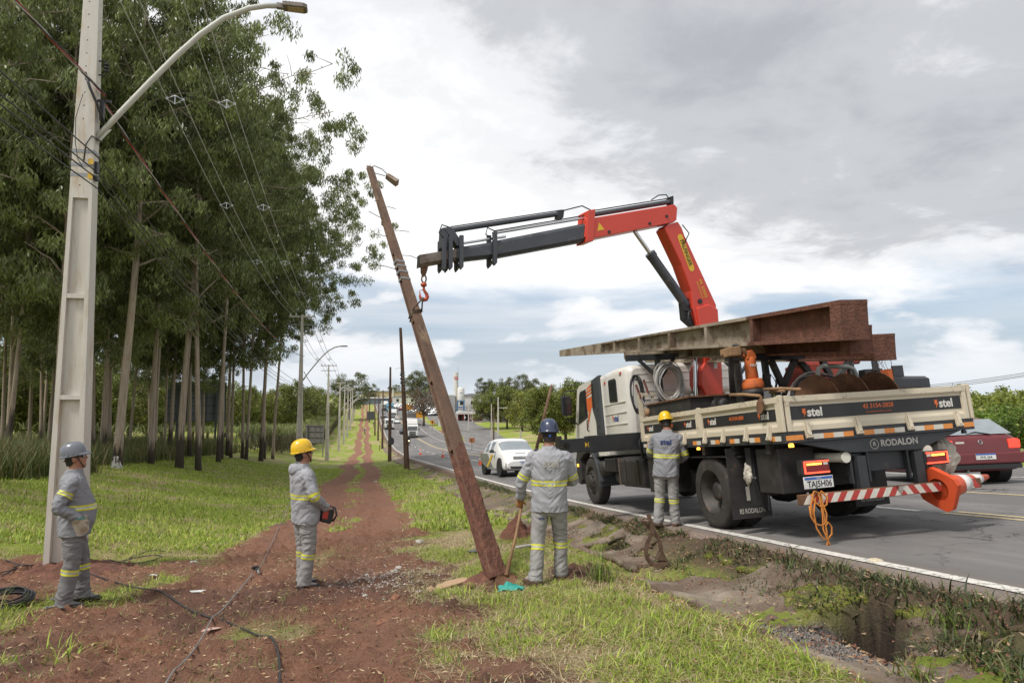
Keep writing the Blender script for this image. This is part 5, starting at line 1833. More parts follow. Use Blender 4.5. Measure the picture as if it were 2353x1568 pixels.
for y, z in ((3.0, 2.55), (3.88, 2.46)):
 for i, m in enumerate((M_REFW, M_REFR)):
  mb = MB()
  mb.box((-1.217, y - .06 * i, z - .025), (-1.20, y + .055 - .06 * i, z + .025))
  mb.build('reflector', m, CREW)
stel(CREW, (-1.214, 3.42, 1.73), (0, -1, 0), (0, 0, 1), .12, M_LETB)
mb = MB()
prof = [(4.06, 1.02), (4.55, 1.02), (4.62, 1.15), (5.0, 1.22), (5.75, 1.20), (6.02, 1.12), (6.12, 1.3), (6.06, 1.62), (5.98, 1.78), (5.68, 2.50), (5.52, 2.585), (5.0, 2.625), (4.06, 2.63)]
rings = []
for x, k in ((-1.21, 0), (-1.165, 1), (1.165, 1), (1.21, 0)):
 cy, cz = 5.0, 1.9
 f = 1.0 if k else .985
 rings.append([(x, cy + (y - cy) * f, cz + (z - cz) * f) for y, z in prof])
mb.loft(rings, smooth=False)
CAB = mb.build('cab', M_CABW, TRK, bevel=.03, seg=3)
for s in (-1, 1):
 mb = MB()
 mb.prism([(5.06, 1.86), (5.74, 1.74), (5.70, 1.86), (5.52, 2.36), (5.44, 2.44), (5.06, 2.46)], s * 1.2125, s * 1.2225, axis='x')
 mb.build('door_window', M_BLACKPL, CAB)
 mb = MB()
 mb.prism([(5.10, 1.91), (5.66, 1.81), (5.48, 2.34), (5.40, 2.40), (5.10, 2.42)], s * 1.223, s * 1.2265, axis='x')
 mb.build('window_glass', M_GLASS, CAB)
mb = MB()
mb.add([(-1.1, 6.0, 1.80), (1.1, 6.0, 1.80), (1.05, 5.70, 2.50), (-1.05, 5.70, 2.50)], [(0, 1, 2, 3)])
mb.build('windscreen', M_GLASS, CAB)
mb = MB()
for poly in ([(4.62, 2.50), (5.02, 2.43), (4.98, 2.47), (4.58, 2.56)], [(4.62, 2.42), (5.05, 2.36), (5.05, 2.40), (4.62, 2.46)], [(4.62, 2.36), (5.05, 2.29), (5.06, 2.33), (4.62, 2.39)], [(4.64, 2.28), (5.06, 2.26), (5.07, 1.98), (4.98, 2.0), (5.12, 1.62), (4.78, 2.04), (4.62, 2.06)]):
 mb.prism(poly, -1.2165, -1.2115, axis='x')
mb.build('orange_flash', M_LETO, CAB)
mb = MB()
mb.prism([(4.08, 1.45), (4.48, 1.45), (4.46, 1.72), (4.62, 1.98), (4.56, 2.60), (4.08, 2.66)], -1.26, -1.16, axis='x')
SN = mb.build('air_intake', M_GREYPL, TRK, bevel=.03)
mb = MB()
for k in range(13):
 mb.box((-1.268, 4.42, 2.02 + k * .04), (-1.258, 4.56, 2.04 + k * .04))
mb.build('intake_slats', M_BLACKPL, SN)
for z in (1.62, 1.97):
 mb = MB()
 mb.cyl((-1.263, 4.28, z), (-1.255, 4.28, z), .03, n=10)
 mb.build('fixing_hole', M_HOLE, SN)
mb = MB()
mb.tube([(-1.215, 5.06, 1.56), (-1.25, 5.06, 1.58), (-1.25, 5.04, 1.78), (-1.215, 5.04, 1.80)], .013, 6)
mb.build('grab_handle', M_BLACKPL, CAB)
text('E-TECH', .06, M_GREYPL, CAB, basis((-1.218, 5.72, 1.55), (0, -1, 0), (0, 0, 1)), depth=.001) if False else None
mb = MB()
mb.prism([(5.05, 1.2), (6.1, 1.2), (6.25, .95), (6.25, .45), (6.05, .40), (5.92, .5), (5.92, .95), (5.6, 1.1), (5.05, 1.12)], -1.2, -1.0, axis='x')
mb.prism([(5.05, 1.2), (6.1, 1.2), (6.25, .95), (6.25, .45), (6.05, .40), (5.92, .5), (5.92, .95), (5.6, 1.1), (5.05, 1.12)], 1.0, 1.2, axis='x')
mb.box((-1.0, 6.0, .42), (1.0, 6.26, 1.0))
mb.build('front_bumper', M_CHASSIS, TRK, bevel=.02)
mb = MB()
mb.box((-1.215, 6.05, .80), (-1.2, 6.13, .86))
mb.build('marker_lamp', M_AMBER, TRK)
mb = MB()
rings = []
for a in np.linspace(R(-8), R(110), 12):
 rr = .62
 y, z = 5.33 - math.cos(a) * rr, .5 + math.sin(a) * rr
 y2, z2 = 5.33 - math.cos(a) * (rr + .06), .5 + math.sin(a) * (rr + .06)
 rings.append([(-1.22, y, z), (-1.22, y2, z2), (-.78, y2, z2), (-.78, y, z)])
mb.loft(rings, smooth=False)
mb.build('fender', M_GREYPL, TRK, bevel=.01)
mb = MB()
mb.box((-1.21, 4.55, .5), (-.85, 4.75, .9))
mb.box((-1.18, 4.5, 1.0), (-.6, 4.9, 1.28))
mb.build('step_housing', M_GREYPL, TRK, bevel=.02)
for s in (-1, 1):
 mb = MB()
 mb.tube([(s * 1.2, 5.75, 2.50), (s * 1.42, 5.74, 2.50), (s * 1.50, 5.70, 2.46), (s * 1.51, 5.68, 2.38)], .014, 6)
 mb.build('mirror_arm', M_BLACKPL, CAB)
 mb = MB()
 mb.tube([(s * 1.2, 5.82, 1.72), (s * 1.28, 5.80, 1.80), (s * 1.46, 5.74, 1.86), (s * 1.50, 5.70, 1.96)], .014, 6)
 a = mb.build('mirror_arm', M_BLACKPL, CAB)
 mb = MB()
 mb.prism([(s * 1.40, 1.95), (s * 1.60, 1.95), (s * 1.615, 2.0), (s * 1.615, 2.33), (s * 1.60, 2.38), (s * 1.40, 2.38), (s * 1.385, 2.33), (s * 1.385, 2.0)], 5.60, 5.70, axis='y')
 mh = mb.build('mirror_housing', M_BLACKPL, CAB, bevel=.02)
 mb = MB()
 mb.box((s * 1.5 - .09, 5.592, 1.99), (s * 1.5 + .09, 5.598, 2.34))
 mb.build('mirror_glass', mat('mirror', (.06, .065, .07), .05, .6), CAB)
mb = MB()
mb.box((-2.19, 2.22, 1.14), (1.25, 2.50, 1.43))
OUT = mb.build('outrigger_housing', M_BLKPAINT, TRK, bevel=.01)
mb = MB()
mb.box((-2.68, 2.245, 1.165), (-2.185, 2.475, 1.40))
ob = mb.build('outrigger_beam', M_BLKPAINT, TRK, bevel=.008)
mb = MB()
mb.cyl((-2.58, 2.2435, 1.29), (-2.58, 2.2425, 1.29), .055, n=16)
mb.build('beam_hole', M_HOLE, ob)
mb = MB()
mb.add([(-2.26, 2.2425, 1.24), (-2.26, 2.2425, 1.33), (-2.205, 2.2425, 1.285)], [(0, 1, 2)])
mb.box((-2.205, 2.2415, 1.24), (-2.195, 2.2435, 1.33))
mb.build('arrow_sticker', M_LETY, ob)
mb = MB()
mb.box((-2.71, 2.20, 1.10), (-2.68, 2.52, 1.46))
for k in range(6):
 mb.cyl((-2.73, 2.21, 1.15 + k * .055), (-2.67, 2.21, 1.15 + k * .055), .014, n=6)
mb.build('end_plate', M_CHASSIS, ob)
mb = MB()
mb.tube([(-1.25, 2.15, 1.42), (-1.3, 2.1, 1.3), (-1.28, 2.12, 1.05), (-1.22, 2.16, 1.0)], .016, 6)
mb.tube([(-1.22, 2.12, 1.46), (-1.34, 2.08, 1.25), (-1.3, 2.1, 1.0), (-1.1, 2.4, .95)], .014, 6)
mb.build('hydraulic_hose', M_BLACKPL, TRK)
COLB = TW @ Vector((0, 2.1, 1.2))
HOOKW = at(973, 660, 10.2)
CD = (HOOKW - COLB)
CD.z = 0
CD.normalize()
CN = Vector((-CD.y, CD.x, 0))
if (CN.dot(COLB - _CC)) > 0:
 CN = -CN
def CP(s, z, o=0.0):
 return TL(Vector((COLB.x, COLB.y, 0)) + CD * s + CN * o + Vector((0, 0, z)))
def cprism(mb, poly, o0, o1, mi=0):
 n = len(poly)
 vs = [CP(s, z, o0) for s, z in poly] + [CP(s, z, o1) for s, z in poly]
 mb.add(vs, [tuple(range(n)), tuple(reversed(range(n, 2 * n)))] + [(i, (i + 1) % n, (i + 1) % n + n, i + n) for i in range(n)], mi)
mb = MB()
mb.box((-.55, 1.72, .95), (.55, 2.5, 1.45))
mb.build('crane_base', M_CHASSIS, TRK, bevel=.02)
mb = MB()
cprism(mb, [(-.20, .75), (.20, .75), (.22, 1.6), (.30, 1.75), (.30, 2.0), (.21, 2.15), (.33, 2.9), (.36, 3.1), (.10, 3.18), (-.10, 3.1), (-.16, 2.0)], -.17, .17)
mb.build('crane_column', M_RED, TRK, bevel=.02)
mb = MB()
cprism(mb, [(-.10, 2.80), (.33, 2.76), (.41, 3.05), (.45, 3.40), (.64, 3.85), (.98, 4.45), (.92, 4.52), (.70, 4.60), (.62, 4.50), (.56, 4.36), (-.085, 3.18)], -.14, .14)
MBOOM = mb.build('crane_main_boom', M_RED, TRK, bevel=.015)
for s, z in ((.27, 3.22), (.17, 2.94), (.06, 3.12)):
 mb = MB()
 mb.cyl(CP(s, z, .135), CP(s, z, .155), .045, n=14)
 mb.build('pivot_pin', M_BLACKPL, MBOOM)
bx = (CP(.36, 3.75) - CP(.62, 4.36))
bn = (CP(0, 3, .2) - CP(0, 3, 0)).normalized()
bx.normalize()
by = bn.cross(bx).normalized()
oc = CP(.545, 4.06, .1435)
mb = MB()
L, wd = .29, .055
vs = []
for a in np.linspace(-PI / 2, PI / 2, 7):
 vs.append(oc + bx * (L + wd * math.cos(a)) + by * (wd * math.sin(a)))
for a in np.linspace(PI / 2, 3 * PI / 2, 7):
 vs.append(oc + bx * (-L + wd * math.cos(a)) + by * (wd * math.sin(a)))
mb.add(vs + [v - bn * .003 for v in vs], [tuple(range(14))] + [(i, (i + 1) % 14, (i + 1) % 14 + 14, i + 14) for i in range(14)])
mb.build('name_sticker', M_LETY, MBOOM)
text('PALFINGER', .105, M_BLACKPL, MBOOM, basis(oc + bn * .002, bx, by), bold=.015, depth=.001, sx=.92)
oc2 = CP(.225, 3.44, .1435)
text('PK 23500', .085, M_LETY, MBOOM, basis(oc2 + by * .03, bx, by), bold=.005, depth=.001)
text('performance', .06, M_LETY, MBOOM, basis(oc2 - by * .04, bx, by), depth=.001)
mb = MB()
oc3 = CP(.03, 3.02, .1435)
mb.add([oc3 + bx * a + by * b for a, b in ((-.08, -.04), (.08, -.04), (.08, .05), (-.05, .06))], [(0, 1, 2, 3)])
mb.build('dealer_sticker', M_REFW, MBOOM)
mb = MB()
cprism(mb, [(.80, 4.57), (2.50, 4.12), (2.56, 4.16), (2.52, 4.47), (2.44, 4.48), (.78, 4.89), (.72, 4.84), (.74, 4.62)], -.16, .16)
JIB = mb.build('crane_outer_boom', M_RED, TRK, bevel=.012)
mb = MB()
cprism(mb, [(2.40, 4.10), (2.54, 4.07), (2.50, 4.60), (2.36, 4.64)], -.175, .175)
mb.build('boom_collar', M_RED, JIB, bevel=.01)
mb = MB()
tc_ = CP(2.27, 4.35, .1625)
tx = (CP(2.0, 4.4, 0) - CP(2.5, 4.27, 0)).normalized()
ty = bn.cross(tx)
mb.add([tc_ + tx * .07 - ty * .055, tc_ + ty * .075, tc_ - tx * .07 - ty * .055], [(0, 1, 2)])
mb.build('warning_triangle', M_LETY, JIB)
for s, z in ((.95, 4.66), (1.3, 4.50), (2.1, 4.28)):
 mb = MB()
 mb.cyl(CP(s, z, .155), CP(s, z, .172), .028, n=10)
 mb.build('pivot_pin', M_BLACKPL, JIB)
def tele(name, s0, s1, t0, b0, t1, b1, w, m, ch=.05):
 mb = MB()
 rings = []
 for s, t, b in ((s0, t0, b0), (s1, t1, b1)):
  rings.append([CP(s, t, -w + ch), CP(s, t, w - ch), CP(s, t - ch, w), CP(s, b + ch, w), CP(s, b, w - ch), CP(s, b, -w + ch), CP(s, b + ch, -w), CP(s, t - ch, -w)])
 mb.loft(rings, smooth=False)
 return mb.build(name, m, TRK)
T1 = tele('telescope_section', 2.45, 4.15, 4.42, 4.12, 3.96, 3.69, .135, M_GREYBOOM)
T2 = tele('telescope_section', 4.0, 4.72, 3.985, 3.735, 3.82, 3.60, .115, M_GREYBOOM)
mb = MB()
rings = []
for s, t, b in ((4.6, 3.825, 3.645), (5.29, 3.66, 3.48)):
 w = .09
 rings.append([CP(s, t, -w), CP(s, t, w), CP(s, b + .05, w), CP(s, b, w - .05), CP(s, b, -w + .05), CP(s, b + .05, -w)])
mb.loft(rings, smooth=False)
TIP = mb.build('boom_tip', mat('worn_grey_tip', (.20, .165, .14), .5, .3, var=.3, scale=8, dirt=(.10, .06, .045), dirt_amt=.4), TRK)
mb = MB()
cprism(mb, [(5.285, 3.665), (5.295, 3.475), (5.30, 3.475), (5.29, 3.665)], -.075, .075)
mb.build('tip_mouth', M_HOLE, TIP)
for s, t, b, w in ((4.12, 4.10, 3.62, .15), (4.66, 4.0, 3.52, .135), (4.83, 3.97, 3.50, .13), (4.93, 3.93, 3.48, .12)):
 mb = MB()
 cprism(mb, [(s - .03, t), (s + .03, t), (s + .03, b), (s + .01, b - .05), (s - .03, b)], .09, w + .02)
 cprism(mb, [(s - .03, t), (s + .03, t), (s + .03, b), (s + .01, b - .05), (s - .03, b)], -w - .02, -.09)
 cprism(mb, [(s - .025, b + .05), (s + .025, b + .05), (s + .025, b), (s - .025, b)], -w, w)
 mb.build('boom_bracket', M_GREYBOOM, TRK, bevel=.006)
mb = MB()
cprism(mb, [(4.60, 3.84), (4.72, 3.84), (4.92, 4.08), (4.86, 4.12), (4.78, 4.10)], -.10, .10)
cprism(mb, [(4.86, 3.80), (4.96, 3.80), (4.95, 4.10), (4.85, 4.12)], -.09, .09)
mb.build('ram_mount', M_GREYBOOM, TRK, bevel=.006)
for nm, m, a, b, r in (('extension_ram', M_GREYBOOM, (.78, 4.97), (2.42, 4.56), .042), ('extension_ram', M_GREYBOOM, (2.96, 4.53), (4.84, 4.075), .040), ('ram_rod', M_CHROME, (2.40, 4.53), (4.12, 4.10), .022), ('ram_rod', M_CHROME, (3.9, 4.07), (4.7, 3.88), .020), ('hydraulic_pipe', M_BLACKPL, (2.45, 4.56), (4.1, 4.14), .010), ('hydraulic_pipe', M_BLACKPL, (.8, 5.03), (2.4, 4.63), .010), ('hydraulic_pipe', M_BLACKPL, (2.9, 4.60), (4.8, 4.14), .009)):
 mb = MB()
 mb.cyl(CP(*a, .03), CP(*b, .03), r, n=14)
 mb.build(nm, m, TRK)
mb = MB()
cprism(mb, [(.74, 4.88), (.80, 4.88), (.80, 5.05), (.74, 5.07)], -.05, .08)
cprism(mb, [(2.90, 4.46), (3.02, 4.44), (2.98, 4.58), (2.88, 4.60)], -.03, .07)
mb.build('ram_anchor', M_BLACKPL, TRK)
for hp_ in ([CP(.75, 5.0), CP(.84, 5.10), CP(1.0, 5.07), CP(1.15, 4.97)], [CP(4.8, 4.12, .05), CP(4.95, 4.15, .06), CP(5.0, 4.02, .08), CP(4.9, 3.9, .1)], [CP(4.1, 4.12, .1), CP(4.24, 4.16, .12), CP(4.27, 4.05, .13), CP(4.16, 3.98, .14)], [CP(2.3, 4.62, .05), CP(2.55, 4.70, .06), CP(2.9, 4.58, .08)], [CP(.62, 4.55, .15), CP(.5, 4.40, .18), CP(.60, 4.22, .17)]):
 mb = MB()
 mb.tube(hp_, .011, 5)
 mb.build('hydraulic_hose', M_BLACKPL, TRK)
mb = MB()
mb.cyl(CP(1.50, 4.38), CP(1.12, 3.94), .035, n=14)
mb.build('ram_rod', M_CHROME, TRK)
mb = MB()
mb.cyl(CP(1.18, 4.0), CP(.46, 3.16), .085, n=18)
mb.cyl(CP(1.20, 4.03), CP(1.14, 3.96), .094, n=18)
mb.build('knuckle_ram', M_GREYBOOM, TRK)
mb = MB()
cprism(mb, [(.34, 2.75), (.55, 2.9), (.58, 3.2), (.40, 3.3)], -.06, .06)
for k in range(5):
 mb.cyl(CP(.44 + .015 * k, 2.78 + .07 * k, .06), CP(.44 + .015 * k, 2.78 + .07 * k, .11), .022, n=8)
mb.tube([CP(.42, 2.75, .1), CP(.52, 2.85, .12), CP(.5, 3.0, .12), CP(.4, 3.1, .1)], .014, 6)
mb.build('valve_block', M_BLACKPL, TRK)
mb = MB()
mb.cyl(CP(.33, 1.5, .05), CP(.30, 2.5, .05), .045, n=14)
mb.build('ram_rod', M_CHROME, TRK)
mb = MB()
mb.cyl(CP(.315, 2.28, .05), CP(.30, 2.75, .05), .10, n=16)
mb.build('lift_ram', M_BLKPAINT, TRK)
mb = MB()
mb.add([CP(-.05, 2.18, .174), CP(-.05, 2.05, .174), CP(.03, 2.05, .174), CP(.03, 2.18, .174)], [(0, 1, 2, 3)])
mb.build('data_label', M_REFW, TRK)
mb = MB()
mb.cyl(CP(5.20, 3.52, -.03), CP(5.20, 3.52, .05), .03, n=10)
cprism(mb, [(5.14, 3.55), (5.25, 3.53), (5.25, 3.42), (5.22, 3.34), (5.19, 3.36), (5.16, 3.45)], -.035, .035)
mb.tube([CP(5.205 + .035 * math.cos(a), 3.32 + .06 * math.sin(a), 0) for a in np.linspace(0, 2 * PI, 13)[:-1]], .012, 6, closed=True)
mb.build('hook_shackle', M_RUST, TRK)
mb = MB()
mb.lathe([(.02, 0), (.045, .01), (.045, .05), (.02, .06)], tuple(CP(5.205, 3.20, 0)), 10)
hp = [(5.205, 3.22), (5.205, 3.16), (5.19, 3.13), (5.16, 3.09), (5.15, 3.05), (5.17, 3.01), (5.21, 3.0), (5.25, 3.02), (5.265, 3.06), (5.26, 3.10)]
mb.tube([CP(s, z) for s, z in hp], .02, 8, rad=[.018, .02, .022, .026, .03, .032, .03, .024, .016, .008])
mb.tube([CP(5.22, 3.15), CP(5.27, 3.14), CP(5.265, 3.08)], .006, 4)
mb.build('lifting_hook', mat('orange_hook', (.42, .075, .035), .5, .3, var=.2), TRK)
mb = MB()
mb.beam((-1.5, 1.9, 2.69), (1.1, 1.9, 2.69), .09, .10)
mb.build('front_rack_bar', M_BLKPAINT, TRK)
for x in (-.93, .6):
 mb = MB()
 mb.beam((x, 1.9, 1.3), (x, 1.9, 2.64), .08, .08)
 mb.beam((x, 1.88, 2.3), (x - .35, 1.88, 2.65), .05, .05)
 mb.beam((x, 1.88, 2.3), (x + .3, 1.88, 2.65), .05, .05)
 mb.build('front_rack_post', M_BLKPAINT, TRK)
mb = MB()
mb.beam((-1.18, -.8, 2.29), (.95, -.8, 2.23), .10, .08)
mb.build('rear_rack_bar', M_BLKPAINT, TRK)
mb = MB()
mb.beam((-1.22, -.8, 2.375), (.6, -.8, 2.33), .14, .075)
mb.build('timber_packer', M_WOOD, TRK)
RR = mat('scuffed_black_steel', (.05, .048, .046), .5, .2, var=.3, dirt=(.26, .23, .20), dirt_amt=.3, dirt_scale=8)
for a, b in (((-.52, 2.23), (-.33, 1.7)), ((-.16, 2.22), (-.40, 1.85)), ((-.10, 2.22), (.10, 1.95)), ((.26, 2.22), (.40, 1.85)), ((.72, 2.2), (.45, 1.92)), ((.70, 2.2), (.68, 1.3)), ((-1.05, 2.25), (-1.05, 1.3)), ((-.62, 2.25), (-.62, 1.3))):
 mb = MB()
 mb.beam((a[0], -.8, a[1]), (b[0], -.8, b[1]), .07, .07)
 mb.build('rack_strut', RR, TRK)
# ================================================================== loose load on the truck
def load_pole(b, t, w0, d0, w1, d1, label, low=1.75, L0=None, roll=0.0):
 b, t = Vector(b), Vector(t)
 e = empty('concrete_pole', TW @ b, label=label, cat='concrete pole', group='pulled poles lying on the truck racks')
 z = (TR_R @ (t - b)).normalized()
 x = TR_R @ Vector((math.sin(roll), 0, math.cos(roll)))
 x = (x - z * x.dot(z)).normalized()
 y = z.cross(x)
 e.rotation_mode = 'QUATERNION'
 e.rotation_quaternion = Matrix((x, y, z)).transposed().to_quaternion()
 mb = MB()
 L = (t - b).length
 double_t(mb, L, w0, d0, w1, d1, L * .72, rib=1.15, rib0=1.62, solid_base=.17, mi=0, mi_low=1, low=low, web=.12, fl=.12)
 mb.build('shaft', [M_LOADPOLE, M_REDSOIL], e, bevel=.012)
 return e
load_pole((-.71, -2.72, 2.41), (-1.12, 6.86, 3.52), .44, .36, .15, .15, 'uppermost pulled concrete pole on the truck racks, red soil on its butt')
load_pole((-.50, -2.52, 2.22), (-.52, 4.2, 3.05), .32, .30, .17, .17, 'middle pulled concrete pole, its butt peeping out under the uppermost one')
load_pole((-.02, -2.30, 2.15), (.10, 4.6, 3.0), .31, .30, .17, .17, 'right-hand pulled concrete pole on the racks with roots hanging below')
mb = MB()
rs = np.random.RandomState(8)
for k in range(9):
 x = rs.uniform(-.12, .1)
 mb.tube([(x, -2.25, 2.01), (x + rs.uniform(-.03, .03), -2.25 + rs.uniform(-.03, .03), 1.97), (x + rs.uniform(-.06, .06), -2.25, 2.0 - rs.uniform(.06, .16))], .003, 4)
o = on_truck(mb.build('hanging_roots', M_OLDPOLE))
tag(o, 'thin dry roots hanging from the butt of the right-hand pole', 'roots')
def helicoid(mb, x0, x1, r, pitch, y, z, r0=.04, n=30):
 turns = (x1 - x0) / pitch
 N = int(turns * n)
 A, B = [], []
 for i in range(N + 1):
  a = 2 * PI * turns * i / N
  xx = x0 + (x1 - x0) * i / N
  A.append((xx, y + math.cos(a) * r0, z + math.sin(a) * r0))
  B.append((xx, y + math.cos(a) * r, z + math.sin(a) * r))
 for off in (0, .014):
  vs = [(p[0] + off, p[1], p[2]) for p in A] + [(p[0] + off, p[1], p[2]) for p in B]
  mb.add(vs, [(i, i + 1, i + 2 + N, i + 1 + N) for i in range(N)], 0, True)
 vs = B + [(p[0] + .014, p[1], p[2]) for p in B]
 mb.add(vs, [(i, i + 1, i + 2 + N, i + 1 + N) for i in range(N)], 0, True)
e = on_truck(empty('earth_auger', label='rusty spiral earth auger lying across the truck bed behind the tailboard', cat='auger'))
mb = MB()
helicoid(mb, -.62, .62, .30, .42, -1.62, 1.63)
mb.build('spiral_flight', M_RUST, e)
mb = MB()
mb.cyl((-.85, -1.62, 1.63), (.75, -1.62, 1.63), .045, n=12)
mb.build('auger_shaft', M_RUST, e)
mb = MB()
mb.box((.52, -1.68, 1.72), (.58, -1.55, 1.95))
mb.build('cutting_blade', M_ORANGE, e)
e = on_truck(empty('drill_motor', label='orange hydraulic drill motor standing on the left side of the truck bed', cat='drill motor'))
c = (-.93, -.95)
mb = MB()
mb.lathe([(.01, 1.98), (.075, 1.98), (.085, 2.0), (.075, 2.2), (.07, 2.26), (.03, 2.30), (.01, 2.30)], (c[0], c[1], 0), 16)
mb.prism([(c[0] - .07, 2.24), (c[0] + .06, 2.24), (c[0] + .06, 2.30), (c[0] + .01, 2.36), (c[0] - .05, 2.33)], c[1] - .06, c[1] + .06, axis='y')
mot = mb.build('motor_body', M_ORANGE, e)
text('MB19', .05, M_LETW, mot, basis((c[0], c[1] - .085, 2.15), (1, 0, 0), (0, 0, 1)), bold=.01, depth=.001)
mb = MB()
mb.lathe([(.01, 1.84), (.135, 1.84), (.14, 1.87), (.14, 1.93), (.125, 1.95), (.12, 1.98), (.01, 1.98)], (c[0], c[1], 0), 20)
mb.build('gear_flange', M_ORANGE, e)
mb = MB()
mb.lathe([(.01, 1.76), (.15, 1.76), (.15, 1.84), (.01, 1.84)], (c[0], c[1], 0), 20)
mb.lathe([(.01, 1.55), (.06, 1.55), (.06, 1.76), (.01, 1.76)], (c[0], c[1], 0), 12)
mb.build('output_housing', M_CHASSIS, e)
mb = MB()
mb.box((c[0] + .05, c[1] - .17, 1.60), (c[0] + .13, c[1] - .13, 1.84))
mb.build('mounting_plate', M_GALV, e)
mb = MB()
mb.beam((c[0] - .03, c[1] - .03, 2.30), (c[0] - .20, c[1] - .03, 2.41), .03, .04)
mb.beam((c[0] - .02, c[1] + .03, 2.24), (c[0] - .19, c[1] + .03, 2.33), .03, .04)
mb.beam((c[0] - .20, c[1], 2.42), (c[0] - .19, c[1], 2.32), .08, .03, up=(0, 1, 0))
mb.build('hanger_link', M_RUST, e)
mb = MB()
for k in range(3):
 mb.tube([(c[0] - .22 - .03 * k, c[1] + .1, 1.75), (c[0] - .24 - .02 * k, c[1] + .06, 2.1), (c[0] - .24 - .02 * k, c[1], 2.38), (c[0] - .19 - .02 * k, c[1] - .04, 2.44), (c[0] - .16, c[1] - .05, 2.36)], .016, 6)
mb.build('hydraulic_hose', M_BLACKPL, e)
mb = MB()
mb.box((-1.29, -1.1, 2.28), (-1.13, -.92, 2.40))
o = on_truck(mb.build('timber_block', M_WOOD, bevel=.01))
tag(o, 'short timber block on the left end of the rear rack', 'timber block')
mb = MB()
mb.lathe([(.01, 0), (.06, 0), (.075, .03), (.06, .06), (.06, .22), (.075, .25), (.06, .28), (.01, .28)], (-1.12, -.52, 1.70), 14, axis='y')
mb.box((-1.2, -.42, 1.62), (-1.04, -.38, 1.8))
o = on_truck(mb.build('small_winch', M_CHASSIS))
tag(o, 'small black winch drum on the left side board', 'winch')
def coil(mb, c, ru, rv, u, v, n, spread, r, rs, mis, turns_pts=36):
 c, u, v = Vector(c), Vector(u).normalized(), Vector(v).normalized()
 w = u.cross(v)
 for k in range(n):
  q = rs.uniform(.78, 1.08)
  ou, ov, ow = rs.normal(0, spread), rs.normal(0, spread), rs.normal(0, spread * 1.3)
  ph = rs.uniform(0, 6)
  pts = []
  for i in range(turns_pts):
   a = 2 * PI * i / turns_pts
   wob = 1 + .03 * math.sin(3 * a + ph)
   pts.append(c + u * (math.cos(a) * ru * q * wob + ou) + v * (math.sin(a) * rv * q * wob + ov) + w * (ow + spread * .5 * math.sin(2 * a + ph)))
  mb.tube(pts, r, 5, mi=mis[k % len(mis)], closed=True)
rs = np.random.RandomState(3)
M_WCABLE = mat('grey_white_cable', (.40, .38, .35), .5, var=.15)
mb = MB()
coil(mb, (-.80, 1.80, 2.22), .24, .32, (1, 0, 0), (0, 0, 1), 30, .024, .0095, rs, [0, 0, 1])
mb.tube([(-.80, 1.80, 2.5), (-.84, 1.82, 2.6), (-.9, 1.9, 2.64)], .008, 4)
o = on_truck(mb.build('cable_coil', [M_WCABLE, M_GALV]))
tag(o, 'large coil of whitish cable hung on the headboard behind the cab', 'cable coil', 'cable coils on the truck')
mb = MB()
coil(mb, (-1.22, 2.25, 2.10), .13, .32, (1, .3, 0), (0, 0, 1), 12, .014, .008, rs, [0])
o = on_truck(mb.build('cable_coil', [mat('dark_grey_cable', (.10, .10, .105), .5)]))
tag(o, 'narrow coil of dark grey cable hung at the left corner of the headboard', 'cable coil', 'cable coils on the truck')
mb = MB()
coil(mb, (-.15, -1.22, 1.58), .46, .36, (1, .1, .05), (0, .25, 1), 30, .03, .012, rs, [0, 1, 0, 2, 1, 2])
o = on_truck(mb.build('cable_coil', [M_CABLE, M_REDINS, M_WCABLE]))
tag(o, 'coil of red black and white cable standing behind the auger', 'cable coil', 'cable coils on the truck')
mb = MB()
for k in range(26):
 a, b = rs.uniform(-.85, -.4), rs.uniform(-.95, -.5)
 h = rs.uniform(.25, .55)
 w = rs.uniform(.03, .08)
 mb.tube([(a, b, 1.5), (a + w * .4, b, 1.55 + h * .7), (a + w, b + .02, 1.55 + h), (a + w * 1.6, b, 1.55 + h * .8), (a + w * 2.2, b + .02, 1.5)], .008, 5)
o = on_truck(mb.build('rope_tangle', M_CABLE))
tag(o, 'tangle of black straps and ropes heaped beside the drill motor', 'rope')
mb = MB()
pts = [(-.27, -1.38, 1.5), (-.27, -1.38, 1.95), (-.24, -1.38, 2.03), (-.17, -1.38, 2.06), (.2, -1.38, 2.03), (.27, -1.38, 2.0), (.30, -1.38, 1.93), (.30, -1.38, 1.5)]
mb.tube(pts, .028, 8)
o = on_truck(mb.build('grey_tube_arch', mat('grey_green_tube', (.36, .38, .36), .45)))
tag(o, 'bent grey tube arch standing on the bed behind the auger', 'tube frame')
mb = MB()
mb.prism([(-.07, -.07), (.07, -.07), (.09, 0), (.07, .05), (0, .09), (-.07, .05)], 0, .6, axis='x')
for v in range(len(mb.v)):
 x, y, z = mb.v[v]
 mb.v[v] = (.62 + x, -1.5 + y, 1.76 + z + .12 * (.6 - x) * .4)
mb.box((.35, -1.48, 1.70), (.62, -1.36, 1.98))
mb.box((.70, -1.56, 1.86), (.86, -1.53, 2.0))
mb.box((.46, -1.5, 1.95), (.55, -1.48, 2.08))
o = on_truck(mb.build('black_beam_head', M_BLKPAINT, bevel=.006))
tag(o, 'black hollow steel beam end lying at the right of the bed', 'steel beam')
mb = MB()
mb.box((.35, -.4, 1.75), (1.1, .2, 2.22))
mb.cyl((.2, -.35, 2.2), (1.2, -.35, 2.22), .06, n=10)
o = on_truck(mb.build('red_machine', mat('dull_red_machine', (.30, .045, .03), .5, var=.2, dirt=(.1, .05, .03), dirt_amt=.35), bevel=.02))
tag(o, 'dull red machine housing under the pole butts at the back of the bed', 'machine')
mb = MB()
mb.box((-1.2, .35, 1.31), (-.05, 1.92, 1.86))
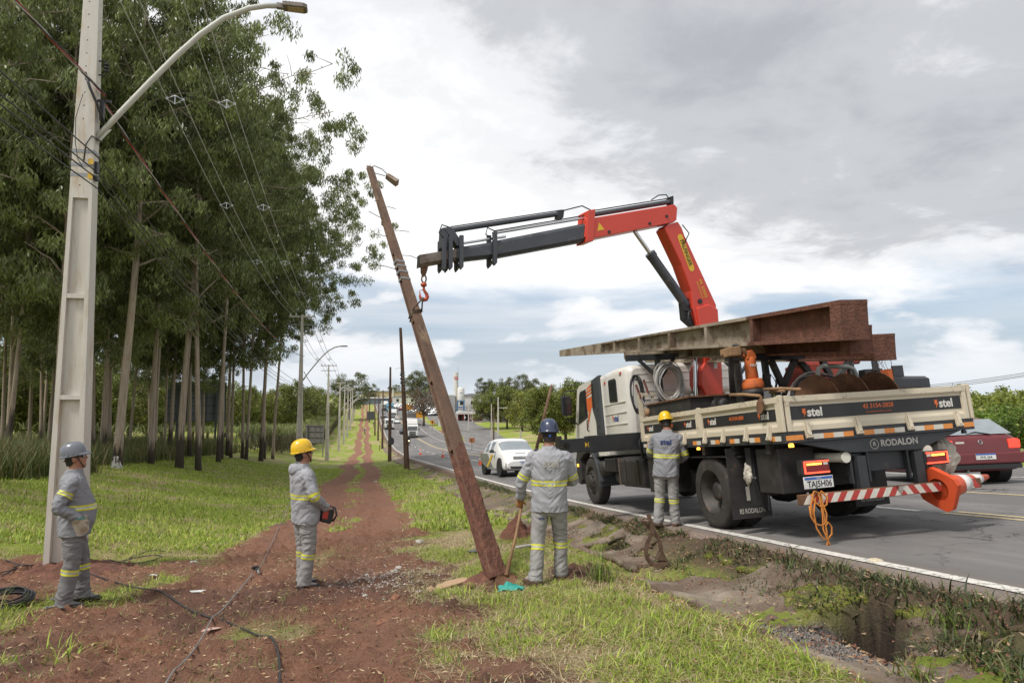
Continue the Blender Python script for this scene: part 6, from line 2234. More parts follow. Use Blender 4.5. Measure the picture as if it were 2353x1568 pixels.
o = on_truck(mb.build('steel_chest', M_CHASSIS, bevel=.008))
mb = MB()
mb.box((-1.23, .32, 1.862), (-.02, 1.95, 1.885))
mb.build('lid', M_RUST, o)
tag(o, 'long brown steel chest at the front of the truck bed', 'chest')
mb = MB()
mb.lathe([(.01, 1.66), (.06, 1.66), (.062, 1.78), (.01, 1.78)], (-1.2, 1.9, .03), 10)
o = on_truck(mb.build('wooden_stump', M_WOOD))
tag(o, 'round wooden stump at the front left corner of the bed', 'wood block')
for k, (x, z, lab) in enumerate([((-1.24, -1.27), (1.72, 2.24), 'left'), ((-1.15, -1.12), (1.78, 2.32), 'right')]):
 e = on_truck(empty('digging_bar', label=f'brown wooden-handled bar propped at the front corner of the bed, {lab} one', cat='tool', group='bars at the bed corner'))
 mb = MB()
 mb.cyl((x[0] + .08, 1.86, z[0]), (x[1], 1.98, z[1] - .25), .014, n=8)
 mb.build('shaft', M_GALV, e)
 mb = MB()
 mb.cyl((x[1], 1.98, z[1] - .25), (x[1] - .05, 2.02, z[1]), .020, n=8)
 mb.build('grip', mat('red_brown_grip', (.17, .05, .04), .6), e)
def spade(h0, h1, blade, label):
 e = on_truck(empty('spade', label=label, cat='spade', group='spades on the left side board'))
 h0, h1 = Vector(h0), Vector(h1)
 mb = MB()
 mb.tube([h0, h0.lerp(h1, .5) + Vector((0, 0, .01)), h1], .02, 8)
 mb.build('handle', M_WOOD, e)
 if blade:
  mb = MB()
  d = Vector((0, -.02, -1))
  a = Vector((0, -1, -.05)).normalized()
  o = h1
  vs = []
  for q, w, out in ((0, .02, 0), (.05, .045, -.01), (.10, .085, -.025), (.22, .09, -.04), (.27, .06, -.05), (.29, .015, -.055)):
   for s in (-1, 0, 1):
    vs.append(o + d * q * .75 + a * (s * w * .8) + Vector((out + (.012 if s else 0), 0, 0)))
  n = 6
  fs = []
  for i in range(n - 1):
   for k in range(2):
    fs.append((i * 3 + k, i * 3 + k + 1, i * 3 + k + 4, i * 3 + k + 3))
  mb.add(vs + [v + Vector((.004, 0, 0)) for v in vs], fs + [tuple(j + 18 for j in reversed(f)) for f in fs])
  mb.build('blade', M_RUST, e)
spade((-1.26, -.92, 1.79), (-1.325, -1.70, 1.71), True, 'spade with rusty blade hanging over the left side board')
spade((-1.1, -1.45, 1.80), (-1.2, -2.3, 1.72), False, 'thick wooden handle lying on the rear left corner of the boards')
spade((-1.05, -1.5, 1.76), (-1.18, -1.98, 1.73), False, 'second wooden handle under the thick one at the rear left corner')
rs = np.random.RandomState(12)
def crumple(name, c, r, m, label, cat, seed, n=22, mm=14, amp=.25):
 mb = MB()
 rings = []
 for i in range(1, mm):
  ph = PI * i / mm
  ring = []
  for k in range(n):
   th = 2 * PI * k / n
   d = Vector((math.sin(ph) * math.cos(th), math.sin(ph) * math.sin(th), -math.cos(ph)))
   f = 1 + amp * (mnoise.noise(d * 2.3 + Vector((seed, 0, 0))) + .6 * abs(mnoise.noise(d * 5.1 + Vector((0, seed, 0)))))
   ring.append((c[0] + d.x * r[0] * f, c[1] + d.y * r[1] * f, c[2] + d.z * r[2] * f))
  rings.append(ring)
 mb.loft(rings, smooth=False)
 o = mb.build(name, m)
 return tag(o, label, cat)
M_SACK = mat('soiled_white_sack', (.46, .42, .36), .8, var=.12, scale=5, dirt=(.25, .19, .13), dirt_amt=.35, dirt_scale=4, bump=.4, bscale=14)
on_truck(crumple('white_sack', (1.02, -1.72, .82), (.20, .2, .23), M_SACK, 'crumpled dirty white sack stuffed behind the right tail lamp', 'sack', 3.3, amp=.35))
on_truck(crumple('small_bag', (-1.18, -1.02, .76), (.06, .09, .14), M_SACK, 'small soiled white bag hanging behind the left rear wheel', 'bag', 7.1, amp=.4))
M_CONE = mat('orange_cone_rubber', (.62, .085, .025), .5, var=.1, dirt=(.36, .06, .03), dirt_amt=.25)
M_CONEW = mat('white_cone_band', (.66, .65, .63), .45, var=.06)
def cone_mesh(mb_c, mb_w, h=.75, r=.16, base=.2):
 prof = [(r, .03), (r * .82, h * .22), (r * .62, h * .42), (r * .42, h * .66), (r * .3, h * .82), (r * .17, h)]
 mb_c.lathe([(r, .028), (r * .17, h), (r * .10, h), (r * .85, .028)], n=24)
 mb_c.prism([(-base, -base * .8), (-base * .8, -base), (base * .8, -base), (base, -base * .8), (base, base * .8), (base * .8, base), (-base * .8, base), (-base, base * .8)], 0, .03, axis='z') if False else None
 R_ = lambda z: r + (r * .17 - r) * (z - .028) / (h - .028) + .003
 for a, b in ((.36, .54), (.66, .84)):
  mb_w.lathe([(R_(h * a) - .004, h * a), (R_(h * a), h * a), (R_(h * b), h * b), (R_(h * b) - .004, h * b)], n=24, caps=False)
def cone_base(mb, base, r, t=.03):
 n = 24
 outer, inner = [], []
 for k in range(n):
  a = 2 * PI * k / n + PI / n
  ca, sa = math.cos(a), math.sin(a)
  q = max(abs(ca), abs(sa))
  f = min(1 / q, 1.22)
  outer.append((base * ca * f, base * sa * f))
  inner.append((r * .86 * ca, r * .86 * sa))
 vs = [(x, y, 0) for x, y in outer] + [(x, y, 0) for x, y in inner] + [(x, y, t) for x, y in outer] + [(x, y, t) for x, y in inner]
 fs = []
 for k in range(n):
  j = (k + 1) % n
  fs += [(k, j, n + j, n + k), (2 * n + k, 3 * n + k, 3 * n + j, 2 * n + j), (k, 2 * n + k, 2 * n + j, j), (n + k, n + j, 3 * n + j, 3 * n + k)]
 mb.add(vs, fs)
def cone(loc, rotq, label, h=.75, r=.155, base=.21, group='traffic cones'):
 e = empty('traffic_cone', loc, label=label, cat='traffic cone', group=group)
 if rotq is not None:
  e.rotation_mode = 'QUATERNION'
  e.rotation_quaternion = rotq
 a, b = MB(), MB()
 cone_mesh(a, b, h, r, base)
 a.build('cone_body', M_CONE, e)
 b.build('white_bands', M_CONEW, e)['kind'] = 'stuff'
 c = MB()
 cone_base(c, base, r)
 c.build('base_plate', M_CONE, e)
 return e
zdir = TR_R @ Vector((.985, .12, .10)).normalized()
xdir = TR_R @ Vector((-.1, .2, 1))
xdir = (xdir - zdir * xdir.dot(zdir)).normalized()
xdir = Matrix.Rotation(R(38), 3, zdir) @ xdir
cq = Matrix((xdir, zdir.cross(xdir), zdir)).transposed().to_quaternion()
cone(TW @ Vector((.62, -2.08, .475)), cq, 'orange and white traffic cone pushed over the right end of the truck underrun bar', h=.80, r=.16, base=.215)
cone(TW @ Vector((.585, -2.085, .470)), cq, 'second orange cone nested over the bar, only its square base showing', h=.30, r=.15, base=.215)
M_ROPE = mat('orange_rope', (.55, .20, .035), .8, var=.2, bump=.5, bscale=120)
mb = MB()
rp = []
loops = [(-1.10, .60, -.10), (-1.04, .62, .02), (-1.0, .60, .02)]
P_ = lambda x, z, y=-2.14: (x, y, z)
mb.tube([P_(-1.14, .30), P_(-1.15, .45), P_(-1.10, .575), P_(-1.06, .59, -2.1), P_(-1.0, .56), P_(-1.01, .38), P_(-1.0, .15), P_(-1.01, .02), P_(-1.03, .0)], .0095, 6)
mb.tube([P_(-1.13, .565), P_(-1.10, .48), P_(-1.02, .41), P_(-.95, .44), P_(-.93, .52), P_(-.97, .585, -2.1), P_(-1.03, .56), P_(-1.02, .35), P_(-1.04, .18), P_(-1.0, .02, -2.16), P_(-.97, -.02), P_(-.9, -.03, -2.2), P_(-.83, -.035, -2.22)], .0095, 6)
mb.tube([P_(-1.17, .44), P_(-1.17, .33), P_(-1.13, .25), P_(-1.05, .22), P_(-.99, .25), P_(-.97, .34), P_(-1.0, .45), P_(-1.05, .57), P_(-1.09, .50), P_(-1.13, .36), P_(-1.12, .2), P_(-1.06, .08), P_(-1.0, .07), P_(-.94, .12), P_(-.93, .2), P_(-.97, .25), P_(-1.01, .2)], .0095, 6)
o = on_truck(mb.build('orange_rope', M_ROPE))
tag(o, 'orange rope looped over the left end of the underrun bar and trailing on the road', 'rope')
# ================================================================== the line workers
M_UNI = mat('grey_work_cloth', (.235, .237, .258), .85, var=.06, scale=4, bump=.3, bscale=26, dirt=(.22, .205, .20), dirt_amt=.1, dirt_scale=3, spec=.25)
M_UNI2 = mat('lighter_grey_work_cloth', (.325, .327, .35), .85, var=.05, scale=4, bump=.3, bscale=26, dirt=(.30, .285, .275), dirt_amt=.1, dirt_scale=3, spec=.25)
M_PANT = mat('grey_work_trousers', (.19, .185, .19), .88, var=.15, scale=5, bump=.35, bscale=26, dirt=(.20, .165, .135), dirt_amt=.3, dirt_scale=3, spec=.25)
M_PANT2 = mat('lighter_grey_trousers', (.30, .29, .285), .88, var=.12, scale=5, bump=.35, bscale=26, dirt=(.25, .20, .16), dirt_amt=.3, dirt_scale=3, spec=.25)
M_SKIN = mat('tanned_skin', (.36, .175, .11), .55, var=.10, scale=8)
M_SKIN2 = mat('darker_tanned_skin', (.24, .115, .07), .55, var=.10, scale=8)
M_HAIR = mat('dark_hair', (.016, .013, .011), .6, var=.3, scale=30)
M_BOOT = mat('black_work_boot', (.028, .025, .024), .6, var=.3, scale=10, dirt=(.11, .065, .045), dirt_amt=.35, dirt_scale=9)
M_BOOTBR = mat('muddy_brown_boot', (.11, .062, .042), .75, var=.3, scale=10, dirt=(.16, .08, .05), dirt_amt=.45, dirt_scale=9)
M_GLOVEW = mat('soiled_leather_glove', (.46, .40, .32), .8, var=.18, scale=12)
M_GLOVEO = mat('tan_leather_glove', (.34, .16, .055), .75, var=.25, scale=12)
M_BANDY = mat('fluorescent_yellow_tape', (.62, .60, .05), .55, var=.06)
M_BANDS = mat('silver_tape', (.42, .43, .42), .4, .15, var=.08)
M_HELY = mat('yellow_helmet_plastic', (.76, .47, .012), .28, var=.04, coat=.3)
M_HELG = mat('grey_helmet_plastic', (.145, .155, .18), .32, var=.06, coat=.2)
M_HELB = mat('navy_helmet_plastic', (.035, .048, .095), .30, var=.08, coat=.3, dirt=(.11, .12, .15), dirt_amt=.2, dirt_scale=4)
M_STRAP = mat('black_strap', (.015, .015, .016), .6)
M_SUNGL = mat('black_sunglasses', (.008, .008, .01), .1)
def ering(c, ax, ay, az_x, az_y, n=20, sq=1.0):
 out = []
 for k in range(n):
  t = 2 * PI * k / n
  ca, sa = math.cos(t), math.sin(t)
  if sq != 1.0:
   ca = math.copysign(abs(ca) ** sq, ca)
   sa = math.copysign(abs(sa) ** sq, sa)
  out.append(Vector(c) + az_x * (ca * ax) + az_y * (sa * ay))
 return out
def chain_rings(pts, rad, n=16, ref=Vector((0, 1, 0))):
 pts = [Vector(p) for p in pts]
 rings = []
 for i, p in enumerate(pts):
  t = (pts[min(i + 1, len(pts) - 1)] - pts[max(i - 1, 0)]).normalized()
  a = t.cross(ref)
  if a.length < .05:
   a = t.cross(Vector((1, 0, 0)))
  a.normalize()
  b = a.cross(t).normalized()
  r = rad[i]
  ra, rb = r if hasattr(r, '__len__') else (r, r)
  rings.append(ering(p, ra, rb, a, b, n))
 return rings
def dense(pts, rad, k=3):
 P = [Vector(p) for p in pts]
 Rr = [np.array(r if hasattr(r, '__len__') else (r, r), float) for r in rad]
 op, orr = [], []
 n = len(P)
 for i in range(n - 1):
  p0, p1, p2, p3 = P[max(i - 1, 0)], P[i], P[i + 1], P[min(i + 2, n - 1)]
  for j in range(k):
   t = j / k
   q = 0.5 * ((2 * p1) + (p2 - p0) * t + (2 * p0 - 5 * p1 + 4 * p2 - p3) * t * t + (-p0 + 3 * p1 - 3 * p2 + p3) * t ** 3)
   op.append(q)
   orr.append(tuple(Rr[i] * (1 - t) + Rr[i + 1] * t))
 op.append(P[-1])
 orr.append(tuple(Rr[-1]))
 return op, orr
def seg_dist(p, pts):
 best = 9
 for a, b in zip(pts[:-1], pts[1:]):
  ab = b - a
  t = max(0, min(1, (p - a).dot(ab) / max(ab.length_squared, 1e-9)))
  best = min(best, (p - a - ab * t).length)
 return best
def make_person(loc, rz, scale, label, pose, jacket, pants, skin, boot, gloves, helmet, seed=1, hair_len=.0, group='line workers'):
 e = empty('person', loc, (0, 0, rz), label, 'person', group)
 e.scale = (scale,) * 3
 X, Y, Z = Vector((1, 0, 0)), Vector((0, 1, 0)), Vector((0, 0, 1))
 belly = pose.get('belly', 0.0)
 lean = pose.get('lean', (0, 0))
 tz = [.79, .86, .95, 1.05, 1.15, 1.26, 1.36, 1.42, 1.455, 1.48]
 tw = [.205, .205, .198, .195, .198, .208, .212, .195, .135, .085]
 td = [.140, .140, .138, .136, .136, .138, .132, .112, .088, .075]
 bf = [.03, .05, .09, .10, .07, .03, .0, 0, 0, 0]
 def torso_ring(z, grow=0.0, n=28):
  w = np.interp(z, tz, tw) + grow
  d = np.interp(z, tz, td) + grow
  b = np.interp(z, tz, bf) * belly
  u = (z - .85) / .6
  c = Vector((lean[0] * u, lean[1] * u + b * .5 - .012, z))
  out = []
  for k in range(n):
   t = 2 * PI * k / n
   ca, sa = math.cos(t), math.sin(t)
   ca = math.copysign(abs(ca) ** .82, ca)
   sa = math.copysign(abs(sa) ** .9, sa)
   out.append(c + X * (ca * w) + Y * (sa * (d + b * .5)))
  return out
 mb = MB()
 mb.loft([torso_ring(z) for z in (.79, .82, .86, .9, .95, 1.0, 1.05, 1.1, 1.15, 1.2, 1.26, 1.31, 1.36, 1.39, 1.42, 1.44, 1.455, 1.48, 1.495)])
 mb.loft([ering((0, -.008, z), w, d, X, Y, 24) for z, w, d in ((.74, .11, .09), (.78, .155, .115), (.84, .175, .122), (.92, .18, .125), (1.0, .17, .12))])
 legs = {}
 for s, k in ((1, 'r'), (-1, 'l')):
  kn = Vector(pose.get('knee_' + k, (s * .105, .015, .50)))
  an = Vector(pose.get('foot_' + k, (s * .115, -.01, 0))) + Vector((0, 0, .10))
  hp = Vector((s * .092, -.005, .86))
  pts, rad = dense([hp, hp.lerp(kn, .5), kn, kn.lerp(an, .5), an - Vector((0, 0, .02)), an - Vector((0, 0, .055))], [(.098, .108), (.090, .098), (.078, .082), (.073, .08), (.074, .084), (.080, .092)], 4)
  mb.loft(chain_rings(pts, rad, 18))
  legs[k] = pts
  yaw = pose.get('foot_yaw_' + k, -s * .25)
  fd = Vector((math.sin(-yaw), math.cos(yaw), 0))
  fx = Vector((fd.y, -fd.x, 0))
  a0 = an - Vector((0, 0, .10))
  rings = []
  for q, w, h, zb in ((-.085, .025, .03, .03), (-.075, .036, .048, .0), (-.03, .041, .062, 0), (.02, .041, .060, 0), (.07, .044, .045, 0), (.13, .047, .036, 0), (.175, .040, .029, 0), (.20, .024, .02, .004)):
   c = a0 + fd * q + Vector((0, 0, h + zb))
   rings.append(ering(c, w, h, fx, Z, 14, .8))
  mb.loft(rings)
 arms = {}
 hands = {}
 for s, k in ((1, 'r'), (-1, 'l')):
  sh = Vector((s * .182 + lean[0], lean[1] - .012, 1.385))
  el = Vector(pose['elbow_' + k])
  wr = Vector(pose['wrist_' + k])
  pts, rad = dense([sh - Vector((s * .06, 0, -.012)), sh, sh.lerp(el, .5), el, el.lerp(wr, .5), wr], [.052, .068, .066, .060, .055, .050], 4)
  mb.loft(chain_rings(pts, rad, 16))
  arms[k] = pts
  hd = Vector(pose.get('hand_dir_' + k, tuple((wr - el).normalized()))).normalized()
  pn = Vector(pose.get('palm_' + k, (-s, 0, 0)))
  pn = (pn - hd * pn.dot(hd)).normalized()
  side = hd.cross(pn)
  curl = pose.get('curl_' + k, .5)
  w0 = wr + hd * .015
  mb.loft([ering(w0 + hd * q, a, b, side, pn, 12) for q, a, b in ((-.03, .028, .026), (.0, .032, .024), (.035, .041, .021), (.07, .043, .019), (.09, .040, .016))])
  for i, (off, ln) in enumerate(((-.030, .062), (-.010, .074), (.011, .070), (.030, .055))):
   b0 = w0 + hd * .075 + side * off
   d1 = (hd * math.cos(curl * .6) + pn * math.sin(curl * .6))
   d2 = (hd * math.cos(curl * 1.6) + pn * math.sin(curl * 1.6))
   d3 = (hd * math.cos(curl * 2.4) + pn * math.sin(curl * 2.4))
   f = [b0, b0 + d1 * ln * .5, b0 + d1 * ln * .5 + d2 * ln * .35, b0 + d1 * ln * .5 + d2 * ln * .35 + d3 * ln * .3]
   mb.tube(f, .0105, 8, rad=[.012, .0115, .0105, .008])
  th = pose.get('thumb_' + k, -1)
  t0 = w0 + hd * .015 + side * (th * .034)
  td_ = (hd * .62 + side * (th * .55) + pn * .55).normalized()
  mb.tube([t0, t0 + td_ * .035, t0 + td_ * .06 + hd * .012], .012, 8, rad=[.015, .0125, .009])
  hands[k] = (w0 + hd * .05, wr)
 hp, hy, hr = pose.get('head', (0, 0, 0))
 nb = Vector((lean[0], lean[1] + .0, 1.47))
 HM = Matrix.Translation(nb + Vector((0, .012, .03))) @ Euler((hp, hr, hy), 'XYZ').to_matrix().to_4x4()
 hc = Vector((0, .012, .135))
 hr_ = []
 for z, w, cy, d in ((-.118, .030, .052, .030), (-.105, .045, .046, .042), (-.085, .055, .036, .058), (-.055, .063, .024, .074), (-.025, .069, .014, .086), (.01, .074, .006, .094), (.05, .077, .0, .098), (.085, .070, -.004, .090), (.11, .052, -.008, .068), (.125, .025, -.01, .035)):
  hr_.append([HM @ (hc + Vector((math.cos(2 * PI * k / 24) * w, cy + math.sin(2 * PI * k / 24) * d, z))) for k in range(24)])
 mb.loft(hr_)
 def el_(c, r):
  rings = []
  for i in range(1, 7):
   ph = PI * i / 7
   rings.append([HM @ (hc + Vector((c[0] + r[0] * math.sin(ph) * math.cos(2 * PI * k / 10), c[1] + r[1] * math.sin(ph) * math.sin(2 * PI * k / 10), c[2] - r[2] * math.cos(ph)))) for k in range(10)])
  mb.loft(rings)
 el_((0, .103, -.022), (.015, .024, .020))
 el_((0, .098, .0), (.011, .016, .03))
 el_((0, .088, .022), (.055, .016, .013))
 el_((0, .095, -.060), (.024, .013, .009))
 el_((0, .080, -.098), (.022, .018, .016))
 for s in (-1, 1):
  el_((s * .078, -.004, -.012), (.011, .022, .034))
  el_((s * .040, .072, -.032), (.02, .02, .018))
 nk = [Vector((lean[0], lean[1] - .012, 1.43)), HM @ Vector((0, -.012, .0)), HM @ Vector((0, .0, .07))]
 mb.loft(chain_rings(nk, [.066, .060, .058], 16))
 mb.loft([ering(nb + Vector((0, -.002, z)), r, r * .98, X, Y, 20) for z, r in ((-.045, .098), (-.01, .086), (.025, .078), (.052, .074))])
 if pose.get('hood'):
  rings = []
  for i in range(9):
   a = PI * (i / 8) - PI / 2
   c = nb + Vector((math.sin(a) * .105, -math.cos(a) * .095 - .03, -.02))
   rings.append(ering(c, .035 + .012 * math.cos(a), .05 + .02 * math.cos(a), Vector((math.cos(a), math.sin(a), 0)).cross(Z).normalized(), Z, 12))
  mb.loft(rings)
 tmp = mb.build('tmp', [jacket])
 rm = tmp.modifiers.new('rm', 'REMESH')
 rm.mode = 'VOXEL'
 rm.voxel_size = .0088
 rm.use_smooth_shade = True
 dg = bpy.context.evaluated_depsgraph_get()
 me = bpy.data.meshes.new_from_object(tmp.evaluated_get(dg))
 bpy.data.objects.remove(tmp)
 bm = bmesh.new()
 bm.from_mesh(me)
 for _ in range(2):
  bmesh.ops.smooth_vert(bm, verts=bm.verts, factor=.5, use_axis_x=True, use_axis_y=True, use_axis_z=True)
 bm.normal_update()
 HI = HM.inverted()
 sd = Vector((seed * 7.3, seed * 3.1, 0))
 collar_z = nb.z + .046
 for v in bm.verts:
  p = v.co
  hl = HI @ p
  if hl.z > .02 and abs(hl.x) < .12 and p.z > collar_z:
   continue
  if any((p - h[0]).length < .085 for h in hands.values()) or p.z < .07:
   continue
  ad = min(seg_dist(p, arms['l']), seg_dist(p, arms['r']))
  f = 0.0
  if p.z < .80 and ad > .08:
   k = .55 + .8 * math.exp(-((p.z - .14) / .11) ** 2) + .4 * math.exp(-((p.z - .52) / .10) ** 2) + .5 * math.exp(-((p.z - .76) / .08) ** 2)
   q = Vector((p.x * 7, p.y * 7, p.z * 15 + p.x * 9 * math.sin(seed + p.z * 6)))
   n1 = mnoise.noise(q + sd)
   f = k * (.010 * n1 + .007 * (1 - 2.4 * abs(mnoise.noise(q * 1.7 + sd))))
  elif ad < .085:
   q = Vector((p.x * 16, p.y * 16, p.z * 16))
   f = .0095 * (1 - 2.4 * abs(mnoise.noise(q + sd)))
  else:
   q = Vector((p.x * 6, p.y * 6, p.z * 11 - abs(p.x) * 9))
   f = .010 * mnoise.noise(q + sd) + .006 * (1 - 2.6 * abs(mnoise.noise(q * 1.6 + sd * 2)))
  v.co = p + v.normal * f
 for f in bm.faces:
  p = f.calc_center_median()
  hl = HI @ p
  mi = 0
  ad = min(seg_dist(p, arms['l']), seg_dist(p, arms['r']))
  if p.z > collar_z and abs(hl.x) < .13 and hl.z > -.03 and not (pose.get('hood') and hl.y < -.05 and hl.z < .06):
   mi = 2
  elif p.z < .062:
   mi = 3
  else:
   for k in ('r', 'l'):
    h, wr = hands[k]
    d = (h - wr).normalized()
    if (p - wr).dot(d) > -.012 and (p - h).length < .13 and seg_dist(p, [wr, wr + d * .17]) < .085:
     mi = 4 if k == 'r' else 5
   if mi == 0 and p.z < .795 and ad > .075:
    mi = 1
   if mi == 0 and p.z < .80 and ad > .062 and (abs(p.x) < .17 and p.z < .785):
    mi = 1
  f.material_index = mi
  f.smooth = True
 idx = [f.material_index for f in bm.faces]
 bm.to_mesh(me)
 bvh = BVHTree.FromBMesh(bm)
 bm.free()
 me.materials.clear()
 for m in (jacket, pants, skin, boot, gloves[0] or skin, gloves[1] or skin):
  me.materials.append(m)
 me.polygons.foreach_set('material_index', idx)
 me.update()
 body = bpy.data.objects.new('body', me)
 COL.objects.link(body)
 body.parent = e
 def tape(ringfn, q0, q1, name='reflective_band', cap=.125):
  mb = MB()
  n = 40
  rows = []
  for i in range(7):
   q = q0 + (q1 - q0) * i / 6
   c, u, v = ringfn(q)
   row = []
   for k in range(n):
    a = 2 * PI * k / n
    d = (u * math.cos(a) + v * math.sin(a)).normalized()
    hit_ = bvh.ray_cast(c, d, .3)
    rr = min(hit_[3], cap) if hit_[0] is not None else .09
    row.append((c, d, rr))
   rows.append(row)
  V = []
  for i in range(7):
   for k in range(n):
    rr = np.median([rows[min(max(i + a, 0), 6)][(k + b) % n][2] for a in (-1, 0, 1) for b in (-1, 0, 1)])
    rr = max(rr, rows[i][k][2]) if rows[i][k][2] - rr < .03 else rr
    c, d, _ = rows[i][k]
    V.append(c + d * (rr + .0035))
  for i in range(6):
   for k in range(n):
    mb.add([V[i * n + k], V[i * n + (k + 1) % n], V[(i + 1) * n + (k + 1) % n], V[(i + 1) * n + k]], [(0, 1, 2, 3)], 1 if i in (2, 3) else 0, True)
  bpyo = mb.build(name, [M_BANDY, M_BANDS], e)
  return bpyo
 def limb_fn(pts):
  L = [0]
  for a, b in zip(pts[:-1], pts[1:]):
   L.append(L[-1] + (b - a).length)
  def fn(q):
   s = q * L[-1]
   for i in range(len(pts) - 1):
    if s <= L[i + 1] or i == len(pts) - 2:
     t = (s - L[i]) / max(L[i + 1] - L[i], 1e-6)
     c = pts[i].lerp(pts[i + 1], t)
     d = (pts[i + 1] - pts[i]).normalized()
     break
   u = d.cross(Vector((.3, .9, .1))).normalized()
   return c, u, d.cross(u)
  return fn
 for k in ('r', 'l'):
  tape(limb_fn(legs[k]), .52, .595)
  a = pose.get('band_arm_' + k, .42)
  if a:
   tape(limb_fn(arms[k]), a, a + .085, cap=.082)
 mb = MB()
 z0, z1 = pose.get('band_z', (1.07, 1.13))
 n = 28
 rows = [torso_ring(z0 + (z1 - z0) * i / 6, .009) for i in range(7)]
 for r_ in rows:
  for k, p in enumerate(r_):
   c = Vector((0, sum(q.y for q in r_) / n, p.z))
   d = (p - c)
   L = d.length
   d.normalize()
   h = bvh.ray_cast(c, d, .35)
   if h[0] is not None and abs(h[3] - L) < .03:
    r_[k] = c + d * (h[3] + .004)
 for i in range(6):
  for k in range(n):
   mb.add([rows[i][k], rows[i][(k + 1) % n], rows[i + 1][(k + 1) % n], rows[i + 1][k]], [(0, 1, 2, 3)], 1 if i in (2, 3) else 0, True)
 mb.build('reflective_band', [M_BANDY, M_BANDS], e)
 mb = MB()
 rings = []
 for z, w, cy, d, front in ((-.075, .060, -.03, .065, -.2), (-.05, .070, -.015, .083, -.1), (-.02, .0765, -.004, .094, .0), (.02, .0795, .0, .099, .15), (.06, .081, -.002, .1015, .3), (.1, .066, -.006, .082, .5)):
  ring = []
  for k in range(25):
   a = PI - front + (PI + 2 * front) * k / 24
   ring.append(HM @ (hc + Vector((math.cos(a) * w, cy + math.sin(a) * d, z))))
  rings.append(ring)
 mb.loft(rings, closed=False, caps=False)
 mb.build('hair', M_HAIR, e)
 mb = MB()
 prof = [(1.0, .0), (.995, .02), (.97, .05), (.90, .085), (.76, .115), (.55, .137), (.3, .148), (.06, .151)]
 rings = []
 for q, h in prof:
  ring = []
  for k in range(32):
   a = 2 * PI * k / 32
   rib = 1 + .018 * math.exp(-((math.cos(a)) / .13) ** 2) * (q > .1) + .012 * math.exp(-((abs(math.cos(a)) - .35) / .08) ** 2)
   ring.append(HM @ (hc + Vector((math.cos(a) * .108 * q * rib, -.004 + math.sin(a) * .134 * q * (1 + (rib - 1) * .5), .035 + h))))
  rings.append(ring)
 mb.loft(rings, caps=False)
 mb.add(rings[-1], [tuple(range(32))], 0, True)
 brim = []
 for o, zo in ((1.0, .012), (1.06, .004), (1.14, -.006), (1.13, -.013), (1.0, -.002)):
  ring = []
  for k in range(32):
   a = 2 * PI * k / 32
   pk = max(0, math.sin(a)) ** 3
   ex_ = (o - 1) * (.45 + 1.9 * pk)
   ring.append(HM @ (hc + Vector((math.cos(a) * .108 * (1 + ex_), -.004 + math.sin(a) * .134 * (1 + ex_), .035 + zo - .012 * pk * (o - 1) / .14))))
  brim.append(ring)
 mb.loft(brim, caps=False)
 H = mb.build('helmet', helmet, e)
 mb = MB()
 for s in (-1, 1):
  for yy in (-.05, .0, .05):
   c = hc + Vector((s * .108, yy, .052))
   vs = [HM @ (c + Vector((s * a, b, z))) for a, b, z in ((0, -.016, -.008), (0, .016, -.008), (0, .014, .01), (0, -.014, .01), (.006, -.015, -.008), (.006, .015, -.008), (.005, .013, .008), (.005, -.013, .008))]
   mb.add(vs, [(0, 3, 2, 1), (4, 5, 6, 7), (0, 1, 5, 4), (1, 2, 6, 5), (2, 3, 7, 6), (3, 0, 4, 7)])
 mb.build('helmet_slots', helmet, H)['kind'] = 'stuff'
 mb = MB()
 for s in (-1, 1):
  mb.tube([HM @ (hc + Vector(v)) for v in ((s * .082, .03, .05), (s * .078, .045, -.02), (s * .066, .062, -.075), (s * .03, .072, -.118), (0, .074, -.125))], .006, 5)
 mb.tube([HM @ (hc + Vector((math.sin(a) * .082, -.004 - math.cos(a) * .103, -.012))) for a in np.linspace(-1.4, 1.4, 11)], .007, 5)
 mb.build('chin_strap', M_STRAP, H)
 if pose.get('glasses'):
  mb = MB()
  for s in (-1, 1):
   rings = [[HM @ (hc + Vector((s * (.034 + math.cos(a) * .027), .092 + o - abs(s * .034 + math.cos(a) * .027) * .25, .004 + math.sin(a) * .019))) for a in np.linspace(0, 2 * PI, 13)[:-1]] for o in (.0, .012)]
   mb.loft(rings)
   mb.tube([HM @ (hc + Vector((s * .062, .082, .008))), HM @ (hc + Vector((s * .079, .03, .008))), HM @ (hc + Vector((s * .080, -.005, .002)))], .004, 5)
  mb.build('sunglasses', M_SUNGL, e)
 def stick_text(s, size, m, o, right, name='lettering', bold=.02, toward=Vector((0, 1, 0))):
  t = text(s, size, m, e, basis(o, right, (0, 0, 1)), name=name, bold=bold, depth=.0004)
  for v in t.data.vertices:
   ds = []
   for ox in (-.03, 0, .03):
    for oz in (-.03, 0, .03):
     h = bvh.ray_cast(v.co - toward * .3 + Vector((ox, 0, oz)), toward, .8)
     if h[0] is not None:
      ds.append(h[3])
   if ds:
    v.co = v.co - toward * .3 + toward * (min(ds) - .004)
  return t
 e_info = dict(bvh=bvh, HM=HM, hands=hands, stick=stick_text, body=body)
 return e, e_info
def gz(x, y):
 return float(ground_z(np.array([x]), np.array([y]))[0])
bx_, by_ = -3.35, 9.10
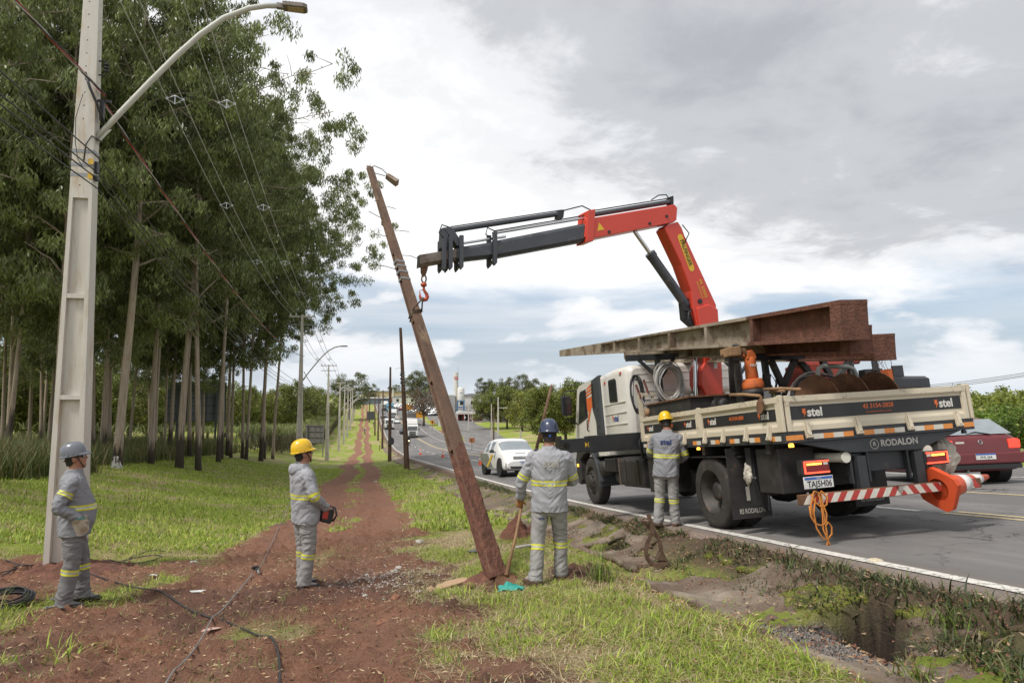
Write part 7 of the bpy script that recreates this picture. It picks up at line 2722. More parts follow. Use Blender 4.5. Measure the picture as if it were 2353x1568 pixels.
P1, I1 = make_person((bx_, by_, gz(bx_, by_) - .005), R(-72), 1.055, 'worker in grey uniform and grey helmet, gloved hand on hip, beside the near white pole',
 dict(belly=.95, lean=(0, -.02), elbow_r=(.26, -.15, 1.13), wrist_r=(.225, .05, .985), hand_dir_r=(-.1, .35, -.8), palm_r=(-.95, .2, 0), curl_r=.35, thumb_r=1,
  elbow_l=(-.29, -.16, 1.14), wrist_l=(-.22, .06, 1.0), hand_dir_l=(.1, .4, -.8), palm_l=(.9, .2, 0), curl_l=.4,
  foot_r=(.10, -.06, 0), foot_l=(-.12, .10, 0), knee_r=(.11, .0, .5), knee_l=(-.11, .075, .5), foot_yaw_r=-.15, foot_yaw_l=.1, head=(R(12), R(-6), 0), glasses=True, band_arm_r=.30, band_arm_l=.30),
 M_UNI, M_PANT, M_SKIN, M_BOOT, (M_GLOVEW, M_GLOVEW), M_HELG, 1)
mb = MB()
h, wr = I1['hands']['r']
mb.tube([wr + Vector((math.cos(a) * .055, math.sin(a) * .05, .004 * math.sin(3 * a) + .01)) for a in np.linspace(0, 2 * PI, 15)[:-1]], .006, 5, closed=True)
mb.build('glove_cuff', mat('teal_cuff', (.03, .30, .26), .6), P1)
bx_, by_ = -.72, 9.0
P2, I2 = make_person((bx_, by_, gz(bx_, by_) - .005), R(-66), 1.01, 'worker in grey hooded uniform and yellow helmet holding the crane remote on the dirt track',
 dict(belly=.55, lean=(0, -.045), elbow_r=(.275, .01, 1.13), wrist_r=(.12, .225, .955), hand_dir_r=(-.3, .9, -.3), palm_r=(-.6, 0, -.8), curl_r=.9, thumb_r=1,
  elbow_l=(-.28, .02, 1.13), wrist_l=(-.10, .23, .96), hand_dir_l=(.3, .9, -.3), palm_l=(.6, 0, -.8), curl_l=.9,
  foot_r=(.09, -.03, 0), foot_l=(-.10, .03, 0), foot_yaw_r=-.1, foot_yaw_l=.1, head=(R(12), R(-8), 0), glasses=True, hood=True, band_arm_r=.46, band_arm_l=.46, band_z=(1.09, 1.15)),
 M_UNI2, M_PANT2, M_SKIN, M_BOOT, (None, None), M_HELY, 2)
bx_, by_ = 2.12, 7.86
P3, I3 = make_person((bx_, by_, gz(bx_, by_) - .005), R(-14), 1.045, 'worker in grey uniform and navy helmet seen from behind, gloved hand on a shovel',
 dict(belly=.2, lean=(.0, .0), elbow_l=(-.315, .03, 1.10), wrist_l=(-.33, .14, .90), hand_dir_l=(-.15, .35, -.9), palm_l=(.2, 1.0, .3), curl_l=1.15, thumb_l=1,
  elbow_r=(.27, .10, 1.12), wrist_r=(.13, .28, 1.08), hand_dir_r=(-.8, .5, .1), palm_r=(0, 0, -1), curl_r=.8,
  foot_l=(-.155, -.13, 0), foot_r=(.13, .10, 0), knee_l=(-.13, -.03, .5), knee_r=(.12, .08, .5), foot_yaw_l=.75, foot_yaw_r=-.2, head=(R(-6), R(4), 0), band_arm_l=.46, band_arm_r=.46, band_z=(1.08, 1.14)),
 M_UNI2, M_PANT2, M_SKIN2, M_BOOTBR, (M_GLOVEO, M_GLOVEO), M_HELB, 3)
I3['stick']('stel', .125, M_LETW, Vector((.015, -.3, 1.33)), (1, 0, 0), bold=.03)
I3['stick']('stel', .045, M_LETB, Vector((-.09, -.3, .73)), (1, 0, 0), bold=.02)
mb = MB()
HMx = I3['HM']
hcx = Vector((0, .012, .135))
mb.cyl(HMx @ (hcx + Vector((0, -.118, -.015))), HMx @ (hcx + Vector((0, -.104, -.015))), .014, n=8)
mb.build('ratchet_knob', mat('bright_blue_plastic', (.03, .12, .55), .4), P3)
bx_, by_ = 4.40, 9.62
P4, I4 = make_person((bx_, by_, G(bx_, by_) + .002), R(-32), .945, 'worker in grey uniform and yellow helmet seen from behind, bent over the truck side',
 dict(belly=.15, lean=(.02, .05), elbow_r=(.29, .10, 1.12), wrist_r=(.20, .33, 1.02), palm_r=(-1, 0, 0), curl_r=.9, elbow_l=(-.27, .16, 1.13), wrist_l=(-.14, .36, 1.06), palm_l=(1, 0, 0), curl_l=.9,
  foot_l=(-.13, -.02, 0), foot_r=(.13, .04, 0), foot_yaw_l=.5, foot_yaw_r=-.15, head=(R(-16), R(14), R(-6)), band_arm_l=.45, band_arm_r=.45, band_z=(1.08, 1.14)),
 M_UNI, M_PANT2, M_SKIN2, M_BOOTBR, (M_GLOVEO, M_GLOVEO), M_HELY, 4)
I4['stick']('stel', .12, M_LETB, Vector((.015, -.3, 1.33)), (1, 0, 0), bold=.03)
def remote():
 M = P2.matrix_basis
 e = empty('crane_remote', P2.location, P2.rotation_euler, 'red and black crane remote control held at the yellow-helmet worker waist', 'remote control')
 e.scale = P2.scale
 mb = MB()
 mb.prism([(.15, .80), (.27, .76), (.30, .80), (.32, .94), (.18, .955), (.155, .93)], -.14, .14, axis='x')
 mb.build('case', M_BLACKPL, e, bevel=.015)
 mb = MB()
 mb.prism([(.16, .84), (.23, .82), (.25, .95), (.17, .96)], -.145, .145, axis='x')
 mb.build('red_shell', M_REFR, e, bevel=.01)
 mb = MB()
 mb.tube([(.13, .30, .79), (.14, .345, .86), (.13, .33, .95), (-.13, .33, .95), (-.14, .345, .86), (-.13, .30, .79)], .013, 6)
 mb.build('guard_rail', M_BLACKPL, e)
remote()
def shovel():
 h, wr = I3['hands']['l']
 S = Matrix.Translation(P3.location) @ P3.rotation_euler.to_matrix().to_4x4() @ Matrix.Scale(P3.scale[0], 4)
 hand = S @ (h + Vector((.03, .055, .01)))
 foot = at(1164, 1318, 7.75)
 foot.z = gz(foot.x, foot.y) + .17
 d = (foot - hand).normalized()
 top = hand - d * .06
 e = empty('shovel', foot, label='rusty shovel with wooden handle held upright beside the tilted pole', cat='shovel')
 mb = MB()
 mb.tube([top - foot, (hand - foot) * .5 + Vector((.012, 0, 0)), -d * .12], .018, 10)
 mb.build('handle', M_WOOD, e)
 mb = MB()
 mb.cyl(-d * .16, d * .02, .021, .028, n=10)
 mb.build('socket', M_RUST, e)
 mb = MB()
 rt = Vector((_RT.x, _RT.y, 0))
 nrm = d.cross(rt).normalized()
 n = 7
 rows = []
 for q, w in ((0, .035), (.02, .095), (.06, .115), (.14, .115), (.20, .105), (.235, .08), (.26, .03)):
  row = []
  for k in range(n):
   u = -1 + 2 * k / (n - 1)
   row.append(d * q + rt * (u * w) + nrm * (.025 * u * u - .01))
  rows.append(row)
 vs = [p for r in rows for p in r]
 fs = [(i * n + k, i * n + k + 1, (i + 1) * n + k + 1, (i + 1) * n + k) for i in range(6) for k in range(n - 1)]
 m = len(vs)
 mb.add(vs + [v - nrm * .006 for v in vs], fs + [tuple(j + m for j in reversed(f)) for f in fs], 0, True)
 mb.build('blade', M_RUST, e)
shovel()
# ================================================================== traffic
M_CARW = mat('white_car_paint', (.70, .70, .68), .25, var=.04, coat=.6)
M_CARRED = mat('faded_maroon_paint', (.135, .022, .025), .38, var=.12, scale=2, coat=.25, dirt=(.18, .06, .05), dirt_amt=.2, dirt_scale=2)
M_CARBLK = mat('black_car_paint', (.02, .02, .022), .25, coat=.5)
M_CARSIL = mat('silver_car_paint', (.36, .37, .38), .3, .5, coat=.5)
M_CARGLASS = mat('car_glass', (.05, .06, .065), .06, var=.1, spec=.9)
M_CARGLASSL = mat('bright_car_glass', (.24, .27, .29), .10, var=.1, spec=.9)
M_TYRE = mat('car_tyre', (.03, .029, .028), .85, var=.2)
M_ALLOY = mat('alloy_rim', (.20, .20, .20), .4, .6, var=.2)
M_HEADL = mat('headlamp_glass', (.75, .76, .76), .15)
M_HEADON = mat('headlamp_lit', (.9, .75, .5), .2, emit=(1, .78, .45), estr=3.0)
M_TAILON = mat('car_tail_lamp', (.5, .02, .015), .25, emit=(1, .06, .03), estr=1.2)
M_TAILOFF = mat('car_tail_lens', (.30, .02, .02), .25)
def car_body(st, glass_side, glass_top, n_sub=2):
 rows = []
 for y, zs, zb, zr, ws, wb, wr in st:
  zm = zs + (zb - zs) * .55
  half = [(0, zs), (ws * .85, zs), (ws, zs + .06), (max(ws, wb) * 1.01, zm), (wb, zb), (wb - (wb - wr) * .9, zr - min(.06, (zr - zb) * .3)), (wr * .82, zr), (0, zr + .012)]
  ring = [(x, y, z) for x, z in half] + [(-x, y, z) for x, z in reversed(half[1:-1])]
  rows.append(ring)
 n = len(rows[0])
 V = [p for r in rows for p in r]
 F, MI = [], []
 for i in range(len(rows) - 1):
  for k in range(n):
   F.append((i * n + k, i * n + (k + 1) % n, (i + 1) * n + (k + 1) % n, (i + 1) * n + k))
   m = 0
   if i in glass_side and k in (4, n - 5):
    m = 1
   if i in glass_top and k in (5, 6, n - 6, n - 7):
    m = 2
   MI.append(m)
 mb = MB()
 for f, m in zip(F, MI):
  pass
 mb.v, mb.f, mb.mi, mb.sm = V, [list(f) for f in F], MI, [True] * len(F)
 mb.add([V[k] for k in range(n)], [tuple(reversed(range(n)))])
 mb.add([V[(len(rows) - 1) * n + k] for k in range(n)], [tuple(range(n))])
 return mb
def car_wheels(parent, xs, ys, r, w=.2):
 for x in (-xs, xs):
  for y in ys:
   s = 1 if x > 0 else -1
   e = bpy.data.objects.new('wheel', None)
   COL.objects.link(e)
   e.parent = parent
   mb = MB()
   mb.lathe([(r * .62, -w / 2), (r * .95, -w / 2), (r, -w * .35), (r, w * .35), (r * .95, w / 2), (r * .62, w / 2)], (x - s * w * .5, y, r), 22, axis='x', caps=False)
   mb.build('tyre', M_TYRE, e)
   mb = MB()
   mb.lathe([(r * .66, -s * w * .1), (r * .64, s * w * .42), (r * .55, s * w * .3), (r * .2, s * w * .38), (.01, s * w * .4)], (x - s * w * .5, y, r), 22, axis='x')
   for k in range(5):
    a = 2 * PI * k / 5
    mb.beam((x - s * w * .5 + s * w * .4, y, r), (x - s * w * .5 + s * w * .42, y + math.cos(a) * r * .6, r + math.sin(a) * r * .6), .05, .02, up=(1, 0, 0))
   mb.build('rim', M_ALLOY, e)
   mb = MB()
   mb.cyl((x - s * .25, y, r + .02), (x + s * .006, y, r + .02), r * 1.17, n=22)
   mb.build('wheel_arch', M_BLACKPL, parent)
HATCH = [(-2.06, .40, .62, .66, .70, .72, .60), (-2.02, .28, .86, .90, .80, .80, .66), (-1.92, .24, .96, 1.02, .84, .82, .66), (-1.55, .22, .99, 1.42, .86, .83, .60), (-1.3, .20, .985, 1.50, .87, .845, .62), (-.55, .19, .97, 1.555, .88, .86, .65), (-.45, .19, .965, 1.56, .88, .86, .65), (.25, .19, .955, 1.545, .88, .86, .64), (.42, .19, .95, 1.51, .88, .86, .63), (1.10, .20, .94, .99, .88, .83, .66), (1.55, .20, .85, .90, .87, .80, .60), (1.90, .22, .70, .75, .83, .74, .54), (2.05, .30, .56, .60, .70, .66, .48)]
p = hit(1168, 1096)
BYD = empty('white_hatchback', (p.x + .5, p.y + 1.9, G(p.x + .5, p.y + 1.9) + .004), (R(4.7), 0, PI + R(4)), 'white hatchback with grey and yellow side stripe driving towards the camera', 'car')
mb = car_body(HATCH, (4, 6), (2, 8))
o = mb.build('body', [M_CARW, M_CARGLASS, M_CARGLASSL], BYD)
o.modifiers.new('s', 'SUBSURF').render_levels = 2
car_wheels(BYD, .885, (-1.33, 1.33), .335)
for s in (-1, 1):
 mb = MB()
 mb.prism([(s * .46, .70), (s * .70, .74), (s * .78, .80), (s * .60, .79)], 1.80, 1.985, axis='y')
 mb.build('headlight', M_HEADON if s > 0 else M_HEADL, BYD)
 mb = MB()
 mb.prism([(s * .62, .33), (s * .78, .36), (s * .76, .54)], 1.86, 1.99, axis='y')
 mb.build('corner_vent', M_BLACKPL, BYD)
 mb = MB()
 mb.ell((s * 1.0, .62, 1.02), (.11, .09, .08), 10, 7)
 mb.beam((s * .85, .62, .98), (s * .98, .62, 1.0), .06, .05)
 mb.build('door_mirror', M_BLACKPL, BYD)
 mb = MB()
 mb.prism([(-1.95, .92), (-.6, .92), (-.1, .62), (.4, .35), (.1, .33), (-.9, .33), (-1.95, .6)], s * .878, s * .893, axis='x')
 mb.build('grey_side_panel', M_CARSIL, BYD)
 mb = MB()
 mb.prism([(.05, .88), (.35, .88), (-.1, .55), (-.5, .36), (-.75, .36), (-.3, .6)], s * .888, s * .900, axis='x')
 mb.build('yellow_side_stripe', M_LETY, BYD)
mb = MB()
mb.prism([(-.46, .72), (.46, .72), (.44, .80), (-.44, .80)], 1.93, 2.0, axis='y')
G1 = mb.build('grille_bar', M_CARSIL, BYD)
text('BYD', .075, M_CARW, G1, basis((0, 2.004, .76), (-1, 0, 0), (0, 0, 1)), bold=.02, depth=.002)
mb = MB()
mb.prism([(-.55, .30), (.55, .30), (.62, .40), (-.62, .40)], 2.0, 2.06, axis='y')
mb.build('lower_grille', M_BLACKPL, BYD)
mb = MB()
mb.box((-.2, 2.045, .47), (.2, 2.062, .60))
P_ = mb.build('licence_plate', M_PLATE, BYD)
mb = MB()
mb.box((-.2, 2.0622, .565), (.2, 2.064, .60))
mb.build('plate_band', M_PLATEBL, P_)
text('UBR8F27', .088, M_LETB, P_, basis((0, 2.063, .515), (-1, 0, 0), (0, 0, 1)), bold=.01, depth=.001, sx=.9)
text('APUCARANA', .07, M_LETB, BYD, basis((0, 1.52, .925), (-1, 0, 0), (0, -.95, .3)), bold=.01, depth=.003)
mb = MB()
for s in (0.0, .45):
 mb.tube([(-.6 + s * 1.4, 1.04, 1.0), (-.2 + s * 1.4, .98, 1.03)], .012, 5)
mb.build('wipers', M_BLACKPL, BYD)
GOL = [(-1.92, .42, .50, .54, .74, .76, .60), (-1.90, .26, .88, .92, .80, .80, .66), (-1.80, .24, .93, .98, .81, .805, .66), (-1.35, .22, .945, 1.34, .82, .81, .58), (-1.15, .20, .94, 1.38, .82, .815, .60), (-.35, .19, .92, 1.41, .82, .82, .62), (-.27, .19, .92, 1.41, .82, .82, .62), (.45, .19, .90, 1.38, .82, .81, .61), (1.0, .20, .89, .94, .82, .79, .62), (1.5, .20, .80, .86, .81, .76, .58), (1.85, .25, .66, .70, .78, .70, .5), (1.93, .32, .52, .56, .7, .64, .46)]
p = hit(2262, 1108)
RC = empty('red_hatchback', (p.x - .1, p.y + 1.3, G(p.x - .1, p.y + 1.3) + .01), (R(-5), R(-2.4), R(-13)), 'old maroon two-door hatchback driving away behind the truck tail', 'car')
mb = car_body(GOL, (4, 6), (2, 7))
o = mb.build('body', [M_CARRED, M_CARGLASS, M_CARGLASSL], RC)
o.modifiers.new('s', 'SUBSURF').render_levels = 2
car_wheels(RC, .825, (-1.18, 1.22), .295, .17)
for s in (-1, 1):
 mb = MB()
 mb.prism([(s * .56, .70), (s * .79, .70), (s * .80, .86), (s * .74, .90), (s * .57, .88)], -1.925, -1.74, axis='y')
 t = mb.build('tail_light', M_TAILON, RC, bevel=.015)
mb = MB()
mb.prism([(-.80, .40), (.80, .40), (.82, .48), (.80, .62), (-.80, .62), (-.82, .48)], -2.01, -1.80, axis='y')
mb.build('rear_bumper', M_CARRED, RC, bevel=.03, seg=3)
mb = MB()
mb.box((-.72, -1.99, .30), (.72, -1.86, .39))
mb.build('bumper_apron', M_BLACKPL, RC)
mb = MB()
mb.box((-.2, -2.02, .49), (.2, -2.008, .61))
P_ = mb.build('licence_plate', M_PLATE, RC)
mb = MB()
mb.box((-.2, -2.0222, .58), (.2, -2.02, .61))
mb.build('plate_band', M_PLATEBL, P_)
text('AHL1J64', .08, M_BLACKPL, P_, basis((0, -2.021, .535), (1, 0, 0), (0, 0, 1)), bold=.01, depth=.001, sx=.85)
mb = MB()
ring = [(math.cos(a) * .045, -1.905, .84 + math.sin(a) * .045) for a in np.linspace(0, 2 * PI, 17)[:-1]]
mb.tube(ring, .006, 5, closed=True)
mb.tube([(-.03, -1.906, .865), (-.012, -1.906, .81), (0, -1.906, .84), (.012, -1.906, .81), (.03, -1.906, .865)], .005, 4)
mb.build('round_badge', M_CARSIL, RC)
mb = MB()
mb.box((-.50, -1.905, .82), (-.33, -1.895, .86))
mb.build('sticker', M_REFW, RC)
mb = MB()
mb.tube([(.28, -1.84, .99), (.0, -1.78, 1.05), (-.22, -1.80, 1.0)], .012, 5)
mb.build('rear_wiper', M_BLACKPL, RC)
mb = MB()
mb.cyl((-.35, -1.95, .26), (-.35, -1.6, .26), .03, n=8)
mb.build('exhaust_pipe', M_ALLOY, RC)
mb = MB()
mb.prism([(-.72, 1.0), (.72, 1.0), (.56, 1.32), (-.56, 1.32)], -.002, .002, axis='y')
for i, v in enumerate(mb.v):
 x, y, z = v
 mb.v[i] = (x, y - 1.80 + (z - 1.0) * 1.18 - .012, z)
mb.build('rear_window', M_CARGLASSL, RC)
def lorry(p, rz, cab_m, box_m, L, H, label, box=True, grille=True, flat=False):
 e = empty('lorry', p, (0, 0, rz), label, 'truck', 'trucks in the oncoming traffic')
 mb = MB()
 mb.prism([(0, .5), (1.9, .5), (2.05, 1.0), (2.0, 1.7), (1.85, 2.75), (1.6, 2.95), (0, 3.0)], -1.2, 1.2, axis='x')
 c = mb.build('cab', cab_m, e, bevel=.08)
 mb = MB()
 mb.add([(-1.05, 2.03, 1.72), (1.05, 2.03, 1.72), (1.0, 1.90, 2.55), (-1.0, 1.90, 2.55)], [(0, 1, 2, 3)])
 mb.build('windscreen', M_CARGLASS, c)
 if grille:
  mb = MB()
  for k in range(4):
   mb.box((-.7, 2.04, .72 + k * .22), (.7, 2.075, .86 + k * .22))
  mb.build('grille', M_BLACKPL, c)
 for s in (-1, 1):
  mb = MB()
  mb.box((s * .95 - .18, 2.03, .62), (s * .95 + .18, 2.09, .80))
  mb.build('headlight', M_HEADL, c)
  mb = MB()
  mb.box((s * 1.42 - .1, 1.55, 1.7), (s * 1.42 + .1, 1.7, 2.35))
  mb.build('mirror', M_BLACKPL, c)
 mb = MB()
 mb.box((-1.2, 1.7, .28), (1.2, 2.08, .55))
 mb.box((-.5, -L, .7), (.5, 0, .95))
 mb.build('bumper_and_frame', M_BLACKPL, e)
 if box:
  mb = MB()
  mb.box((-1.28, -L, 1.0), (1.28, -.35, H))
  mb.build('box_body', box_m, e, bevel=.04)
  if H > 3.4:
   mb = MB()
   mb.prism([(.1, 2.98), (1.3, 3.05), (.9, H - .15), (.1, H - .05)], -1.1, 1.1, axis='x')
   mb.build('wind_deflector', cab_m, e, bevel=.08)
 elif flat:
  mb = MB()
  mb.box((-1.25, -L, 1.0), (1.25, -.2, 1.2))
  mb.box((-1.25, -.35, 1.2), (1.25, -.2, 2.3))
  mb.build('flat_body', box_m, e)
 for y in (1.25, -L * .55, -L * .75):
  for s in (-1, 1):
   mb = MB()
   mb.lathe([(.1, -.15), (.48, -.15), (.5, -.1), (.5, .1), (.48, .15), (.1, .15)], (s * 1.05, y, .5), 16, axis='x')
   mb.build('wheel', M_TYRE, e)
 return e
M_BOXGREY = mat('grey_box_body', (.17, .16, .15), .6)
M_BOXBLUE = mat('blue_bus_paint', (.12, .30, .42), .4)
M_GREENBAND = mat('green_band', (.03, .25, .09), .5)
def on_road(px, py, X=None):
 p = hit(px, py)
 if X is not None:
  p.x = X
  p.z = G(p.x, p.y)
 return p
lorry(on_road(946, 1005), PI, M_CARW, M_CARW, 9, 4.1, 'big white lorry with tall box approaching in the middle lane')
o = lorry(on_road(902, 965), PI, M_CARW, M_CARW, 7, 3.6, 'white lorry with green lower band further up the road')
mb = MB()
mb.box((-1.22, 2.09, .35), (1.22, 2.13, .75))
mb.build('green_band', M_GREENBAND, o)
lorry(on_road(912, 985, 6.2), PI, M_CARW, M_CARW, 5, 3, 'white flatbed truck in the lane left of the big lorry', box=False, flat=True)
lorry(on_road(884, 943), PI, M_CARW, M_CARW, 8, 3.9, 'farthest white lorry coming over the crest')
lorry(on_road(930, 975, 13), 0, M_CARW, M_BOXGREY, 6, 3.6, 'truck with dark grey box driving away beyond the big lorry')
lorry(on_road(904, 946, 9.3), PI, M_BOXBLUE, M_BOXBLUE, 10, 3.4, 'blue coach near the crest of the road', grille=False)
def small_car(p, rz, m, label, group, proto=[]):
 e = empty('small_car', p, (0, 0, rz), label, 'car', group)
 if not proto:
  pass
 key = m.name
 if key not in CARP:
  b = car_body(HATCH, (4, 6), (2, 8)).mesh('body', [m, M_CARGLASS, M_CARGLASS])
  CARP[key] = b
 o = bpy.data.objects.new('body', CARP[key])
 COL.objects.link(o)
 o.parent = e
 for x in (-.8, .8):
  for y in (-1.3, 1.3):
   w = bpy.data.objects.new('wheel', CARP['w'])
   COL.objects.link(w)
   w.parent = e
   w.location = (x, y, .32)
 return e
CARP = {}
mb = MB()
mb.lathe([(.1, -.1), (.32, -.1), (.32, .1), (.1, .1)], n=12, axis='x')
CARP['w'] = mb.mesh('wheel', M_TYRE)
small_car(on_road(921, 996, 9.0), PI, M_CARBLK, 'small black car beside the big approaching lorry', 'distant cars on the road')
small_car(on_road(913, 972, 9.2), PI, M_CARW, 'small white car between the distant lorries', 'distant cars on the road')
small_car(on_road(889, 958, 6.0), PI, M_CARSIL, 'small silver car in the left lane below the crest', 'distant cars on the road')
p = hit(1092, 967)
small_car(p, R(80), M_CARRED, 'maroon car parked by the red-walled building', 'distant cars on the road')
rs = np.random.RandomState(9)
k = 0
for row_, (y0, x0, x1, st) in enumerate([(933, 905, 985, 6.0), (937, 912, 1000, 6.6), (942, 925, 1010, 7.4), (948, 950, 1018, 8.4), (955, 985, 1022, 9.5)]):
 x = x0
 k = 0
 while x < x1:
  p = hit(x, y0)
  m = [M_CARW, M_CARW, M_CARSIL, M_CARBLK, M_CARW, M_CARRED][rs.randint(6)]
  small_car(p, R(75) + rs.uniform(-.1, .1), m, f'{dict(white="white", faded="dark red", black="black", silver="silver")[m.name.split("_")[0]]} parked car, {ORD[k]} from the left in {["the farthest", "the second farthest", "the middle", "the second nearest", "the nearest"][row_]} row', 'cars in the distant car park')
  k += 1
  x += st * rs.uniform(.85, 1.2)
def motorbike(p):
 e = empty('motorbike', p, (0, 0, PI), 'motorbike with rider in the left lane beside the big lorry', 'motorbike')
 mb = MB()
 mb.tube([(0, .65, .75), (0, .2, .85), (0, -.6, .82)], .12, 8, rad=[.1, .16, .1])
 mb.tube([(0, .7, .32), (0, .55, .95)], .05, 6)
 mb.tube([(-.35, .5, 1.02), (.35, .5, 1.02)], .025, 6)
 mb.build('frame', M_CARBLK, e)
 for y in (-.65, .68):
  mb = MB()
  mb.lathe([(.18, -.06), (.30, -.06), (.32, 0), (.30, .06), (.18, .06)], (0, y, .32), 16, axis='x')
  mb.build('wheel', M_TYRE, e)
 mb = MB()
 mb.box((-.1, .68, .8), (.1, .76, .95))
 mb.build('headlight', M_HEADON, e)
 r = empty('person', p, (0, 0, PI), 'motorbike rider in dark clothes and helmet on the far road', 'person')
 mb = MB()
 mb.loft([ering((0, y, z), w, d, Vector((1, 0, 0)), Vector((0, 1, 0)), 12) for y, z, w, d in ((-.25, .8, .18, .16), (-.2, 1.0, .19, .14), (-.1, 1.25, .22, .14), (-.05, 1.38, .16, .1), (-.02, 1.44, .07, .07), (0, 1.5, .09, .1), (.02, 1.6, .13, .15), (.02, 1.7, .11, .13), (.02, 1.76, .04, .05))])
 for s in (-1, 1):
  mb.tube([(s * .2, -.08, 1.32), (s * .32, .1, 1.1), (s * .3, .45, 1.03)], .06, 8)
  mb.tube([(s * .12, -.25, .85), (s * .22, .2, .75), (s * .2, .05, .35)], .08, 8)
 mb.build('body', M_CARBLK, r)
motorbike(on_road(935, 1023, 7.4))
for i, (px, py, lab) in enumerate([(966, 1044, 'traffic cone on the lane line, farthest of three'), (1017, 1050, 'traffic cone on the lane line, middle one of three'), (1105, 1067, 'traffic cone on the lane line, nearest, left of the white hatchback')]):
 p = hit(px, py)
 cone(p, None, lab, h=.75, r=.155, base=.2)
def far_person(p, rz, label, top, legs_, head, arm=0.0):
 e = empty('person', p, (0, 0, rz), label, 'person', 'people in the distance')
 X_, Y_ = Vector((1, 0, 0)), Vector((0, 1, 0))
 mb = MB()
 for s in (-1, 1):
  mb.tube([(s * .09, 0, 0), (s * .1, .02, .45), (s * .08, 0, .88)], .07, 8, mi=1, rad=[.055, .07, .09])
  mb.tube([(s * .2, 0, 1.4), (s * .25, -.03, 1.15), (s * .2, .1 + arm, .95 + arm)], .05, 8, mi=0)
  mb.ell((s * .1, .06, .04), (.045, .13, .045), 8, 6, mi=3)
 mb.loft([ering((0, 0, z), w, d, X_, Y_, 14) for z, w, d in ((.82, .17, .12), (1.0, .17, .12), (1.25, .2, .13), (1.4, .18, .11), (1.47, .07, .06))], mi=0)
 mb.loft([ering((0, .01, z), w, d, X_, Y_, 12) for z, w, d in ((1.46, .055, .055), (1.53, .06, .07), (1.6, .075, .09), (1.66, .07, .09))], mi=2)
 mb.build('body', [top, legs_, M_SKIN, M_BOOT], e)
 mb = MB()
 mb.ell((0, 0, 1.66), (.11, .13, .11), 12, 8)
 mb.build('helmet', head, e)
 return e
far_person(hit(837, 997), PI, 'distant worker in grey standing on the far track', M_UNI, M_PANT, M_HELG)
far_person(hit(858, 980), R(60), 'distant worker with white helmet beside the far old poles', mat('brown_shirt', (.2, .12, .08), .8), M_UNI, M_CARW, .1)
far_person(hit(1061, 966), 0, 'left of two people walking by the red-walled building', M_CARBLK, M_CARBLK, M_HAIR)
far_person(hit(1068, 967), 0, 'right of two people walking by the red-walled building, pale shirt', M_CARW, M_CARBLK, M_HAIR)
# ================================================================== buildings, signs and posts in the distance
M_WWALL = mat('white_painted_wall', (.62, .61, .58), .8, var=.08, scale=.5, dirt=(.45, .40, .34), dirt_amt=.25, dirt_scale=.6)
M_CREAMW = mat('cream_wall', (.50, .40, .27), .85, var=.12, scale=.3)
M_BRICKO = mat('orange_brick_wall', (.30, .13, .07), .9, var=.2, scale=.6)
M_REDW = mat('dark_red_wall', (.28, .045, .03), .85, var=.15, scale=.6)
M_GREYR = mat('grey_roof', (.26, .26, .27), .8, var=.15, scale=.5)
M_BLUEST = mat('blue_painted_steel', (.035, .17, .38), .5, var=.1)
M_SIGNY = mat('orange_sign', (.62, .28, .02), .5, var=.06)
M_SIGNW = mat('white_sign', (.62, .62, .60), .5, var=.05)
M_SIGNBK = mat('grey_sign_back', (.19, .185, .175), .7, .2, var=.25, scale=2, dirt=(.10, .085, .07), dirt_amt=.35, dirt_scale=2)
M_SIGNBKD = mat('dark_sign_back_steel', (.075, .08, .085), .7, .2, var=.25, scale=2)
def g_at(px, d):
 p = at(px, 905, d)
 p.z = G(p.x, p.y)
 return p
p = g_at(1047, 262)
e = empty('water_tower', p, (0, 0, R(-4)), 'tall white cylindrical tower with round red emblem beyond the car park', 'tower')
mb = MB()
top = 1.6 + 50 / 1568 * 262 - p.z
mb.cyl((0, 0, 0), (0, 0, top), .95, n=28)
mb.build('shaft', M_WWALL, e)
mb = MB()
mb.cyl((0, -.93, top - 2.2), (0, -.98, top - 2.2), .72, n=28)
rd = mb.build('round_emblem', mat('emblem_red', (.50, .03, .03), .5), e)
mb = MB()
mb.box((-.34, -.99, top - 2.75), (-.12, -.985, top - 1.75))
mb.box((-.12, -.99, top - 1.95), (.3, -.985, top - 1.75))
mb.box((.1, -.99, top - 2.35), (.3, -.985, top - 1.95))
mb.box((-.12, -.99, top - 2.45), (.3, -.985, top - 2.30))
mb.build('emblem_letter', M_SIGNW, rd)
mb = MB()
mb.cyl((.8, 0, top), (.8, 0, top + 2.2), .05, n=6)
mb.build('antenna', M_GALV, e)
mb = MB()
mb.box((-3.5, -2, 0), (-.4, 4, top * .42))
mb.box((-.6, -1.2, 0), (.9, 2, top * .40))
mb.build('annex', mat('grey_annex_wall', (.36, .36, .36), .8), e)
p = g_at(1058, 250)
e = empty('storage_silo', p, (0, 0, 0), 'white storage silo on a blue steel frame right of the tower', 'silo')
z0 = 1.6 - 15 / 1568 * 250 - p.z
z1 = 1.6 + 16 / 1568 * 250 - p.z
mb = MB()
mb.lathe([(.01, z0), (1.2, z0), (1.22, z0 + .3), (1.22, z1 - .5), (.9, z1 - .15), (.01, z1)], n=24)
mb.build('tank', M_WWALL, e)
mb = MB()
mb.box((-.5, -1.235, (z0 + z1) / 2 + .3), (.5, -1.2, (z0 + z1) / 2 + .5))
mb.build('tank_lettering', mat('faded_blue_print', (.16, .28, .40), .6), e)
for x in (-1.25, 1.25):
 for y in (-1.2, 1.2):
  mb = MB()
  mb.beam((x, y, 0), (x, y, z0), .22, .22)
  mb.build('frame_leg', M_BLUEST, e)
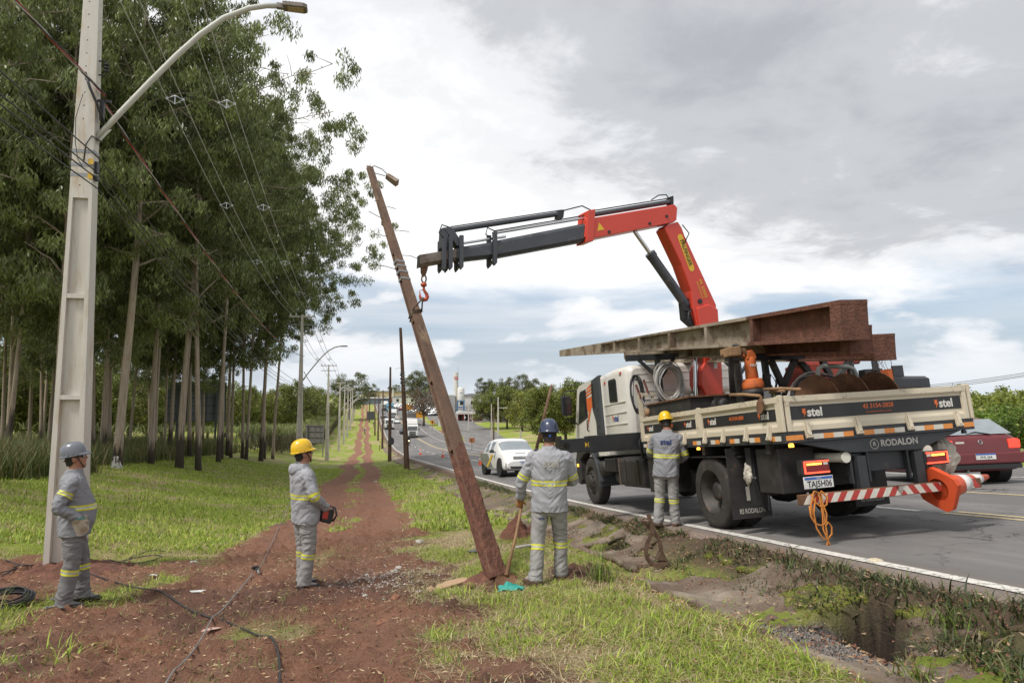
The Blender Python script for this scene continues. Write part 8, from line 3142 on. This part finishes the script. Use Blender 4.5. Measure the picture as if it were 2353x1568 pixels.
for z in (z0 - .15, z0 * .5):
 for y in (-1.2, 1.2):
  mb = MB()
  mb.beam((-1.25, y, z), (1.25, y, z), .2, .2)
  mb.build('frame_beam', M_BLUEST, e)
mb = MB()
mb.tube([(1.5, 0, z0), (1.5, 0, z1 + .3)], .06, 5)
mb.tube([(-1.5, -.3, 0), (-1.5, -.3, z1 + .6)], .06, 5)
mb.build('ladder', mat('yellow_ladder', (.45, .33, .10), .6), e)
p = hit(1075, 966)
e = empty('red_building', p, (0, 0, R(-6)), 'low red-walled building with white roof at the end of the access road', 'building')
mb = MB()
mb.box((-3.2, 0, -.3), (2.9, 5, 2.1))
mb.build('wall', M_REDW, e)
mb = MB()
mb.prism([(-3.6, 2.1), (3.2, 2.1), (3.2, 2.45), (-2.6, 3.0), (-3.6, 2.6)], -1.2, 5.3, axis='y')
mb.build('roof', M_WWALL, e)
for x in (-2.4, -.4, 1.5):
 mb = MB()
 mb.box((x - .5, -.05, 0), (x + .5, -.01, 1.7))
 mb.build('doorway', M_HOLE, e)
for x in (-3.3, -1.2, .8, 2.9):
 mb = MB()
 mb.beam((x, -1.1, -.2), (x, -1.1, 2.1), .14, .14)
 mb.build('awning_post', M_WWALL, e)
p = g_at(897, 455)
e = empty('factory', p, (0, 0, R(-3)), 'long cream factory with orange brick base on the skyline', 'factory')
hh = 1.6 + 6 / 1568 * 455 - p.z
mb = MB()
mb.box((-13, 0, -2), (13, 20, hh * .45))
mb.build('brick_base', M_BRICKO, e)
mb = MB()
mb.box((-13.0, .2, hh * .45), (13.0, 20, hh))
mb.build('wall', M_CREAMW, e)
mb = MB()
mb.box((-13.4, -.3, hh), (13.4, 20.5, hh + .5))
mb.build('roof', M_GREYR, e)
for x in (-10.5, -8, -4, 2.5, 7):
 mb = MB()
 mb.box((x - .9, -.1, hh * .15), (x + .9, -.02, hh * .55))
 mb.build('window', M_GLASS, e)
mb = MB()
mb.box((1.2, -.5, hh * .1), (2.0, .19, hh + 1.6))
mb.build('white_pylon', M_WWALL, e)
p = g_at(842, 400)
e = empty('glass_showroom', p, (0, 0, 0), 'grey-blue glazed showroom at the far end of the track', 'building')
mb = MB()
mb.box((-9, 0, -1), (14, 12, 3.6))
mb.build('glazed_front', mat('blue_grey_glazing', (.13, .17, .20), .3), e)
mb = MB()
mb.box((-9.4, -.4, 3.6), (14.4, 12, 4.3))
mb.build('roof_band', M_WWALL, e)
for k in range(9):
 mb = MB()
 mb.box((-8.8 + k * 2.7, -.08, -1), (-8.55 + k * 2.7, -.02, 3.6))
 mb.build('mullion', M_SIGNBKD, e)
for i, (px, d, w, h, m, lab) in enumerate([(930, 400, 7, 3.4, M_WWALL, 'white low warehouse right of the old poles on the skyline'), (1005, 330, 9, 3.6, M_GREYR, 'grey warehouse behind the brown tree'), (1085, 300, 8, 4.4, M_WWALL, 'pale house roof between silo and round trees'), (862, 520, 10, 5.5, M_CREAMW, 'dull brown block on the skyline left of the factory')]):
 p = g_at(px, d)
 e = empty('warehouse', p, (0, 0, 0), lab, 'building', 'distant warehouses')
 mb = MB()
 mb.box((-w, 0, -1), (w, 10, h))
 mb.build('wall', m, e)
 mb = MB()
 mb.prism([(-w - .3, h), (w + .3, h), (0, h + 1.2)], -.3, 10.3, axis='y')
 mb.build('roof', M_GREYR, e)
 for x in (-w * .6, 0, w * .6):
  mb = MB()
  mb.box((x - .7, -.06, .6), (x + .7, -.01, 2.2))
  mb.build('window', M_GLASS, e)
p = g_at(983, 275)
e = empty('flag', p, (0, 0, 0), 'green flag with yellow diamond and blue disc flying on a white mast', 'flag')
zt = 1.6 + 14 / 1568 * 275 - p.z
mb = MB()
mb.cyl((0, 0, 0), (0, 0, zt), .06, n=8)
mb.build('mast', M_WWALL, e)
def cloth(w, h, off, m, nm, pts=None):
 mb = MB()
 if pts is None:
  n = 10
  rows = []
  for j in range(2):
   for i in range(n + 1):
    u = i / n
    rows.append((-u * w, .18 * math.sin(u * 7) + off, zt - .1 - u * .9 - j * h))
  mb.add(rows, [(i, i + 1, n + 2 + i, n + 1 + i) for i in range(n)], 0, True)
 else:
  mb.add([(-u * w, .18 * math.sin(u * 7) + off, zt - .1 - u * .9 - v * h) for u, v in pts], [tuple(range(len(pts)))])
 o = mb.build(nm, m, e)
 sd_ = o.modifiers.new('t', 'SOLIDIFY')
 sd_.thickness = .02
 return o
cloth(2.3, 1.5, 0, mat('flag_green', (.01, .20, .06), .7), 'green_field')
cloth(2.3, 1.5, -.16, mat('flag_yellow', (.62, .48, .03), .7), 'yellow_diamond', [(.1, .5), (.5, .1), (.9, .5), (.5, .9)])
cloth(2.3, 1.5, -.22, mat('flag_blue', (.02, .05, .30), .7), 'blue_disc', [(.5 + .15 * math.cos(a), .5 + .24 * math.sin(a)) for a in np.linspace(0, 2 * PI, 13)[:-1]])
def post_sign(p, h, w, hh_, m, label, diamond=False, legs=1, back=False, rz=0.0, mk=None):
 e = empty('road_sign', p, (0, 0, rz), label, 'sign', 'signs along the road')
 for x in ((0,) if legs == 1 else (-w * .4, w * .4)):
  mb = MB()
  mb.cyl((x, .05, -.2), (x, .05, h + hh_ * .8), .05, n=8)
  mb.build('post', M_GALV, e)
 mb = MB()
 if diamond:
  mb.prism([(0, h), (w / 2, h + hh_ / 2), (0, h + hh_), (-w / 2, h + hh_ / 2)], -.02, 0, axis='y')
 else:
  mb.box((-w / 2, -.02, h), (w / 2, 0, h + hh_))
 f = mb.build('panel', m, e)
 if mk:
  mb = MB()
  if mk == 'arrow':
   mb.prism([(-.22, h + hh_ / 2), (.0, h + hh_ * .8), (.12, h + hh_ * .8), (-.08, h + hh_ / 2), (.12, h + hh_ * .2), (0, h + hh_ * .2)], -.026, -.021, axis='y')
  else:
   mb.box((-w * .12, -.026, h + hh_ * .3), (w * .12, -.021, h + hh_ * .7))
  mb.build('symbol', M_BLACKPL, f)
 return e
post_sign(hit(964, 968), 1.2, 3.4, 1.9, M_SIGNY, 'wide orange road-works sign on the grass left of the brown tree', legs=2)
post_sign(hit(940, 948), 1.4, 2.4, 1.9, M_SIGNY, 'orange sign farther up beside the car park')
post_sign(hit(993, 984), 1.0, 1.5, 1.5, M_SIGNY, 'orange diamond warning sign on the island right of the brown tree', diamond=True, mk='bar')
post_sign(hit(1014, 984), .6, 1.7, 2.1, M_SIGNW, 'blank white board standing on the grass island')
post_sign(hit(1084, 1034), 1.0, .72, .62, mat('faded_orange_board', (.40, .16, .06), .6), 'small brown arrow sign on a thin post beside the white hatchback', mk='arrow')
post_sign(hit(852, 972), 1.2, 2.6, 2.6, M_SIGNBKD, 'dark sign back at the far end of the verge')
p = g_at(725, 92)
e = empty('billboard', p, (0, 0, R(-8)), 'grey steel back of a sign on two posts in front of the cane', 'billboard')
b0 = 1.6 - 112 / 1568 * 92 - p.z
b1 = 1.6 - 70 / 1568 * 92 - p.z
mb = MB()
mb.box((-1.25, -.03, b0), (1.25, 0, b1))
mb.build('panel', M_SIGNBK, e)
for k in range(4):
 mb = MB()
 z = b0 + .1 + (b1 - b0 - .2) * k / 3
 mb.box((-1.25, -.10, z - .04), (1.25, -.032, z + .04))
 mb.build('cross_rail', M_SIGNBK, e)
for x in (-.7, .0, .7):
 mb = MB()
 mb.box((x - .03, -.07, b0), (x + .03, -.031, b1))
 mb.build('stiffener', M_SIGNBK, e)
for x in (-1.0, 1.15):
 mb = MB()
 mb.beam((x, -.16, -.3), (x, -.16, b1 + .1), .12, .12)
 mb.build('post', M_SIGNBK, e)
p = g_at(453, 74)
e = empty('billboard', p, (0, 0, R(18)), 'large dark gridded billboard back seen between the eucalyptus trunks', 'billboard')
b0 = 1.6 - 62 / 1568 * 74 - p.z
b1 = 1.6 + 27 / 1568 * 74 - p.z
mb = MB()
mb.box((-2.9, 0, b0), (2.9, .04, b1))
mb.build('panel', mat('blue_grey_billboard_sheet', (.15, .165, .18), .6, .1, var=.15), e)
for k in range(6):
 z = b0 + (b1 - b0) * k / 5
 mb = MB()
 mb.box((-2.95, -.09, z - .035), (2.95, -.002, z + .035))
 mb.build('cross_rail', M_SIGNBKD, e)
for k in range(7):
 x = -2.9 + 5.8 * k / 6
 mb = MB()
 mb.box((x - .035, -.14, b0), (x + .035, -.091, b1))
 mb.build('stiffener', M_SIGNBKD, e)
for x in (-1.9, 1.9):
 mb = MB()
 mb.beam((x, -.25, -.3), (x, -.25, b1), .2, .2)
 mb.build('post', M_SIGNBKD, e)
for px, y0, y1, w, m, arm, lab in [(1128.6, 927, 1003, .20, M_NEWPOLE, 0, 'plain white concrete post left of the brown stub pole'), (1134, 934, 1011, .22, M_OLDPOLE, 0, 'brown wooden stub pole between two white posts'), (1144, 912, 1003, .30, M_NEWPOLE, 1, 'white concrete pole with side crossarm across the road'), (1076, 929, 988, .26, M_NEWPOLE, 2, 'white T-topped pole by the access road'), (1085, 926, 971, .3, M_NEWPOLE, 0, 'thin white pole farther along the access road'), (1196, 988, 1013, .3, M_NEWPOLE, 0, 'short grey post stub beside the forked tree')]:
 p = hit(px, y1)
 d = (p - _CC).dot(_FW)
 h = (y1 - y0) / 1568 * d
 e = empty('roadside_pole', p, (0, 0, 0), lab, 'utility pole', 'poles across the road')
 mb = MB()
 mb.beam((0, 0, -.2), (0, 0, h), w * 1.25, w, w * .7, w * .6)
 mb.build('shaft', m, e)
 if arm:
  mb = MB()
  if arm == 1:
   mb.beam((.1, 0, h * .73), (2.0, 0, h * .73), .12, .14)
  else:
   mb.beam((-1.0, 0, h * .98), (1.0, 0, h * .98), .12, .14)
  mb.build('crossarm', m, e)
a, b = at(1231, 1036, 76), at(1267, 884, 74)
e = empty('leaning_wood_pole', a, label='brown round pole leaning right above the navy-helmet worker, across the road', cat='pole')
mb = MB()
mb.tube([Vector((0, 0, 0)), (b - a) * .5, b - a], .15, 10, rad=[.19, .16, .13])
mb.build('shaft', mat('brown_wood_pole', (.20, .11, .075), .8, var=.3, scale=2), e)
for k, (c, d_) in enumerate([((920, 866, 240), (1144, 917, 150)), ((920, 872, 240), (1144, 921, 150))]):
 wire('power_line', catenary(at(1040, 930 + 4 * k, 230), at(1144, 914 + 3 * k, 147), .5), .03, M_CABLE, ['upper', 'lower'][k] + ' thin wire to the white pole with side crossarm')
for i, (px, py) in enumerate([(852, 1032), (872, 1034)]):
 p = hit(px, py)
 mb = MB()
 mb.beam((0, 0, -.1), (0, 0, .95), .12, .12)
 mb.box((-.07, -.07, .80), (.07, .07, .86))
 o = mb.build('marker_post', M_OLDPOLE, loc=p)
 tag(o, ['left', 'right'][i] + ' of two short dark marker posts beside the track', 'post', 'short marker posts')
for i, (px, d) in enumerate([(700, 96), (672, 88)]):
 pass
# ================================================================== things lying about
CLODS = []
def mound(name, p, rx, ry, h, m, label, cat, seed, n=40, rough=.35):
 mb = MB()
 rings = []
 for i in range(13):
  q = i / 12
  ring = []
  for k in range(n):
   a = 2 * PI * k / n
   r = 1 - q
   f = 1 + .18 * mnoise.noise(Vector((math.cos(a) * 1.5 + seed, math.sin(a) * 1.5, 0)))
   x, y = math.cos(a) * rx * r * f, math.sin(a) * ry * r * f
   z = h * (1 - (1 - q) ** 1.6) + h * rough * (mnoise.noise(Vector((x * 9, y * 9, seed))) + .6 * mnoise.noise(Vector((x * 22, y * 22, seed)))) * (.3 + q) - .05 * (1 - q) ** 4
   z *= 1 - .35 * math.exp(-((x / rx - .3) / .25) ** 2)
   ring.append((x, y, z))
  rings.append(ring)
 mb.loft(rings, smooth=False)
 o = mb.build(name, m, loc=p)
 return tag(o, label, cat)
p = hit(1195, 1240)
p.z = gz(p.x, p.y) - .02
mound('soil_heap', p, .40, .34, .34, M_REDSOIL, 'heap of fresh red soil behind the tilted pole foot', 'soil heap', 2.2)
q = Vector((white_pos[0][0] + .1, white_pos[0][1] - .1, gz(*white_pos[0]) - .04))
mound('packed_soil', q, .85, .7, .16, M_REDSOIL, 'low collar of red soil packed round the foot of the near white pole', 'soil heap', 8.1, rough=.45)
p = Vector((OP0.x - .05, OP0.y + .1, gz(OP0.x, OP0.y) - .02))
mound('loose_soil', p, .42, .34, .11, M_REDSOIL, 'low spill of loose red soil round the foot of the tilted pole', 'soil heap', 5.7, rough=.5)
for i, (dx, dy, r_) in enumerate([(-.35, -.2, .05), (.28, -.3, .035), (-.5, .1, .04), (.1, -.42, .045), (.5, .2, .035), (-.2, -.45, .03)]):
 q = Vector((OP0.x + dx, OP0.y + dy, 0))
 q.z = gz(q.x, q.y) + r_ * .2
 CLODS.append((q, r_))
def board():
 a, b = hit(985, 1358), hit(1070, 1338)
 m = (a + b) / 2
 m.z = max(gz(a.x, a.y), gz(b.x, b.y), gz(m.x, m.y)) + .02
 d = (b - a).normalized()
 mb = MB()
 poly = [(-.30, -.05), (-.22, -.075), (.30, -.07), (.33, -.03), (.25, .05), (.05, .07), (-.10, .055), (-.2, .07), (-.29, .03)]
 mb.prism(poly, 0, .022, axis='z')
 o = mb.build('wooden_board', mat('pale_split_wood', (.42, .28, .17), .85, var=.15, scale=4, stretch=(1, 6, 1)), loc=m, rot=(R(6), R(-3), math.atan2(d.y, d.x)), bevel=.003)
 tag(o, 'flat broken piece of pale board lying in front of the tilted pole', 'board')
board()
def rag():
 p = hit(1173, 1360)
 p.z = gz(p.x, p.y) + .03
 n = 16
 V = []
 for j in range(n):
  for i in range(n):
   u, v = i / (n - 1) - .5, j / (n - 1) - .5
   x, y = u * .27, v * .17
   r = math.hypot(u, v)
   z = .035 + .05 * mnoise.noise(Vector((u * 5, v * 5, 3.3))) + .025 * mnoise.noise(Vector((u * 11, v * 11, 1))) + .05 * math.exp(-(((u + .12) / .15) ** 2 + (v / .2) ** 2)) - .08 * r * r
   f = 1 + .25 * mnoise.noise(Vector((u * 3, v * 3, 9)))
   V.append((x * f, y * f, max(z, .004)))
 F = [(j * n + i, j * n + i + 1, (j + 1) * n + i + 1, (j + 1) * n + i) for j in range(n - 1) for i in range(n - 1)]
 o = np_mesh('teal_rag', V, F, mat('teal_cloth', (.035, .30, .25), .7, var=.15), smooth=True)
 o.modifiers.new('t', 'SOLIDIFY').thickness = .003
 o.location = p
 o.rotation_euler = (0, 0, R(-14))
 tag(o, 'crumpled teal glove or rag on the grass by the shovel blade', 'rag')
rag()
def stone(p, r, m, label, seed, cat='stone', group=None, flat=.6):
 mb = MB()
 rs = np.random.RandomState(seed)
 rings = []
 n, mm = 9, 6
 for i in range(1, mm):
  ph = PI * i / mm
  rings.append([tuple(np.array([math.sin(ph) * math.cos(2 * PI * k / n), math.sin(ph) * math.sin(2 * PI * k / n), -math.cos(ph) * flat]) * r * rs.uniform(.75, 1.2)) for k in range(n)])
 mb.loft(rings, smooth=False)
 o = mb.build('stone' if cat == 'stone' else 'concrete_chunk', m, loc=p, rot=(0, 0, rs.uniform(0, 6)))
 return tag(o, label, cat, group)
M_CHUNK = mat('broken_concrete', (.42, .39, .36), .9, var=.2, scale=20, bump=.5, dirt=(.24, .15, .10), dirt_amt=.35, dirt_scale=20)
M_CLAY = mat('red_clay_lump', (.24, .11, .065), .9, var=.25, scale=15, bump=.5)
chunks = [((963, 1252), .075, 'largest pale concrete lump on the grass left of the tilted pole', M_CHUNK), ((915, 1303), .05, 'pale concrete chunk in the rubble patch, right one', M_CHUNK), ((905, 1318), .055, 'flat pale concrete chunk lowest in the rubble patch', M_CHUNK), ((880, 1296), .04, 'pale concrete chunk highest in the rubble patch', M_CHUNK), ((842, 1312), .035, 'small pale chunk left of the rubble patch', M_CHUNK), ((978, 1318), .035, 'small pale stone right of the rubble patch', M_CHUNK), ((963, 1366), .035, 'small pale stone beside the board', M_CHUNK), ((908, 1378), .055, 'square red clay lump on the track', M_CLAY), ((880, 1428), .06, 'jagged red clay lump lower on the track', M_CLAY), ((838, 1367), .035, 'pale stone on the left of the track', M_CHUNK), ((905, 1345), .03, 'small grey stone near the rubble', M_CHUNK)]
for i, ((px, py), r, lab, m) in enumerate(chunks):
 p = hit(px, py)
 p.z = gz(p.x, p.y) + r * .25
 stone(p, r, m, lab, i + 3, 'stone', 'stones on the verge', .75 if i in (0, 7, 8) else .5)
for i, (q, r_) in enumerate(CLODS):
 stone(q, r_, M_REDSOIL, f'{ORD[i]} crumbly red clod around the foot of the tilted pole', 40 + i, 'soil clod', 'clods round the pole foot', .7)
def litter():
 rs = np.random.RandomState(31)
 n = 9000
 X = np.concatenate([rs.uniform(-5, 3.0, n), rs.normal(.25, .35, 1500), rs.uniform(-4, 2, 2500), rs.uniform(2.8, 4.4, 3000)])
 Y = np.concatenate([rs.uniform(3, 14, n), rs.normal(9.3, .5, 1500), rs.uniform(3, 9, 2500), rs.uniform(2.8, 13, 3000)])
 n = len(X)
 kind = np.concatenate([np.zeros(n - 7000), np.ones(1500), np.full(2500, 2), rs.choice([0, 2], 3000)]).astype(int)
 V, F, C = [], [], []
 z = ground_z(X, Y)
 z[-3000:] += .035
 base = 0
 pal = [[(.34, .22, .12), (.20, .105, .06), (.42, .32, .20), (.11, .055, .035)], [(.42, .40, .37), (.32, .29, .26), (.20, .15, .12)], [(.16, .07, .045), (.10, .05, .035), (.22, .11, .07)]]
 for i in range(n):
  a = rs.uniform(0, 2 * PI)
  k = kind[i]
  if k == 0:
   L, w = rs.uniform(.02, .07), rs.uniform(.005, .02)
   hgt = .012
  elif k == 1:
   L = w = rs.uniform(.008, .026)
   hgt = rs.uniform(.006, .02)
  else:
   L = w = rs.uniform(.01, .03)
   hgt = rs.uniform(.008, .025)
  dx, dy = math.cos(a), math.sin(a)
  p = np.array([X[i], Y[i], z[i]])
  t = rs.uniform(-.012, .02)
  V += [p + [dx * L * .5, dy * L * .5, .004 + t], p + [-dy * w * .5, dx * w * .5, .004], p + [-dx * L * .5, -dy * L * .5, .006], p + [dy * w * .5, -dx * w * .5, .004], p + [0, 0, hgt]]
  F += [(base, base + 1, base + 4), (base + 1, base + 2, base + 4), (base + 2, base + 3, base + 4), (base + 3, base, base + 4)]
  c = np.array(pal[k][rs.randint(len(pal[k]))]) * rs.uniform(.75, 1.25)
  C += [list(c) + [1]] * 5
  base += 5
 o = np_mesh('ground_litter', np.array(V), np.array(F), leaf_mat('litter', None, trans=0, attr=True, rough=.9), attrs={'col': ('FLOAT_COLOR', np.array(C))})
 tag(o, 'dry leaves, straw, clods and chips strewn over the track', 'litter', kind='stuff')
litter()
for i, (px, py, s, m, lab) in enumerate([(350, 1333, .06, M_SIGNW, 'torn white paper scrap near the pole cables'), (460, 1356, .10, M_SIGNW, 'long torn white paper strip on the red soil'), (705, 1395 - 60, .05, M_SIGNW, 'pinkish wrapper scrap beside the crossing cables'), (485, 1478 - 30, .07, mat('pink_wrapper', (.50, .33, .27), .7), 'pink wrapper at lower left of the crossing cables'), (862, 1105, .10, M_SIGNW, 'white paper scrap far along the track'), (447, 1297, .05, mat('pale_blue_wrapper', (.40, .45, .46), .6), 'pale bluish wrapper on the grass edge behind the cables')]):
 p = hit(px, py)
 p.z = gz(p.x, p.y) + .012
 rs = np.random.RandomState(i + 60)
 n = 7
 V = []
 for k in range(n):
  a = 2 * PI * k / n
  r = s * rs.uniform(.6, 1.2)
  V.append((math.cos(a) * r * 1.6, math.sin(a) * r * .6, rs.uniform(0, .02)))
 V.append((0, 0, .025))
 mb = MB()
 mb.add(V, [(k, (k + 1) % n, n) for k in range(n)])
 o = mb.build('paper_scrap', m, loc=p, rot=(0, 0, rs.uniform(-.5, .5)))
 o.modifiers.new('t', 'SOLIDIFY').thickness = .002
 tag(o, lab, 'litter', 'paper scraps')
def ground_cable(pix, r, m, label, name='ground_cable', lift=.0, smooth_n=8):
 P = []
 for px, py in pix:
  p = hit(px, py)
  P.append(p)
 pts, _ = dense(P, [r] * len(P), smooth_n)
 out = []
 for p in pts:
  out.append((p.x, p.y, gz(p.x, p.y) + r + lift))
 z = np.array([o[2] for o in out])
 g0 = z.copy()
 for _ in range(40):
  z = np.maximum(np.convolve(np.pad(z, 1, mode='edge'), [.25, .5, .25], 'valid'), g0 - r * .6)
 mb = MB()
 mb.tube([(o[0], o[1], zz) for o, zz in zip(out, z)], r, 7)
 o = mb.build(name, m)
 return tag(o, label, 'cable', 'cables lying on the ground')
ground_cable([(205, 1328), (300, 1352), (385, 1375), (450, 1405), (520, 1432), (590, 1465), (628, 1490), (641, 1530), (641, 1590)], .010, M_CABLE, 'thick black cable running from the worker boots across the track to the bottom edge')
M_STEELC = mat('steel_wire_rope', (.30, .29, .28), .4, .6, var=.2)
ground_cable([(664, 1165), (645, 1205), (620, 1255), (592, 1305)], .007, M_STEELC, 'steel wire stretched from the clamp back towards the yellow-helmet worker', lift=.02)
ground_cable([(580, 1320), (555, 1350), (500, 1420), (455, 1480), (400, 1550), (380, 1580)], .008, M_STEELC, 'steel wire stretched from the clamp to the bottom edge', lift=.015)
ground_cable([(0, 1322), (60, 1305), (120, 1296), (165, 1290)], .010, M_CABLE, 'black cable from the left edge to the pole foot')
ground_cable([(-10, 1315), (50, 1312), (110, 1300), (200, 1299), (280, 1302), (340, 1296), (372, 1284), (340, 1279), (290, 1285), (250, 1297), (225, 1305)], .009, M_CABLE, 'black cable looping right of the pole foot')
ground_cable([(215, 1299), (270, 1296), (310, 1278), (350, 1268), (400, 1272)], .008, M_CABLE, 'thin black cable running into the grass right of the pole foot')
ground_cable([(0, 1285), (30, 1292), (50, 1302), (30, 1312)], .010, M_CABLE, 'short kinked black cable end at the left edge')
ground_cable([(480, 1262), (540, 1240), (575, 1228), (600, 1218), (650, 1207), (690, 1195)], .006, M_STEELC, 'thin grey wire curling through the grass edge behind the clamp')
p = (hit(592, 1305) + hit(580, 1320)) / 2
p.z = gz(p.x, p.y) + .04
e = empty('wire_clamp', p, (0, 0, R(25)), 'black gripping clamp joining the two steel wires on the track', 'clamp')
mb = MB()
mb.box((-.035, -.03, -.02), (.035, .03, .03))
mb.box((-.06, -.01, .0), (.06, .012, .02))
mb.build('jaw', M_BLACKPL, e, bevel=.005)
mb = MB()
mb.cyl((0, -.06, .0), (0, -.13, -.01), .022, n=10)
mb.tube([(0, -.03, .01), (.02, -.08, .03), (0, -.13, .0)], .006, 5)
mb.build('grip', M_BLACKPL, e)
mb = MB()
mb.beam((0, -.13, 0), (-.03, -.26, -.02), .03, .012)
mb.build('pull_arm', M_GALV, e)
rs = np.random.RandomState(15)
p = hit(8, 1395)
p.z = gz(p.x, p.y) + .06
mb = MB()
coil(mb, (0, 0, 0), .27, .27, (1, 0, 0), (0, 1, .15), 22, .016, .009, rs, [0])
o = mb.build('ground_cable_coil', [M_CABLE], loc=p)
tag(o, 'coil of black cable lying in the grass at the left edge', 'cable coil')
for i, (px, py) in enumerate([(150, 1428), (135, 1440), (160, 1446)]):
 p = hit(px - 20, py - 40)
 p.z = gz(p.x, p.y) + .03
 mb = MB()
 mb.box((-.07, -.02, 0), (.07, .02, .008))
 mb.cyl((-.05, 0, .008), (-.05, 0, .02), .012, n=8)
 mb.cyl((.05, 0, .008), (.05, 0, .02), .012, n=8)
 o = mb.build('steel_bracket', M_GALV, loc=p, rot=(R(8), R(5), i * 1.1))
 tag(o, ['upper', 'middle', 'lower'][i] + ' of three small galvanised brackets in the grass by the grey-helmet worker', 'bracket', 'brackets in the grass')
def tongs():
 p = hit(1500, 1302)
 p.z = G(p.x, p.y) + .02
 e = empty('pole_tongs', p, (0, 0, R(-12)), 'rusty hinged pole tongs standing on the broken gutter slab', 'tongs')
 m = mat('brown_forged_steel', (.15, .095, .07), .5, .5, var=.3, scale=9, dirt=(.26, .17, .12), dirt_amt=.3)
 mb = MB()
 pts = [(-.05, 0, .62), (-.02, 0, .52), (.0, 0, .40), (-.06, 0, .28), (-.09, 0, .16), (-.06, 0, .06), (.0, 0, .0)]
 for a, b in zip(pts[:-1], pts[1:]):
  mb.beam(a, b, .022, .05, up=(1, 0, 0))
 mb.build('left_jaw', m, e)
 mb = MB()
 pts = [(-.13, .03, .55), (-.05, .03, .47), (.02, .03, .40), (.09, .03, .30), (.11, .03, .18), (.10, .03, .1)]
 for a, b in zip(pts[:-1], pts[1:]):
  mb.beam(a, b, .022, .05, up=(1, 0, 0))
 mb.build('right_jaw', m, e)
 mb = MB()
 mb.cyl((0, -.03, .40), (0, .06, .40), .022, n=10)
 mb.build('hinge_pin', m, e)
 mb = MB()
 mb.tube([(-.13, .03, .55), (-.09, .02, .57), (-.02, 0, .555), (-.05, -.02, .535), (-.12, .0, .535)], .012, 6, closed=True)
 mb.build('link_ring', m, e)
 mb = MB()
 vs = []
 mb.prism([(-.09, .12), (-.05, .03), (.02, -.02), (.12, -.01), (.20, .04), (.10, .05), (.02, .03)], -.05, .05, axis='y')
 mb.build('left_shoe', m, e)
 mb = MB()
 mb.prism([(.11, .20), (.04, .07), (.17, .07)], -.04, .08, axis='y')
 mb.build('right_shoe', m, e)
tongs()
p = (hit(1075, 1280) + hit(1118, 1268)) / 2
p.z = gz(p.x, p.y) + .03
mb = MB()
mb.prism([(-.16, -.03), (-.05, -.045), (.15, -.02), (.17, .02), (.0, .04), (-.15, .02)], 0, .015, axis='z')
o = mb.build('rubber_strip', mat('grey_rubber', (.11, .11, .115), .7, var=.2), loc=p, rot=(R(10), 0, R(20)))
tag(o, 'dark grey strip of rubber in the grass behind the pole foot', 'rubber strip')
a = hit(1215, 1262)
a.z = gz(a.x, a.y) + .025
mb = MB()
mb.prism([(-.25, -.03), (.25, -.02), (.24, .03), (-.2, .05)], 0, .02, axis='z')
o = mb.build('stone_slab', M_CHUNK, loc=a, rot=(R(4), R(-3), R(15)))
tag(o, 'thin grey slab of concrete under the red soil heap', 'slab')
p = hit(2013, 1289)
p.z = G(p.x, p.y) + .005
mb = MB()
mb.prism([(-.055, 0), (.055, 0), (.035, .02), (-.035, .02)], -.045, .045, axis='y')
o = mb.build('road_stud', mat('cream_road_stud', (.58, .50, .36), .5), loc=p, bevel=.004)
tag(o, 'cream raised road stud just outside the white edge line', 'road stud')
def gravel():
 rs = np.random.RandomState(71)
 n = 5200
 a = rs.uniform(0, 2 * PI, n)
 r = rs.random(n) ** .5 * 1.05
 X = HOLE[0] + np.cos(a) * r * .48
 Y = HOLE[1] + np.sin(a) * r * .70
 k_ = (X - HOLE[0]) < .20 + .06 * rs.normal(size=n)
 k_ &= hole_r(X, Y) < 1.0
 X, Y = X[k_], Y[k_]
 n = len(X)
 z = ground_z(X, Y)
 V, F = [], []
 base = 0
 for i in range(n):
  s = rs.uniform(.005, .009) if rs.random() < .7 else rs.uniform(.009, .024)
  q = rs.normal(size=(6, 3)) * .25
  for j, d in enumerate(((1, 0, 0), (-1, 0, 0), (0, 1, 0), (0, -1, 0), (0, 0, 1), (0, 0, -1))):
   V.append(np.array([X[i], Y[i], z[i] + s * .4]) + (np.array(d) + q[j]) * s * .8)
  for f in ((0, 2, 4), (2, 1, 4), (1, 3, 4), (3, 0, 4), (2, 0, 5), (1, 2, 5), (3, 1, 5), (0, 3, 5)):
   F.append(tuple(base + k for k in f))
  base += 6
 o = np_mesh('gravel', np.array(V), np.array(F), mat('dark_gravel', (.17, .15, .135), .9, var=.5, scale=40))
 tag(o, 'loose dark gravel in the washed-out hole beside the road', 'gravel', kind='stuff')
gravel()
